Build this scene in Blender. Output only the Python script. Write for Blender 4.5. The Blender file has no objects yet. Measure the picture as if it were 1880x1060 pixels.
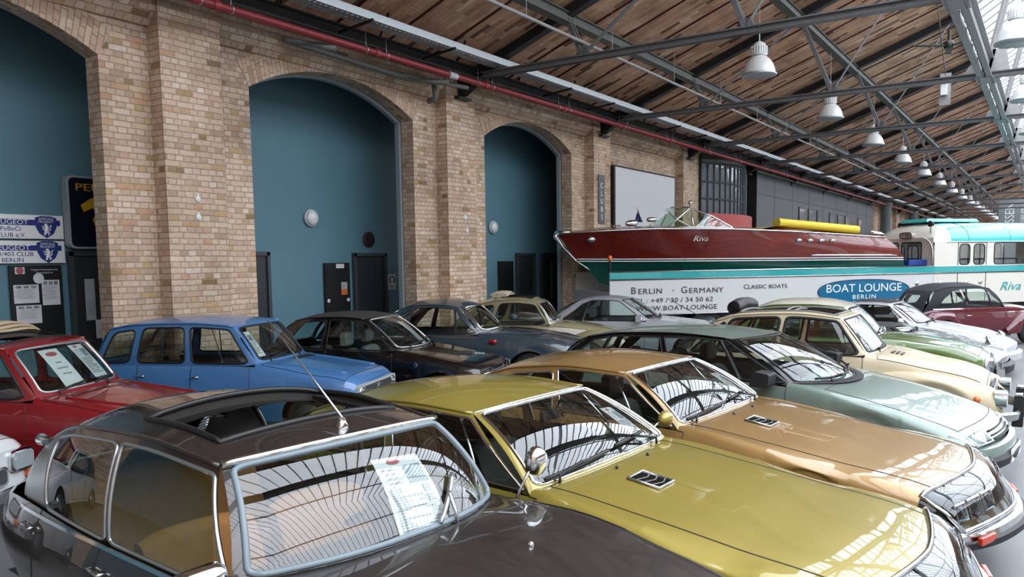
import bpy, bmesh, math, random
import numpy as np
from mathutils import Vector, Matrix
rnd = random.Random(7)
SC = bpy.context.scene
COL = SC.collection
PI = math.pi

# ------------------------------------------------------------------ camera, world, light, exposure
CAM_H = 2.1
YAW, PITCH, ROLL, FPX, CYP = 0.586525, -0.0923259, -0.0139237, 1489.2, 618.6
def _axes():
    cy, sy, cp, sp = math.cos(YAW), math.sin(YAW), math.cos(PITCH), math.sin(PITCH)
    f = Vector((cy*cp, sy*cp, sp)); r = Vector((sy, -cy, 0)); u = r.cross(f)
    c, s = math.cos(ROLL), math.sin(ROLL)
    return f, c*r + s*u, -s*r + c*u
_f, _r, _u = _axes()
cam_data = bpy.data.cameras.new('camera'); cam = bpy.data.objects.new('camera', cam_data); COL.objects.link(cam)
cam.matrix_world = Matrix(((_r.x, _u.x, -_f.x, 0), (_r.y, _u.y, -_f.y, 0), (_r.z, _u.z, -_f.z, CAM_H), (0, 0, 0, 1)))
cam_data.sensor_fit = 'HORIZONTAL'; cam_data.sensor_width = 36.0
cam_data.lens = FPX/1880*36.0
cam_data.shift_y = (CYP-530.0)/1880.0
cam_data.clip_start = 0.05; cam_data.clip_end = 300
SC.camera = cam

world = bpy.data.worlds.new('overcast sky'); SC.world = world; world.use_nodes = True
_bg = world.node_tree.nodes['Background']; _bg.inputs[0].default_value = (0.86, 0.93, 1.0, 1); _bg.inputs[1].default_value = 1.0
SKYLIGHT_STRENGTH = 4.6
FAR_WINDOW_STRENGTH = 1.2
SC.view_settings.view_transform = 'Standard'; SC.view_settings.look = 'None'
SC.view_settings.gamma = 1.0; SC.view_settings.exposure = 0.16; SC.view_settings.use_curve_mapping = False
SC.cycles.use_denoising = True
SC.cycles.max_bounces = 9; SC.cycles.diffuse_bounces = 4; SC.cycles.transparent_max_bounces = 24; SC.cycles.glossy_bounces = 4
SC.cycles.sample_clamp_indirect = 6.0; SC.cycles.caustics_reflective = False; SC.cycles.caustics_refractive = False

# ------------------------------------------------------------------ small helpers
def srgb(h):
    if isinstance(h, str):
        h = h.lstrip('#'); v = [int(h[i:i+2], 16)/255 for i in (0, 2, 4)]
    else: v = h
    return tuple((c/12.92 if c <= .04045 else ((c+.055)/1.055)**2.4) for c in v) + (1.0,)

def newmat(name):
    m = bpy.data.materials.new(name); m.use_nodes = True
    nt = m.node_tree; b = nt.nodes['Principled BSDF']
    return m, nt, b

_mats = {}
def mat(name, col, rough=.5, metal=0.0, coat=0.0, spec=.5, noise=0.0, nscale=20, emit=0, bump=0.0, coat_rough=.04):
    if name in _mats: return _mats[name]
    m, nt, b = newmat(name)
    c = srgb(col)
    b.inputs['Base Color'].default_value = c
    b.inputs['Roughness'].default_value = rough; b.inputs['Metallic'].default_value = metal
    b.inputs['Coat Weight'].default_value = coat; b.inputs['Coat Roughness'].default_value = coat_rough
    b.inputs['Specular IOR Level'].default_value = spec
    if emit: b.inputs['Emission Color'].default_value = c; b.inputs['Emission Strength'].default_value = emit
    if noise or bump:
        tc = nt.nodes.new('ShaderNodeTexCoord'); n = nt.nodes.new('ShaderNodeTexNoise')
        n.inputs['Scale'].default_value = nscale; n.inputs['Detail'].default_value = 5
        nt.links.new(tc.outputs['Object'], n.inputs['Vector'])
        if noise:
            mr = nt.nodes.new('ShaderNodeMapRange'); mr.inputs['From Min'].default_value = .3; mr.inputs['From Max'].default_value = .7
            mr.inputs['To Min'].default_value = 1-noise; mr.inputs['To Max'].default_value = 1+noise*.6
            mx = nt.nodes.new('ShaderNodeVectorMath'); mx.operation = 'SCALE'; mx.inputs[0].default_value = c[:3]
            nt.links.new(n.outputs['Fac'], mr.inputs['Value']); nt.links.new(mr.outputs[0], mx.inputs['Scale'])
            nt.links.new(mx.outputs[0], b.inputs['Base Color'])
        if bump:
            bp = nt.nodes.new('ShaderNodeBump'); bp.inputs['Strength'].default_value = bump; bp.inputs['Distance'].default_value = .01
            nt.links.new(n.outputs['Fac'], bp.inputs['Height']); nt.links.new(bp.outputs[0], b.inputs['Normal'])
    _mats[name] = m
    return m

def glass_mat(name, tint=(.80, .88, .85), base=.07):
    if name in _mats: return _mats[name]
    m = bpy.data.materials.new(name); m.use_nodes = True; nt = m.node_tree
    for n in list(nt.nodes): nt.nodes.remove(n)
    N = nt.nodes.new; L = nt.links.new
    out = N('ShaderNodeOutputMaterial'); mix = N('ShaderNodeMixShader'); tr = N('ShaderNodeBsdfTransparent'); gl = N('ShaderNodeBsdfGlossy')
    tr.inputs[0].default_value = (*tint, 1); gl.inputs['Roughness'].default_value = .0; gl.inputs[0].default_value = (.95, .97, 1, 1)
    g = N('ShaderNodeNewGeometry'); dot = N('ShaderNodeVectorMath'); dot.operation = 'DOT_PRODUCT'
    L(g.outputs['Normal'], dot.inputs[0]); L(g.outputs['Incoming'], dot.inputs[1])
    ab = N('ShaderNodeMath'); ab.operation = 'ABSOLUTE'; L(dot.outputs['Value'], ab.inputs[0])
    su = N('ShaderNodeMath'); su.operation = 'SUBTRACT'; su.inputs[0].default_value = 1; L(ab.outputs[0], su.inputs[1])
    pw = N('ShaderNodeMath'); pw.operation = 'POWER'; pw.inputs[1].default_value = 4.0; L(su.outputs[0], pw.inputs[0])
    ma = N('ShaderNodeMath'); ma.operation = 'MULTIPLY_ADD'; ma.inputs[1].default_value = .93; ma.inputs[2].default_value = base; ma.use_clamp = True
    L(pw.outputs[0], ma.inputs[0]); L(ma.outputs[0], mix.inputs[0]); L(tr.outputs[0], mix.inputs[1]); L(gl.outputs[0], mix.inputs[2])
    L(mix.outputs[0], out.inputs[0])
    _mats[name] = m
    return m

def paint(name, col, metal=0.0, rough=.32, coat=1.0):
    return mat('paint ' + name, col, rough=rough, metal=metal, coat=coat, coat_rough=.02)

class MB:
    def __init__(s): s.v = []; s.f = []; s.mi = []; s.uv = {}
    def add(s, V, Fs, mi=0):
        o = len(s.v); s.v += [tuple(map(float, p)) for p in V]
        for f in Fs: s.f.append(tuple(o+i for i in f)); s.mi.append(mi)
        return s
    def box(s, c, d, rz=0, mi=0, M=None, taper=None):
        hx, hy, hz = d[0]/2, d[1]/2, d[2]/2
        P = [Vector((sx*hx, sy*hy, sz*hz)) for sz in (-1, 1) for sy in (-1, 1) for sx in (-1, 1)]
        if taper:
            for i in range(4, 8): P[i].x *= taper[0]; P[i].y *= taper[1]
        R = M if M is not None else Matrix.Rotation(rz, 3, 'Z')
        P = [R @ p + Vector(c) for p in P]
        return s.add(P, [(0, 2, 3, 1), (4, 5, 7, 6), (0, 1, 5, 4), (1, 3, 7, 5), (3, 2, 6, 7), (2, 0, 4, 6)], mi)
    def bar(s, a, b, w, h, up=(0, 0, 1), mi=0):
        a = Vector(a); b = Vector(b); d = (b-a); L = d.length; d.normalize(); up = Vector(up)
        if abs(d.dot(up)) > .98: up = Vector((1, 0, 0))
        sd = d.cross(up).normalized(); u = sd.cross(d)
        M = Matrix((d, sd, u)).transposed()
        return s.box((a+b)/2, (L, w, h), M=M, mi=mi)
    def tube(s, pts, r, n=8, closed=False, mi=0, caps=True):
        P = [Vector(p) for p in pts]; m = len(P)
        if m < 2: return s
        rr = r if hasattr(r, '__len__') else [r]*m
        T = []
        for i in range(m):
            if closed: t = P[(i+1) % m]-P[i-1]
            else: t = P[min(i+1, m-1)]-P[max(i-1, 0)]
            T.append(t.normalized() if t.length > 1e-9 else Vector((0, 0, 1)))
        a = Vector((0, 0, 1)) if abs(T[0].z) < .9 else Vector((1, 0, 0))
        u = T[0].cross(a).normalized(); V = []
        for i in range(m):
            u = (u - T[i]*u.dot(T[i])); u = u.normalized() if u.length > 1e-6 else T[i].orthogonal().normalized()
            w = T[i].cross(u)
            for k in range(n):
                q = 2*PI*k/n; V.append(P[i] + (u*math.cos(q)+w*math.sin(q))*rr[i])
        F = []
        for i in range(m if closed else m-1):
            j = (i+1) % m
            for k in range(n): F.append((i*n+k, i*n+(k+1) % n, j*n+(k+1) % n, j*n+k))
        if caps and not closed: F.append(tuple(range(n-1, -1, -1))); F.append(tuple((m-1)*n+k for k in range(n)))
        return s.add(V, F, mi)
    def lathe(s, prof, M=None, n=24, mi=0, closed=False):
        M = M or Matrix.Identity(4); V = []; F = []; m = len(prof)
        for (r, z) in prof:
            for k in range(n):
                q = 2*PI*k/n; V.append(M @ Vector((r*math.cos(q), r*math.sin(q), z)))
        for i in range(m if closed else m-1):
            j = (i+1) % m
            for k in range(n): F.append((i*n+k, i*n+(k+1) % n, j*n+(k+1) % n, j*n+k))
        if not closed:
            if prof[0][0] > 1e-6: F.append(tuple(range(n-1, -1, -1)))
            if prof[-1][0] > 1e-6: F.append(tuple((m-1)*n+k for k in range(n)))
        return s.add(V, F, mi)
    def grid(s, G, mi=0, flip=False, closed_u=False):
        m, n = len(G), len(G[0]); V = [p for r in G for p in r]; F = []
        for i in range(m if closed_u else m-1):
            j = (i+1) % m
            for k in range(n-1):
                q = (i*n+k, i*n+k+1, j*n+k+1, j*n+k); F.append(q[::-1] if flip else q)
        return s.add(V, F, mi)
    def prism(s, poly, axis, a, b, mi=0):
        # poly: list of 2D points; extruded along axis ('x','y','z') from a to b
        def P(p, t):
            return {'x': (t, p[0], p[1]), 'y': (p[0], t, p[1]), 'z': (p[0], p[1], t)}[axis]
        n = len(poly); V = [P(p, a) for p in poly] + [P(p, b) for p in poly]
        F = [tuple(range(n)), tuple(range(2*n-1, n-1, -1))] + [(i, i+n, (i+1) % n+n, (i+1) % n) for i in range(n)]
        return s.add(V, F, mi)
    def build(s, name, m, parent=None, smooth=False, loc=None, normals=None, angle=None, fixn=True, bevel=0):
        me = bpy.data.meshes.new(name); me.from_pydata(s.v, [], s.f); me.validate(clean_customdata=False)
        ms = m if isinstance(m, (list, tuple)) else [m]
        for x in ms: me.materials.append(x)
        if len(ms) > 1: me.polygons.foreach_set('material_index', s.mi[:len(me.polygons)])
        if fixn:
            bm = bmesh.new(); bm.from_mesh(me)
            if bevel:
                ed = [e for e in bm.edges if len(e.link_faces) == 2 and e.calc_face_angle(0) > .6]
                bmesh.ops.bevel(bm, geom=ed, offset=bevel, segments=2, profile=.6, affect='EDGES', clamp_overlap=True)
            bmesh.ops.recalc_face_normals(bm, faces=bm.faces); bm.to_mesh(me); bm.free()
        if smooth or angle:
            me.polygons.foreach_set('use_smooth', [True]*len(me.polygons))
            if angle: me.set_sharp_from_angle(angle=math.radians(angle))
        o = bpy.data.objects.new(name, me); COL.objects.link(o)
        if parent: o.parent = parent
        if loc is not None: o.location = loc
        return o

def tag(o, label=None, cat=None, group=None, kind=None):
    if label: o['label'] = label
    if cat: o['category'] = cat
    if group: o['group'] = group
    if kind: o['kind'] = kind
    return o
def struct(o): o['kind'] = 'structure'; return o
def empty(name, loc=(0, 0, 0), rz=0, label=None, cat=None, group=None):
    o = bpy.data.objects.new(name, None); COL.objects.link(o); o.location = loc; o.rotation_euler = (0, 0, rz); o.empty_display_size = .2
    return tag(o, label, cat, group)
def copy_tree(o, parent=None):
    c = o.copy(); COL.objects.link(c)
    if parent: c.parent = parent
    for ch in list(o.children): copy_tree(ch, c)
    return c
def text(name, body, size, m, parent=None, loc=(0, 0, 0), M=None, align='CENTER', ext=.001, sx=1.0, shear=0.0, space=1.0):
    cu = bpy.data.curves.new(name, 'FONT'); cu.body = body; cu.size = size; cu.align_x = align; cu.align_y = 'CENTER'; cu.extrude = ext; cu.shear = shear; cu.space_character = space
    cu.resolution_u = 3
    tmp = bpy.data.objects.new(name, cu)
    COL.objects.link(tmp); dg = bpy.context.evaluated_depsgraph_get(); dg.update()
    me = bpy.data.meshes.new_from_object(tmp.evaluated_get(dg)); bpy.data.objects.remove(tmp); bpy.data.curves.remove(cu)
    for v in me.vertices: v.co.x *= sx
    me.name = name; me.materials.clear(); me.materials.append(m)
    o = bpy.data.objects.new(name, me); COL.objects.link(o)
    if parent: o.parent = parent
    T = Matrix.Translation(loc)
    o.matrix_basis = T @ (M.to_4x4() if M is not None else Matrix.Identity(4))
    return o
def plane_M(xdir, ydir):
    x = Vector(xdir).normalized(); y = Vector(ydir).normalized(); z = x.cross(y)
    return Matrix((x, y, z)).transposed()
# ------------------------------------------------------------------ masonry materials
def brick_mat(name, mode, bw, bh, ramp, mortar_col, joint=.010, header=True, bump=.5, rough=.85, stain=.35, stain_scale=.9):
    m, nt, b = newmat(name); N = nt.nodes.new; L = nt.links.new
    def math_(op, a, b_=None, c=None):
        n = N('ShaderNodeMath'); n.operation = op
        for i, v in enumerate((a, b_, c)):
            if v is None: continue
            if isinstance(v, (int, float)): n.inputs[i].default_value = v
            else: L(v, n.inputs[i])
        return n.outputs[0]
    tc = N('ShaderNodeTexCoord'); sp = N('ShaderNodeSeparateXYZ')
    if mode == 'uv':
        L(tc.outputs['UV'], sp.inputs[0]); U, V = sp.outputs[0], sp.outputs[1]
    else:
        L(tc.outputs['Object'], sp.inputs[0]); x, y, z = sp.outputs
        if mode == 'wall':
            g = N('ShaderNodeNewGeometry'); gs = N('ShaderNodeSeparateXYZ'); L(g.outputs['True Normal'], gs.inputs[0])
            ax = math_('GREATER_THAN', math_('ABSOLUTE', gs.outputs[0]), .6)
            az = math_('GREATER_THAN', math_('ABSOLUTE', gs.outputs[2]), .7)
            U = math_('ADD', math_('MULTIPLY', x, math_('SUBTRACT', 1, ax)), math_('MULTIPLY', y, ax))
            V = math_('ADD', math_('MULTIPLY', z, math_('SUBTRACT', 1, az)), math_('MULTIPLY', y, az))
        else:   # roof: long side runs up the slope
            U, V = math_('MULTIPLY', y, 1.068), x
    # wobble so the courses are not ruler-straight
    nz = N('ShaderNodeTexNoise'); nz.inputs['Scale'].default_value = 3.0; L(tc.outputs['Object'], nz.inputs['Vector'])
    wob = math_('MULTIPLY', math_('SUBTRACT', nz.outputs['Fac'], .5), bh*.28)
    V = math_('ADD', V, wob)
    row = math_('FLOOR', math_('DIVIDE', V, bh))
    odd = math_('FLOORED_MODULO', row, 2.0)
    if header: w = math_('MULTIPLY_ADD', odd, -bw*.5, bw)
    else: w = math_('ADD', math_('MULTIPLY', odd, 0.0), bw)
    off = math_('MULTIPLY', odd, bw*.25) if header else math_('MULTIPLY', odd, bw*.5)
    uu = math_('DIVIDE', math_('ADD', U, off), w)
    colm = math_('FLOOR', uu)
    fu = math_('MULTIPLY', math_('SUBTRACT', uu, colm), w)
    fv = math_('SUBTRACT', V, math_('MULTIPLY', row, bh))
    du = math_('MINIMUM', fu, math_('SUBTRACT', w, fu)); dv = math_('MINIMUM', fv, math_('SUBTRACT', bh, fv))
    dist = math_('MINIMUM', du, dv)
    n2 = N('ShaderNodeTexNoise'); n2.inputs['Scale'].default_value = 40; L(tc.outputs['Object'], n2.inputs['Vector'])
    dist = math_('ADD', dist, math_('MULTIPLY', math_('SUBTRACT', n2.outputs['Fac'], .5), .008))
    mr = N('ShaderNodeMapRange'); mr.interpolation_type = 'SMOOTHSTEP'; L(dist, mr.inputs['Value'])
    mr.inputs['From Min'].default_value = joint*.25; mr.inputs['From Max'].default_value = joint*.8
    wn = N('ShaderNodeTexWhiteNoise'); wn.noise_dimensions = '2D'; cb = N('ShaderNodeCombineXYZ'); L(colm, cb.inputs[0]); L(row, cb.inputs[1]); L(cb.outputs[0], wn.inputs['Vector'])
    cr = N('ShaderNodeValToRGB'); cr.color_ramp.interpolation = 'CONSTANT' if False else 'LINEAR'
    e = cr.color_ramp.elements
    while len(e) > 1: e.remove(e[-1])
    e[0].position = ramp[0][0]; e[0].color = srgb(ramp[0][1])
    for p, c in ramp[1:]:
        q = e.new(p); q.color = srgb(c)
    L(wn.outputs['Value'], cr.inputs[0])
    n3 = N('ShaderNodeTexNoise'); n3.inputs['Scale'].default_value = stain_scale; n3.inputs['Detail'].default_value = 6; L(tc.outputs['Object'], n3.inputs['Vector'])
    n4 = N('ShaderNodeTexNoise'); n4.inputs['Scale'].default_value = 25; n4.inputs['Detail'].default_value = 4; L(tc.outputs['Object'], n4.inputs['Vector'])
    mx = N('ShaderNodeMix'); mx.data_type = 'RGBA'; L(mr.outputs[0], mx.inputs['Factor']); mx.inputs['A'].default_value = srgb(mortar_col); L(cr.outputs[0], mx.inputs['B'])
    s1 = N('ShaderNodeMapRange'); s1.inputs['From Min'].default_value = .3; s1.inputs['From Max'].default_value = .62; s1.inputs['To Min'].default_value = 1-stain; s1.inputs['To Max'].default_value = 1.08
    L(n3.outputs['Fac'], s1.inputs['Value'])
    s2 = N('ShaderNodeMapRange'); s2.inputs['From Min'].default_value = .25; s2.inputs['From Max'].default_value = .75; s2.inputs['To Min'].default_value = .86; s2.inputs['To Max'].default_value = 1.1
    L(n4.outputs['Fac'], s2.inputs['Value'])
    sc = N('ShaderNodeVectorMath'); sc.operation = 'SCALE'; L(mx.outputs['Result'], sc.inputs[0]); L(math_('MULTIPLY', s1.outputs[0], s2.outputs[0]), sc.inputs['Scale'])
    L(sc.outputs[0], b.inputs['Base Color']); b.inputs['Roughness'].default_value = rough; b.inputs['Specular IOR Level'].default_value = .25
    bp = N('ShaderNodeBump'); bp.inputs['Strength'].default_value = bump; bp.inputs['Distance'].default_value = .012
    L(math_('ADD', mr.outputs[0], math_('MULTIPLY', n4.outputs['Fac'], .35)), bp.inputs['Height']); L(bp.outputs[0], b.inputs['Normal'])
    return m
RAMP_W = [(0, '#b39b86'), (.12, '#bfa68e'), (.26, '#c9b197'), (.40, '#d0b9a0'), (.52, '#d6c1ac'), (.64, '#cbb09b'), (.76, '#d1b6a3'), (.86, '#dac9b7'), (.91, '#c49c82'), (.95, '#c0a57a'), (.985, '#a08564'), (1, '#8a7155')]
M_BRICK = brick_mat('yellow stock brick', 'wall', .262, .083, RAMP_W, '#b09c88', stain=.28, joint=.013, bump=.7)
M_ARCH = brick_mat('arch brick', 'uv', .262, .083, [(0, '#bb9f8a'), (.3, '#c7ae98'), (.6, '#c3a591'), (.85, '#cfbaa4'), (1, '#a88c74')], '#94806e', stain=.15)
RAMP_R = [(0, '#6a5244'), (.06, '#7d6151'), (.11, '#cfa184'), (.3, '#dcae90'), (.5, '#e6b99b'), (.7, '#d4a68a'), (.85, '#ebc4a5'), (.93, '#f0d2b5'), (1, '#b98f73')]
M_ROOF = brick_mat('roof brick', 'roof', .46, .125, RAMP_R, '#a88870', header=False, joint=.006, stain=.32, stain_scale=1.5)
M_TEAL = mat('teal plaster', '#5a8291', rough=.55, noise=.04, nscale=3)
M_STEEL = mat('grey painted steel', '#66686a', rough=.5, noise=.12, nscale=12)
M_STEELL = mat('light grey painted steel', '#9b9c9c', rough=.5, noise=.08, nscale=12)
M_STEELD = mat('dark painted steel', '#26282a', rough=.5, noise=.15, nscale=8)
M_PURL = mat('grey green purlin steel', '#5d605b', rough=.55, noise=.2, nscale=6)
M_REDRIB = mat('red oxide rib', '#4e2018', rough=.6, noise=.2, nscale=6)
M_REDPIPE = mat('red pipe paint', '#93343a', rough=.35, noise=.06)
M_GALV = mat('galvanised steel', '#aab3b8', rough=.4, metal=.6, noise=.15, nscale=25)
M_GALVW = mat('white tray steel', '#c9d3d8', rough=.45, metal=.1, noise=.08, nscale=25)
M_IRON = mat('grey iron pipe', '#676a68', rough=.5, noise=.12)
M_BLACK = mat('black paint', '#141516', rough=.45)
M_BLACKG = mat('black glossy', '#0b0c0d', rough=.12)
M_RUBBER = mat('black rubber', '#17181a', rough=.6)
M_WHITE = mat('white paint', '#e9ecec', rough=.4)
M_CHROME = mat('chrome', '#dfe3e6', rough=.06, metal=1.0)
M_ALU = mat('brushed aluminium', '#b9bec1', rough=.3, metal=.9)
M_PAPER = mat('paper', '#cfd2d4', rough=.6)
M_INK = mat('ink', '#3c4044', rough=.6)
M_LAMPW = mat('lamp enamel', '#d3d6d6', rough=.3, coat=.3)
def floor_mat():
    m, nt, b = newmat('grey screed floor'); N = nt.nodes.new; L = nt.links.new
    tc = N('ShaderNodeTexCoord'); n = N('ShaderNodeTexNoise'); n.inputs['Scale'].default_value = .8; n.inputs['Detail'].default_value = 8; L(tc.outputs['Object'], n.inputs['Vector'])
    cr = N('ShaderNodeValToRGB'); cr.color_ramp.elements[0].position = .3; cr.color_ramp.elements[0].color = srgb('#616365'); cr.color_ramp.elements[1].position = .7; cr.color_ramp.elements[1].color = srgb('#717375')
    L(n.outputs['Fac'], cr.inputs[0]); sp = N('ShaderNodeSeparateXYZ'); L(tc.outputs['Object'], sp.inputs[0])
    outs = []
    for i, per in ((0, 5.4), (1, 4.2)):
        a = N('ShaderNodeMath'); a.operation = 'PINGPONG'; L(sp.outputs[i], a.inputs[0]); a.inputs[1].default_value = per/2
        c = N('ShaderNodeMath'); c.operation = 'LESS_THAN'; L(a.outputs[0], c.inputs[0]); c.inputs[1].default_value = .008; outs.append(c.outputs[0])
    mxn = N('ShaderNodeMath'); mxn.operation = 'MAXIMUM'; L(outs[0], mxn.inputs[0]); L(outs[1], mxn.inputs[1])
    mx = N('ShaderNodeMix'); mx.data_type = 'RGBA'; L(mxn.outputs[0], mx.inputs['Factor']); L(cr.outputs[0], mx.inputs['A']); mx.inputs['B'].default_value = srgb('#55575a')
    L(mx.outputs['Result'], b.inputs['Base Color']); b.inputs['Roughness'].default_value = .42; b.inputs['Specular IOR Level'].default_value = .35
    return m
M_FLOOR = floor_mat()
# ------------------------------------------------------------------ the hall
BAY = 6.318; PX = [7.34 + BAY*k for k in range(-3, 21)]      # pier centres
YP, YW, YB = 10.26, 10.54, 12.1                              # pilaster face, wall face, teal wall
ZSP, ZCR, ZT = 4.876, 5.39, 6.02                             # arch springing, crown, wall top
YR = -6.0                                                    # ridge
ROOF0 = 6.18 + 9.57*.376
def zroof(y): return ROOF0 - y*.376
X0, X1 = -14.0, PX[-1]
fl = MB().box(((X0+X1)/2, -6, -.16), (X1-X0+8, 44, .2)).build('floor', M_FLOOR); struct(fl)

def arc_pts(xa, xb, n=18):
    h = ZCR-ZSP; c = (xb-xa)/2; R = (c*c+h*h)/(2*h); xm = (xa+xb)/2; zc = ZCR-R; a = math.asin(c/R)
    return [(xm+R*math.sin(-a+2*a*i/n), zc+R*math.cos(-a+2*a*i/n)) for i in range(n+1)], (xm, zc, R, a)
def brick_wall(name, y, sgn, bays, x0, x1, depth=.30, ztop=ZT):
    """wall face at y with segmental arches; sgn=+1: the room lies on the -y side"""
    w = MB(); yb = y+sgn*depth; arch = MB(); uvs = []
    cur = x0
    def quad(a, b, c, d): w.add([a, b, c, d], [(0, 1, 2, 3)])
    for k in bays:
        xa = PX[k]+BAY/2-1.955; xb = PX[k]+BAY/2+1.955
        quad((cur, y, 0), (xa, y, 0), (xa, y, ztop), (cur, y, ztop))
        P, (xm, zc, R, a) = arc_pts(xa, xb)
        for (p, q) in zip(P[:-1], P[1:]):
            quad((p[0], y, p[1]), (q[0], y, q[1]), (q[0], y, ztop), (p[0], y, ztop))
            quad((p[0], y, p[1]), (q[0], y, q[1]), (q[0], yb, q[1]), (p[0], yb, p[1]))
        for xx in (xa, xb): quad((xx, y, 0), (xx, yb, 0), (xx, yb, ZSP), (xx, y, ZSP))
        cur = xb
        # soldier course ring, slightly proud
        n = 30; G = []; yo = y-sgn*.012
        for i in range(n+1):
            t = -a+2*a*i/n; G.append((t, [(xm+r*math.sin(t), zc+r*math.cos(t)) for r in (R, R+.40)]))
        o = len(arch.v)
        for t, ((xi, zi), (xo, zo)) in G:
            arch.v += [(xi, yo, zi), (xo, yo, zo), (xi, y+sgn*.02, zi), (xo, y+sgn*.02, zo)]
            uvs += [(0, t*R), (.40, t*(R+.2)), (0, t*R), (.40, t*(R+.2))]
        for i in range(n):
            p = o+4*i; q = p+4
            arch.f += [(p, q, q+1, p+1), (p, p+2, q+2, q), (p+1, q+1, q+3, p+3)]; arch.mi += [0]*3
        for p in (o, o+4*n): arch.f.append((p, p+1, p+3, p+2)); arch.mi.append(0)
    quad((cur, y, 0), (x1, y, 0), (x1, y, ztop), (cur, y, ztop))
    ob = w.build(name, M_BRICK); struct(ob)
    ar = arch.build('trim_arches' if sgn > 0 else 'trim_arches_right', M_ARCH, fixn=False); struct(ar)
    ul = ar.data.uv_layers.new(name='UVMap')
    for l in ar.data.loops: ul.data[l.index].uv = uvs[l.vertex_index]
    return ob
brick_wall('wall_left', YW, 1, [0, 1, 2, 3, 4], X0, PX[6]-.45)
# piers (pilasters) and corbel band
pier = MB()
for k in list(range(0, 7)) + list(range(10, 23)):
    pier.box((PX[k], (YP+YW)/2+.05, ZT/2-.02), (.98, YW-YP+.1, ZT-.04))
ob = pier.build('trim_piers', M_BRICK); struct(ob)
corb = MB()
for k in range(0, 6):
    a, b = PX[k]+.49, PX[k+1]-.49
    corb.prism([(YW+.02, 5.40), (YW-.04, 5.40), (YP+.04, 5.62), (YP+.04, 6.05), (YW+.02, 6.05)], 'x', a, b)
ob = corb.build('trim_corbel', M_BRICK); struct(ob)
# upper wall and lower backing beyond the arched bays
far = MB().box(((PX[6]-.45+X1)/2, YW+.24, ZT/2), (X1-PX[6]+.45, .48, ZT)); ob = far.build('wall_left_far', M_BRICK); struct(ob)
for k in (3, 4):     # plaster shell standing behind each brick arch
    st = MB(); xa, xb = PX[k]+BAY/2-1.955+.02, PX[k]+BAY/2+1.955-.06; P, _ = arc_pts(xa, xb, 20)
    In = [(xa, 0)]+[(p[0], p[1]-.045) for p in P]+[(xb, 0)]; Out = [(PX[k]+.1, 0), (PX[k]+.1, 5.7)]+[(p[0], 5.7) for p in P[1:-1]]+[(PX[k+1]-.1, 5.7), (PX[k+1]-.1, 0)]
    n = len(In); y0, y1 = YW+.32, YW+.42
    st.add([(p[0], y0, p[1]) for p in In]+[(p[0], y0, p[1]) for p in Out]+[(p[0], y1, p[1]) for p in In]+[(p[0], y1, p[1]) for p in Out],
           [f for i in range(n-1) for f in ((i, i+1, n+i+1, n+i), (2*n+i, 3*n+i, 3*n+i+1, 2*n+i+1), (i, 2*n+i, 2*n+i+1, i+1))])
    struct(st.build('trim_arch_shell_%d' % (k-1), mat('pale grey edge', '#8d979c', .5) if k > 2 else M_TEAL))
tw = MB().box(((X0+PX[5]+2.5)/2, YB+.1, 3.1), (PX[5]+2.5-X0, .2, 6.4)).box((PX[5]+2.5, (YB+YW)/2+.3, 3.1), (.2, YB-YW+.4, 6.4)); ob = tw.build('wall_recess', M_TEAL); struct(ob)
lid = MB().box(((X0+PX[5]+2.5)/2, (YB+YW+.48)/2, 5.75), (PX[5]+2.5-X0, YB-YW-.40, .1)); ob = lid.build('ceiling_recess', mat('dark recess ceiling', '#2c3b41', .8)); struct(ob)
# end walls and opposite wall
for nm, x in (('wall_back', X0-.2), ('wall_front', X1+.2)): struct(MB().box((x, YR, 7.5), (.4, 36, 15.4)).build(nm, M_BRICK))
YO = 2*YR-YW
brick_wall('wall_right', YO, -1, list(range(0, 21)), X0, X1)
FARWIN = mat('daylit window glass', '#eaf1f6', .3, emit=FAR_WINDOW_STRENGTH)
wn = 0
for k in range(0, 14):
    xa = PX[k]+BAY/2-1.955; xb = xa+3.91; P, _ = arc_pts(xa, xb, 12)
    wm = MB(); yy = YO-.3
    wm.add([(xa, yy, .9)]+[(p[0], yy, p[1]) for p in P]+[(xb, yy, .9)], [tuple(range(len(P)+2))])
    wo = wm.build('window_%d' % (wn+3), FARWIN); struct(wo)
    fr = MB()
    for i in range(1, 7): fr.box((xa+3.91*i/7, yy+.04, 3.0), (.05, .05, 4.3))
    for z in (.9, 1.9, 2.9, 3.9, 4.8): fr.box(((xa+xb)/2, yy+.04, z), (3.9, .05, .05))
    fr.build('window_frame', M_STEELD, wo); wn += 1
lw = MB()
for k in range(0, 21): lw.box((PX[k]+BAY/2, YO-.35, .45), (3.91, .2, .9))
struct(lw.build('wall_right_sills', M_BRICK))

# roof: brick between steel ribs
YE = 2.57
rf = MB()
for sg in (1, -1):
    ya, yb_ = (YW+.6, YE) if sg > 0 else (2*YR-YW-.6, 2*YR-YE)
    za, zb = zroof(YW+.6), zroof(YE)
    rf.add([(X0, ya, za), (X1, ya, za), (X1, yb_, zb), (X0, yb_, zb)], [(0, 1, 2, 3)])
    rf.add([(X0, ya, za+.15), (X1, ya, za+.15), (X1, yb_, zb+.15), (X0, yb_, zb+.15)], [(0, 3, 2, 1)])
ob = rf.build('ceiling', M_ROOF); struct(ob)
bk = MB().box(((X0+X1)/2, YW+.35, 6.15), (X1-X0, .3, .35)); struct(bk.build('trim_eaves', M_BRICK))
rib = MB()
for k in range(0, len(PX)-1):
    for j in range(1, 5):
        x = PX[k]+BAY*j/5
        rib.bar((x, YW-.1, zroof(YW-.1)-.015), (x, YE, zroof(YE)-.015), .035, .03)
rb = rib.build('trim_roof_ribs', M_REDRIB); struct(rb)
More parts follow.
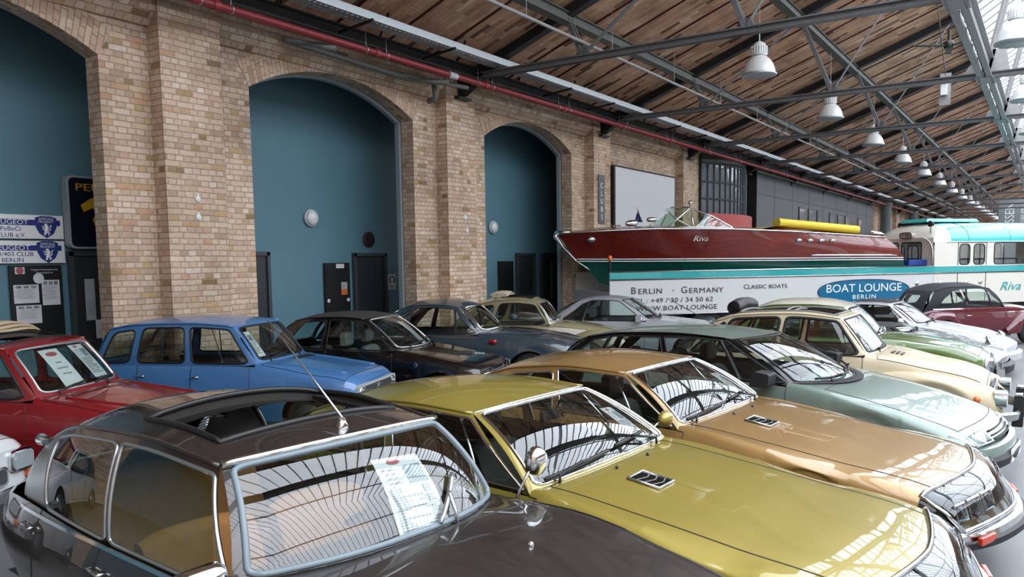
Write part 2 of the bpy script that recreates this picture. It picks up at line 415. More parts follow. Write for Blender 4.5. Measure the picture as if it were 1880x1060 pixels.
# upstand + skylight
up = MB()
for sg in (1, -1):
    y = YE if sg > 0 else 2*YR-YE
    up.box(((X0+X1)/2, y, 8.90), (X1-X0, .08, .34))
struct(up.build('trim_upstand', M_STEELD))
def zsky(y): return 9.0 + (YE-y)*.7
SKYM = mat('skylight glass', '#f2f7ff', .4, emit=SKYLIGHT_STRENGTH)
for n_, sg in ((1, 1), (2, -1)):
    y0, y1 = (YE, YR) if sg > 0 else (2*YR-YE, YR)
    s = MB().add([(X0, y0, 9.02), (X1, y0, 9.02), (X1, y1, zsky(YR)+.02), (X0, y1, zsky(YR)+.02)], [(0, 3, 2, 1)])
    so = s.build('window_%d' % n_, SKYM, fixn=False); struct(so)
    g = MB(); xmax = 70 if sg > 0 else 45
    x = X0
    while x < xmax:
        g.bar((x, y0, 8.98), (x, y1, zsky(YR)-.02), .06, .05); x += .80
    x = xmax
    while x < X1:
        g.bar((x, y0, 8.98), (x, y1, zsky(YR)-.02), .09, .05); x += 1.6
    for q in (.33, .66): 
        yy = y0+(y1-y0)*q; zz = 9.0+abs(yy-y0)*.7
        g.bar((X0, yy, zz-.1), (X1, yy, zz-.1), .1, .14)
    g.build('glazing_bars', M_STEEL, so)

# trusses
def truss(x, i):
    full = i < 8
    ords = ['nearest over the parked cars', 'second', 'third', 'fourth', 'fifth', 'sixth', 'seventh', 'eighth', 'ninth', 'tenth']
    t = empty('roof_truss', (x, 0, 0), label=None, cat='roof truss', group='riveted roof trusses')
    MT = [M_STEEL, M_STEELD]
    tie = MB()
    for dy in (-.07, .07):
        tie.bar((dy, 9.9, 5.83), (dy, 2*YR-9.9, 5.83), .03, .1)
        tie.bar((dy*1.5, 9.9, 5.875), (dy*1.5, 2*YR-9.9, 5.875), .075, .022)
    if full:
        y = 9.2
        while y > -3:
            tie.lathe([(.022, 0), (.022, .02), (0, .03)], M=Matrix.Translation((-.105, y, 5.87)) @ Matrix.Rotation(-PI/2, 4, 'Y'), n=6); y -= .85
    tie.build('tie_beam', M_STEEL, t)
    for sg in (1, -1):
        if sg < 0 and x > 60: continue
        Y = (lambda v: v) if sg > 0 else (lambda v: 2*YR-v)
        r = MB(); z_ = lambda y: zroof(y)-.13
        r.bar((0, Y(9.9), z_(9.9)), (0, Y(YE-.05), z_(YE-.05)), .035, .2)
        r.bar((0, Y(9.9), z_(9.9)-.11), (0, Y(YE-.05), z_(YE-.05)-.11), .2, .025)
        r.build('rafter', M_STEELD, t)
        for (yt, yr) in ((7.40, 7.72), (4.37, 5.08)):
            s = MB(); zt = zroof(yr)-.25
            for dx in (-.06, .06): s.bar((dx, Y(yt), 5.9), (dx, Y(yr), zt), .045, .085)
            if full:
                nl = max(3, int((zt-5.9)/.14))
                for q in range(1, nl): 
                    yy = yt+(yr-yt)*q/nl; zz = 5.9+(zt-5.9)*q/nl
                    s.box((0, Y(yy), zz), (.14, .035, .03))
            s.prism([(Y(yt-.17), 5.84), (Y(yt+.17), 5.84), (Y(yt+.1), 6.05), (Y(yt-.1), 6.05)], 'x', -.012, .012)
            s.build('strut', M_STEEL, t)
        for (yt, yr) in ((7.35, 5.08), (4.32, 2.65)):
            d = MB(); d.bar((-.03, Y(yt), 5.92), (-.03, Y(yr), zroof(yr)-.25), .014, .11, up=(1, 0, 0)); d.build('diagonal', M_STEEL, t)
        # hanger towards the lantern
        h = MB(); h.bar((0, Y(1.3), 5.9), (0, Y(.35), zsky(.35)-.2), .16, .03, up=(0, 1, 0)); h.bar((0, Y(1.3), 5.9), (0, Y(.35), zsky(.35)-.2), .03, .14, up=(0, 1, 0))
        h.prism([(Y(1.75), 5.78), (Y(.85), 5.78), (Y(.95), 6.35), (Y(1.25), 6.35), (Y(1.62), 6.05)], 'x', -.015, .015)
        h.build('hanger', M_STEELL, t)
        c = MB(); c.bar((0, Y(YE-.05), zroof(YE)-.13), (0, YR, zsky(YR)-.25), .14, .14); c.build('lantern_rafter', M_STEELL, t)
    b = MB()
    b.prism([(YP+.02, 5.86), (9.60, 5.86), (YP-.10, 5.50), (YP+.02, 5.50)], 'x', -.10, .10)
    b.box((0, YP-.05, 5.44), (.42, .14, .05))
    b.build('bracket', M_BLACK, t)
    t['label'] = 'grey riveted steel roof truss, %s counted from the front' % ords[i] if i < 10 else 'grey steel roof truss far down the hall'
for i, x in enumerate(PX[4:17]): truss(x, i)
t0 = None
for n_, (y, z) in enumerate(((7.72, zroof(7.72)-.27), (5.08, zroof(5.08)-.27))):
    p = MB(); p.bar((X0, y, z), (X1, y, z), .10, .17); p.bar((X0, y, z-.085), (X1, y, z-.085), .2, .02); p.bar((X0, y, z+.085), (X1, y, z+.085), .2, .02)
    o = p.build('roof_purlin', M_PURL); tag(o, ['grey green purlin along the lower roof slope above the thin pipe', 'grey green purlin along the upper roof slope above the lamp row'][n_], 'purlin', 'roof purlins')
# longitudinal girder beside the skylight
g = empty('lattice_girder', (0, 1.3, 0), label='light grey riveted girder running along the edge of the skylight', cat='girder')
gm = MB()
for z in (5.80, 6.12):
    for sg in (-1, 1):
        gm.bar((X0+.1, sg*.04, z), (X1-.1, sg*.04, z), .014, .12); gm.bar((X0+.1, sg*.085, z+(.05 if z > 6 else -.05)), (X1-.1, sg*.085, z+(.05 if z > 6 else -.05)), .10, .016)
gm.build('flange', M_STEELL, g)
gb = MB(); x = X0; k = 0
while x < 70:
    gb.bar((x, 0, 5.84), (x+.62, 0, 6.10), .09, .015, up=(0, 1, 0)) if k % 2 == 0 else gb.bar((x, 0, 6.10), (x+.62, 0, 5.84), .09, .015, up=(0, 1, 0))
    x += .62; k += 1
gb.build('lattice', M_STEELL, g)
for k in range(3, 16):
    gp_ = MB().box((PX[k], 0, 5.735), (.75, .34, .014))
    if k < 9:
        for q in range(-3, 4):
            for yy in (-.12, .12): gp_.lathe([(.022, 0), (.02, -.012), (0, -.02)], M=Matrix.Translation((PX[k]+q*.11, yy, 5.728)), n=6)
    gp_.build('gusset_plate', M_STEELL, g)
# wall plate beam, red pipe, cable tray, grey pipes
o = MB(); o.bar((X0, 9.80, 5.86), (X1, 9.80, 5.86), .03, .20); o.bar((X0, 9.80, 5.95), (X1, 9.80, 5.95), .2, .025); o.bar((X0, 9.80, 5.77), (X1, 9.80, 5.77), .2, .025)
tag(o.build('eaves_beam', M_STEELD), 'dark steel beam along the eaves behind the red pipe', 'beam')
rp = empty('sprinkler_pipe', (0, 9.61, 5.63), label='red sprinkler pipe running along the top of the brick wall', cat='pipe')
MB().tube([(X0, 0, 0), (X1, 0, 0)], .055, 14).build('pipe', M_REDPIPE, rp, smooth=True)
for k in range(24):
    cp = MB(); x = 7.05+BAY/2*k
    cp.lathe([(.075, -.05), (.075, .05)], M=Matrix.Translation((x+.25, 0, 0)) @ Matrix.Rotation(PI/2, 4, 'Y'), n=12)
    cp.build('coupling', M_REDPIPE, rp, angle=40)
    for dx in (0, .5):
        hg = MB(); hg.tube([(x+dx, .06*math.sin(a), -.0+.06*math.cos(a)) for a in [PI*2*i/10 for i in range(11)]], .008, 5)
        hg.tube([(x+dx, 0, .06), (x+dx, 0, .28)], .006, 5); hg.build('hanger', M_GALV, rp)
MB().lathe([(.062, -.12), (.062, .12)], M=Matrix.Translation((12.55, 0, 0)) @ Matrix.Rotation(PI/2, 4, 'Y'), n=14).build('clamp_sleeve', M_GALVW, rp, angle=40)
ct = empty('cable_tray', (0, 9.22, 5.93), label='galvanised cable tray with pale sides running along the eaves', cat='cable tray')
tr = MB(); tr.bar((X0, -.15, .055), (X1, -.15, .055), .008, .12); tr.bar((X0, .15, .055), (X1, .15, .055), .008, .12)
tr.build('side_rail', M_GALVW, ct)
tb = MB(); x = 4.0
tb.bar((X0, -.12, 0), (X1, -.12, 0), .06, .006); tb.bar((X0, .12, 0), (X1, .12, 0), .06, .006); tb.bar((X0, 0, 0), (X1, 0, 0), .10, .006)
while x < 40: tb.box((x, 0, -.002), (.05, .3, .006)); x += .11
tb.build('slotted_base', M_GALV, ct)
x = 5.5
while x < 60:
    MB().bar((x, .5, -.12), (x, -.25, -.04), .04, .04).build('support_arm', M_BLACK, ct); MB().bar((x+.7, .25, -.06), (x+.7, .05, .28), .04, .015, up=(1, 0, 0)).build('strap', M_BLACK, ct); x += BAY/3
gp = empty('drain_pipe', (0, 0, 0), label='grey iron pipe bent down the brick wall beneath the red pipe', cat='pipe')
def bend(P, r=.09):
    out = [Vector(P[0])]
    for a, b, c in zip(P[:-2], P[1:-1], P[2:]):
        a, b, c = Vector(a), Vector(b), Vector(c); p = b+(a-b).normalized()*r; q = b+(c-b).normalized()*r
        for t in (0, .25, .5, .75, 1): out.append(p*(1-t)**2+b*2*t*(1-t)+q*t*t)
    out.append(Vector(P[-1])); return out
MB().tube(bend([(9.55, 9.62, 5.52), (8.95, 10.18, 5.62), (11.95, 10.18, 5.54), (12.5, 9.66, 5.50)]), .045, 12).build('pipe_run', M_IRON, gp, smooth=True)
MB().tube(bend([(11.75, 10.18, 5.57), (12.62, 10.12, 5.58), (12.66, 10.12, 5.27), (12.66, 10.30, 5.25)], .07), .055, 12).tube([(11.8, 10.18, 5.57), (13.1, 9.66, 5.50)], .04, 10).build('elbow', M_IRON, gp, smooth=True)
tp = empty('thin_pipe', (0, 7.40, 6.13), label='thin grey pipe hung on wires below the roof', cat='pipe')
MB().tube([(X0, 0, 0), (X1, 0, 0)], .03, 10).build('pipe', M_STEELL, tp, smooth=True)
for k in range(24): MB().tube([(PX[3]+BAY/2*k+1.2, 0, .02), (PX[3]+BAY/2*k+1.2, 0, zroof(7.4)-6.13)], .006, 5).build('hanging_wire', M_GALV, tp)

# pendant lamps
def make_lamp():
    t = empty('pendant_lamp', (0, 0, 0), cat='lamp')
    sh = MB(); prof = [(.335, 0), (.335, .03), (.325, .05), (.31, .14), (.275, .23), (.215, .32), (.14, .385), (.10, .40)]
    sh.lathe(prof + [(r-.012, z-.004) for r, z in prof[::-1]], n=40, closed=True)
    s = sh.build('shade', M_LAMPW, t, angle=50)
    MB().lathe([(.341, .0), (.350, .01), (.350, .035), (.341, .045)], n=40).build('rim', M_GALV, s, angle=50)
    hs = MB(); hs.lathe([(.10, .395), (.145, .40), (.15, .43), (.145, .56), (.12, .63), (.06, .67), (.02, .69), (0, .69)], n=28)
    for k in range(20):
        a = 2*PI*k/20; hs.box((.15*math.cos(a), .15*math.sin(a), .50), (.03, .008, .16), rz=a)
    hs.build('housing', M_LAMPW, t, angle=40)
    MB().lathe([(.30, .075), (.28, .06), (0, .055)], n=32).build('glass_cover', glass_mat('lamp glass', (.75, .8, .8), .12), t, smooth=True)
    MB().lathe([(.0, .12), (.05, .14), (.06, .25), (.03, .36), (0, .38)], n=16).build('bulb', mat('milky bulb', '#f2f0e6', .3), t, smooth=True)
    MB().tube([(0, 0, .69), (0, 0, 1.0)], .012, 6).tube([(0, 0, 1.0), (0, 0, 2.6)], .005, 5).build('suspension_wire', M_GALV, t)
    return t
L0 = make_lamp(); words = ['nearest', 'second', 'third', 'fourth', 'fifth', 'sixth', 'seventh', 'eighth', 'ninth', 'tenth', 'eleventh', 'twelfth', 'thirteenth', 'fourteenth']
for i in range(14):
    o = L0 if i == 0 else copy_tree(L0)
    o.location = (PX[4]+BAY/2+BAY*i, 5.09, 5.77); o['group'] = 'pendant lamps below the brick roof'
    o['label'] = 'white bell-shaped pendant lamp below the brick roof, %s of the long row' % words[i]
for i in range(4):
    o = copy_tree(L0); o.location = (PX[4]+BAY/2+BAY*i, .65, 5.72); o['group'] = 'pendant lamps beside the skylight'
    o['label'] = 'white bell-shaped pendant lamp hanging beside the glazed skylight, %s of its row' % words[i]
# ceiling fan and small device
fan = empty('ceiling_fan', (19.9, 2.0, 6.55), label='black ceiling fan with slim blades below the roof edge', cat='fan')
MB().lathe([(.0, -.08), (.09, -.07), (.11, 0), (.09, .07), (.03, .1), (.03, .3), (0, .3)], n=16).build('motor', M_BLACK, fan, angle=50)
for k in range(3):
    a = 2*PI*k/3+2.2; b = MB(); b.box((.45*math.cos(a), .45*math.sin(a), -.02), (.7, .11, .012), rz=a); b.build('blade', M_BLACK, fan)

t = empty('junction_box', (22.5, 2.31, 6.1), label='small white device box on a grey plate hung below the upper roof', cat='device')
MB().box((0, 0, .0), (.02, .24, .75)).build('mounting_plate', M_STEELL, t); MB().box((-.06, .02, 0), (.10, .14, .30)).build('device_box', M_WHITE, t, bevel=.01); MB().box((-.09, .02, .18), (.16, .12, .10)).build('sensor', M_BLACK, t, bevel=.01)
MB().tube([(0, 0, .3), (0, .3, 2.6)], .012, 6).build('hanging_rod', M_STEELD, t)
# ------------------------------------------------------------------ car building kit
def pchip(x, Y, xi):
    x = np.asarray(x, float); Y = np.asarray(Y, float); h = np.diff(x); d = np.diff(Y, axis=0)/h[:, None]
    m = np.zeros_like(Y)
    for i in range(1, len(x)-1):
        w1 = 2*h[i]+h[i-1]; w2 = h[i]+2*h[i-1]
        ok = d[i-1]*d[i] > 0
        with np.errstate(divide='ignore', invalid='ignore'):
            v = (w1+w2)/(w1/d[i-1]+w2/d[i])
        m[i] = np.where(ok, v, 0)
    m[0] = d[0]; m[-1] = d[-1]
    xi = np.clip(np.asarray(xi, float), x[0], x[-1]); k = np.clip(np.searchsorted(x, xi, side='right')-1, 0, len(x)-2)
    t = ((xi-x[k])/h[k])[:, None]; hh = h[k][:, None]
    return (2*t**3-3*t**2+1)*Y[k]+(t**3-2*t**2+t)*hh*m[k]+(-2*t**3+3*t**2)*Y[k+1]+(t**3-t**2)*hh*m[k+1]
def crom(P, n):
    """Catmull-Rom through the rows P (R,2) -> dense (n per span)"""
    P = np.asarray(P); Q = np.vstack([2*P[0]-P[1], P, 2*P[-1]-P[-2]]); out = []
    for i in range(1, len(Q)-2):
        for t in np.arange(n)/n:
            out.append(.5*((2*Q[i])+(-Q[i-1]+Q[i+1])*t+(2*Q[i-1]-5*Q[i]+4*Q[i+1]-Q[i+2])*t*t+(-Q[i-1]+3*Q[i]-3*Q[i+1]+Q[i+2])*t**3))
    out.append(P[-1]); return np.array(out)
NS = 4
class Body:
    """Stations (d from the nose tip): d, sill(w,z), mid(w,z), shoulder(w,z), top(w,z), centre z.  nose/tail: plan sweep (k, power, length)."""
    def __init__(s, st, L, nose=(0, 2, .6), tail=(0, 2, .6), arches=(), R=.33, arch_gap=.05):
        s.L = L; s.D = [a[0] for a in st]; s.Y = np.array([a[1:] for a in st], float); s.nose = nose; s.tail = tail; s.arches = arches; s.R = R; s.ag = arch_gap; s._c = {}
    def sec(s, d):
        k = round(float(d), 4)
        if k not in s._c: s._c[k] = s._sec(d)
        return s._c[k]
    def _sec(s, d):
        r = pchip(s.D, s.Y, [d])[0]
        za = r[1]
        for a in s.arches:
            q = (s.R+s.ag)**2-(d-a)**2
            if q > 0: za = max(za, s.R+math.sqrt(q)-.02)
        if za > r[1]:
            r = r.copy(); w_at = np.interp(za, [r[1], r[3], r[5]], [r[0], r[2], r[4]]); r[0] = w_at; r[1] = za; 
            if r[3] < za+.03: r[3] = za+.03; r[2] = np.interp(r[3], [za, r[5]], [w_at, r[4]])
        P = np.array([[r[0], r[1]], [r[2], r[3]], [r[4], r[5]], [r[6], r[7]], [r[6]*.5, r[8]-(r[8]-r[7])*.27], [0, r[8]]])
        return crom(P, NS)
    def warp(s, d, y):
        k, p, l = s.nose; a = abs(y); x = s.L/2-d
        if k and d < l: x -= k*a**p*(1-d/l)
        k, p, l = s.tail; e = s.L-d
        if k and e < l: x += k*a**p*(1-e/l)
        return x
    def pt(s, d, y):          # point on the upper surface at lateral y
        S = s.sec(d); a = abs(y); S2 = S[2*NS:]
        z = np.interp(a, S2[::-1, 0], S2[::-1, 1]); return Vector((s.warp(d, y), y, z))
    def side(s, d, z, sg=-1):  # point on the flank at height z
        S = s.sec(d)[:2*NS+NS]; y = np.interp(z, S[:, 1], S[:, 0]); return Vector((s.warp(d, y), sg*y, z))
    def shoulder(s, d, sg=-1, inset=0):
        S = s.sec(d)[2*NS]; y = S[0]-inset; return Vector((s.warp(d, y), sg*y, S[1]))

def rounded(poly, r, n=5):
    """round the corners of polygon poly (list of 2D) with radius r (scalar or list)"""
    out = []; m = len(poly)
    for i in range(m):
        a, b, c = (np.array(poly[i-1], float), np.array(poly[i], float), np.array(poly[(i+1) % m], float))
        rr = r[i] if hasattr(r, '__len__') else r
        u = a-b; v = c-b; lu, lv = np.linalg.norm(u), np.linalg.norm(v); u /= lu; v /= lv
        rr = min(rr, lu*.48, lv*.48)
        p, q = b+u*rr, b+v*rr
        for t in np.linspace(0, 1, n): out.append(p*(1-t)**2+b*2*t*(1-t)+q*t*t)
    return out
def densify(loop, step):
    out = []
    for i in range(len(loop)):
        a, b = np.array(loop[i]), np.array(loop[(i+1) % len(loop)]); k = max(1, int(np.linalg.norm(b-a)/step))
        for t in range(k): out.append(a+(b-a)*t/k)
    return out

def panel(surf, uv4, win, frame, glass, trim=None, trim_r=.010, thick=0, off=.0, kr=6):
    """One window: uv4 = [(u,v)*4] outer quad (bl, br, tr, tl), win = inner loop in (a,b) unit coords. Adds to MBs; trim gets the outline."""
    def F(a, b):
        (u0, v0), (u1, v1), (u2, v2), (u3, v3) = uv4
        u = (u0*(1-a)+u1*a)*(1-b)+(u3*(1-a)+u2*a)*b; v = (v0*(1-a)+v1*a)*(1-b)+(v3*(1-a)+v2*a)*b
        return surf(u, v)
    W = densify(win, .06); c = np.mean(W, axis=0)
    W = sorted(W, key=lambda p: math.atan2(p[1]-c[1], p[0]-c[0]))
    # add rays through the unit-square corners
    ang = [math.atan2(p[1]-c[1], p[0]-c[0]) for p in W]
    extra = []
    for q in ((0, 0), (1, 0), (1, 1), (0, 1)):
        t = math.atan2(q[1]-c[1], q[0]-c[0]); k = np.searchsorted(ang, t); i0, i1 = (k-1) % len(W), k % len(W)
        d = np.array([math.cos(t), math.sin(t)]); p, r = W[i0], W[i1]; e = r-p; den = d[0]*e[1]-d[1]*e[0]
        s = ((p[0]-c[0])*e[1]-(p[1]-c[1])*e[0])/den if abs(den) > 1e-9 else np.linalg.norm(p-c)
        extra.append((t, c+d*s, np.array(q, float)))
    P = [(t, w, None) for t, w in zip(ang, W)]+extra; P.sort(key=lambda x: x[0])
    inner, outer = [], []
    for t, w, q in P:
        if q is None:
            d = w-c; ss = []
            for k in (0, 1):
                if d[k] > 1e-9: ss.append((1-c[k])/d[k])
                elif d[k] < -1e-9: ss.append(-c[k]/d[k])
            q = c+d*min(ss)
        inner.append(w); outer.append(q)
    n = len(inner)
    if frame is not None:
        G = [[F(*(inner[i]+(outer[i]-inner[i])*k/3)) for k in range(4)] for i in range(n)]
        frame.grid(G, closed_u=True)
    if glass is not None:
        V = []; Fc = []
        for k in range(1, kr+1):
            for i in range(n): V.append(F(*(c+(inner[i]-c)*k/kr)))
        V.append(F(*c)); ci = len(V)-1
        for i in range(n): Fc.append((ci, i, (i+1) % n))
        for k in range(kr-1):
            for i in range(n): Fc.append((k*n+i, (k+1)*n+i, (k+1)*n+(i+1) % n, k*n+(i+1) % n))
        ab = [c+(inner[i]-c)*k/kr for k in range(1, kr+1) for i in range(n)]+[c]; e = .01; NN = []
        for q in ab:
            a0_, a1_, b0_, b1_ = max(0, q[0]-e), min(1, q[0]+e), max(0, q[1]-e), min(1, q[1]+e)
            NN.append((F(a1_, q[1])-F(a0_, q[1])).cross(F(q[0], b1_)-F(q[0], b0_)).normalized())
        fn = (V[0]-V[ci]).cross(V[1]-V[ci])
        if fn.dot(NN[ci]) < 0: NN = [-x for x in NN]
        glass.nrm = getattr(glass, 'nrm', [])+[tuple(x) for x in NN]
        glass.add(V, Fc)
    loop = [F(*p) for p in inner]
    if trim is not None: trim.tube(loop, trim_r, 6, closed=True)
    return loop

def build_glass(g, name, m, parent):
    o = g.build(name, m, parent, smooth=True, fixn=False)
    if getattr(g, 'nrm', None): o.data.normals_split_custom_set_from_vertices(g.nrm)
    return o
def rrect(l=.05, r=.05, b=.05, t=.05, rad=.08):
    return rounded([(l, b), (1-r, b), (1-r, 1-t), (l, 1-t)], rad)

def wheel(root, x, y, R, w, sg, hub='steel', tone=None):
    M = Matrix.Translation((x, y, R)) @ Matrix.Rotation(-sg*PI/2, 4, 'X')   # local +z points outward
    t = MB(); h = w/2
    t.lathe([(R*.62, -h), (R*.9, -h), (R*.98, -h*.7), (R, -h*.3), (R, h*.3), (R*.98, h*.7), (R*.9, h), (R*.66, h*1.02), (R*.62, h*.9)], M=M, n=32)
    o = t.build('wheel', M_RUBBER, root, angle=40)
    r = MB(); r.lathe([(R*.64, h*.92), (R*.58, h*.7), (R*.5, h*.55), (R*.34, h*.62), (0, h*.66)], M=M, n=28); r.lathe([(R*.62, -h), (0, -h*.8)], M=M, n=20)
    r.build('rim', tone or M_ALU, o, smooth=True)
    c = MB(); c.lathe([(R*.36, h*.62), (R*.33, h*.86), (R*.2, h*1.0), (0, h*1.04)], M=M, n=24); c.build('hubcap', M_CHROME, o, smooth=True)
    return o

def seat(root, x, y, z, w, m, headrest=False, back_h=.62, lean=.28, name='seat'):
    def cushion(pts, wid, bul):   # side profile polygon (x,z) swept across the width with rounded edges
        G = []
        for q in np.linspace(-1, 1, 9):
            k = 1-.16*abs(q)**4; cx = sum(p[0] for p in pts)/len(pts); cz = sum(p[1] for p in pts)/len(pts)
            G.append([(cx+(p[0]-cx)*k, q*wid/2, cz+(p[1]-cz)*k) for p in pts]+[(cx+(pts[0][0]-cx)*k, q*wid/2, cz+(pts[0][1]-cz)*k)])
        mb.grid(G); mb.add(G[0][:-1], [tuple(range(len(pts)))]); mb.add(G[-1][:-1], [tuple(range(len(pts)-1, -1, -1))])
    mb = MB()
    cushion(rounded([(-.27, -.02), (.27, .02), (.29, .15), (-.25, .12)], .06, 4), w, .02)
    tb = -.22; s, c = math.sin(lean), math.cos(lean)
    bk = [(tb, .04), (tb+.17, .10), (tb+.13-s*back_h, back_h*c), (tb+.02-s*back_h, back_h*c)]
    cushion(rounded(bk, .055, 4), w*.96, .02)
    o = mb.build(name, m, root, smooth=True, loc=(x, y, z))
    if headrest:
        mb = MB(); hx = tb+.06-s*(back_h+.16); hz = (back_h+.16)*c
        cushion(rounded([(hx-.05, hz-.12), (hx+.06, hz-.11), (hx+.05, hz+.10), (hx-.05, hz+.10)], .04, 4), .27, .02)
        mb.build('headrest', m, o, smooth=True)
    return o

def car(name, label, B, gh, paint_m, loc, yaw, interior='#2a2a2c', lining=None, doors=(), hood=None, wheels=None, group=None, cat='car', extra_parts=None,
        roof_m=None, seats=((None,),), trim_m=None, screen_trim=None, glass=None, gap_r=.004, frame_m=None, R=.33, tyre_w=.18, deck=None, extra=(), sunroof=None, hub_m=None, rear_seat=True, top_m=None, wiring=True, steering=True):
    root = empty(name, (loc[0], loc[1], -.06), yaw, label, cat, group)
    L = B.L; glass = glass or glass_mat('car glass')
    # ---- body shell
    forced = set([round(v, 4) for d in doors for v in d[:2]])
    if hood: forced |= {hood[0], hood[1]}
    dc = [gh['ws'][1], gh['rs'][1]]          # d of windscreen / rear screen base corners
    forced |= set(dc)
    if deck: forced |= {deck[0], deck[1]}
    for e_ in extra: forced |= {e_[1], e_[2]}
    emat = {e_[0]: e_[5] for e_ in extra}
    ds = list(np.linspace(B.D[0], B.D[-1], 70)) + [a+q for a in B.arches for q in np.linspace(-B.R-B.ag, B.R+B.ag, 17)]
    ds = [d for d in ds if B.D[0] <= d <= B.D[-1] and all(abs(d-f) > .012 for f in forced)] + list(forced)
    ds = sorted(ds); ds = [d for i, d in enumerate(ds) if i == 0 or d-ds[i-1] > .004]
    H = [B.sec(d) for d in ds]; m = len(H[0]); nr = 2*m-1
    V = []
    for d, S in zip(ds, H):
        for j in range(nr):
            k = j if j < m else 2*m-2-j; sg = -1 if j < m-1 else 1
            y = sg*S[k][0]; V.append((B.warp(d, y), y, S[k][1]))
    parts = {}
    js = 2*NS        # shoulder row
    for i in range(len(ds)-1):
        dm = (ds[i]+ds[i+1])/2
        for j in range(nr-1):
            k = min(j, nr-2-j)
            if dc[0] < dm < dc[1] and k >= js+(1 if gh.get('open') else 0): continue
            key = 'body_shell'
            if k < js:
                for q, dd in enumerate(doors):
                    zlow = dd[2] if len(dd) > 2 else None
                    if dd[0] < dm < dd[1] and k >= 1: key = ('door', q, j < m-1)
            if hood and hood[0] < dm < hood[1] and k >= hood[2]: key = 'bonnet'
            if deck and deck[0] < dm < deck[1] and k >= deck[2]: key = 'boot_lid'
            for (en, e0, e1, ek, ek1, _m) in extra:
                if e0 < dm < e1 and ek <= k < ek1: key = en
            parts.setdefault(key, []).append((i*nr+j, i*nr+j+1, (i+1)*nr+j+1, (i+1)*nr+j))
    # vertex normals from the whole shell so that the parts join smoothly
    nv = np.zeros((len(V), 3)); VA = np.array(V)
    allf = [f for fs in parts.values() for f in fs]
    for f in allf:
        n = np.cross(VA[f[2]]-VA[f[0]], VA[f[3]]-VA[f[1]]); 
        for q in f: nv[q] += n
    nv /= np.maximum(np.linalg.norm(nv, axis=1), 1e-12)[:, None]
    edges = {}
    for key, fs in parts.items():
        for f in fs:
            for a, b in zip(f, f[1:]+f[:1]): edges.setdefault((min(a, b), max(a, b)), set()).add(key)
    for key, fs in parts.items():
        ids = sorted({q for f in fs for q in f}); mp = {q: i for i, q in enumerate(ids)}
        me_name = key if isinstance(key, str) else 'door'
        mb = MB(); mb.add([V[q] for q in ids], [tuple(mp[q] for q in f) for f in fs])
        o = mb.build(me_name, emat.get(me_name, paint_m), root, smooth=True, fixn=False)
        nn = [tuple(nv[q]) for q in ids]
        o.data.normals_split_custom_set_from_vertices(nn)
        if me_name == 'door' and key[2]: near = o
    gl = MB()
    segs = [e for e, k in edges.items() if len(k) > 1]
    # chain the seam edges
    adj = {}
    for a, b in segs: adj.setdefault(a, []).append(b); adj.setdefault(b, []).append(a)
    used = set()
    def walk(a, b):
        out = [a, b]; used.add((min(a, b), max(a, b)))
        while True:
            nx = [c for c in adj[out[-1]] if (min(c, out[-1]), max(c, out[-1])) not in used]
            if len(nx) != 1: break
            used.add((min(nx[0], out[-1]), max(nx[0], out[-1]))); out.append(nx[0])
        return out
    for a in sorted(adj, key=lambda q: len(adj[q]) == 2):
        for b in adj[a]:
            if (min(a, b), max(a, b)) not in used:
                gl.tube([V[q] for q in walk(a, b)], gap_r, 5)
    if gl.v: gl.build('panel_gaps', M_BLACK, root)
    # end caps
    for d in (ds[0], ds[-1]):
        cap = MB()
        S = B.sec(d)
        Pn = [(-S[j][0], S[j][1]) for j in range(m)]
        G = []
        for (y, z) in Pn: G.append([Vector((B.warp(d, y*t), y*t, z)) for t in np.linspace(1, -1, 13)])
        cap.grid(G); cap.build('nose_panel' if d == ds[0] else 'tail_panel', paint_m, root, angle=40)
    # underbody
    ub = MB(); zf = gh.get('floor', .30)
    G = [[(L/2-d, y, zf) for y in (-.62, 0, .62)] for d in (B.D[0]+.25, B.D[-1]-.25)]; ub.grid(G)
    ub.add([(L/2-dc[0]+.1, -.66, zf), (L/2-dc[0]+.1, .66, zf), (L/2-dc[0]+.1, .66, .85), (L/2-dc[0]+.1, -.66, .85)], [(0, 1, 2, 3)])
    ub.build('floor_pan', M_BLACK, root)
    # ---- greenhouse
    wsC, wsD, wsW = gh['ws'][:3]; rsC, rsD, rsW = gh['rs'][:3]
    rf = gh['roof']      # [(d, w, z)...] from front corner to rear corner ; frontcentre (d,z); rearcentre (d,z)
    fc, rc = gh['fc'], gh['rc']
    def base_ws(u):
        y = u*wsW; d = wsC+(wsD-wsC)*abs(u)**gh.get('wp', 2.2); p = B.pt(d, y); return p
    def base_rs(u):
        y = u*rsW; d = rsC+(rsD-rsC)*abs(u)**gh.get('rp', 2.2); return B.pt(d, y)
    def top_ws(u):
        y = u*rf[0][1]; a = abs(u)**2.2; return Vector((L/2-(fc[0]+(rf[0][0]-fc[0])*a), y, fc[1]+(rf[0][2]-fc[1])*a))
    def top_rs(u):
        y = u*rf[-1][1]; a = abs(u)**2.2; return Vector((L/2-(rc[0]+(rf[-1][0]-rc[0])*a), y, rc[1]+(rf[-1][2]-rc[1])*a))
    RD = [r[0] for r in rf]; RY = np.array([[r[1], r[2]] for r in rf])
    def bul(base, top, v, k):
        p = base.lerp(top, v); return p, 4*v*(1-v)*k
    def s_ws(u, v):
        p, q = bul(base_ws(u), top_ws(u), v, gh.get('wb', .03)); return p+Vector((q*.8, 0, q*.8))
    def s_rs(u, v):
        p, q = bul(base_rs(u), top_rs(u), v, gh.get('rb', .04)); return p+Vector((-q*.8, 0, q*.8))
    bW = B.pt(wsD, wsW); bR = B.pt(rsD, rsW)
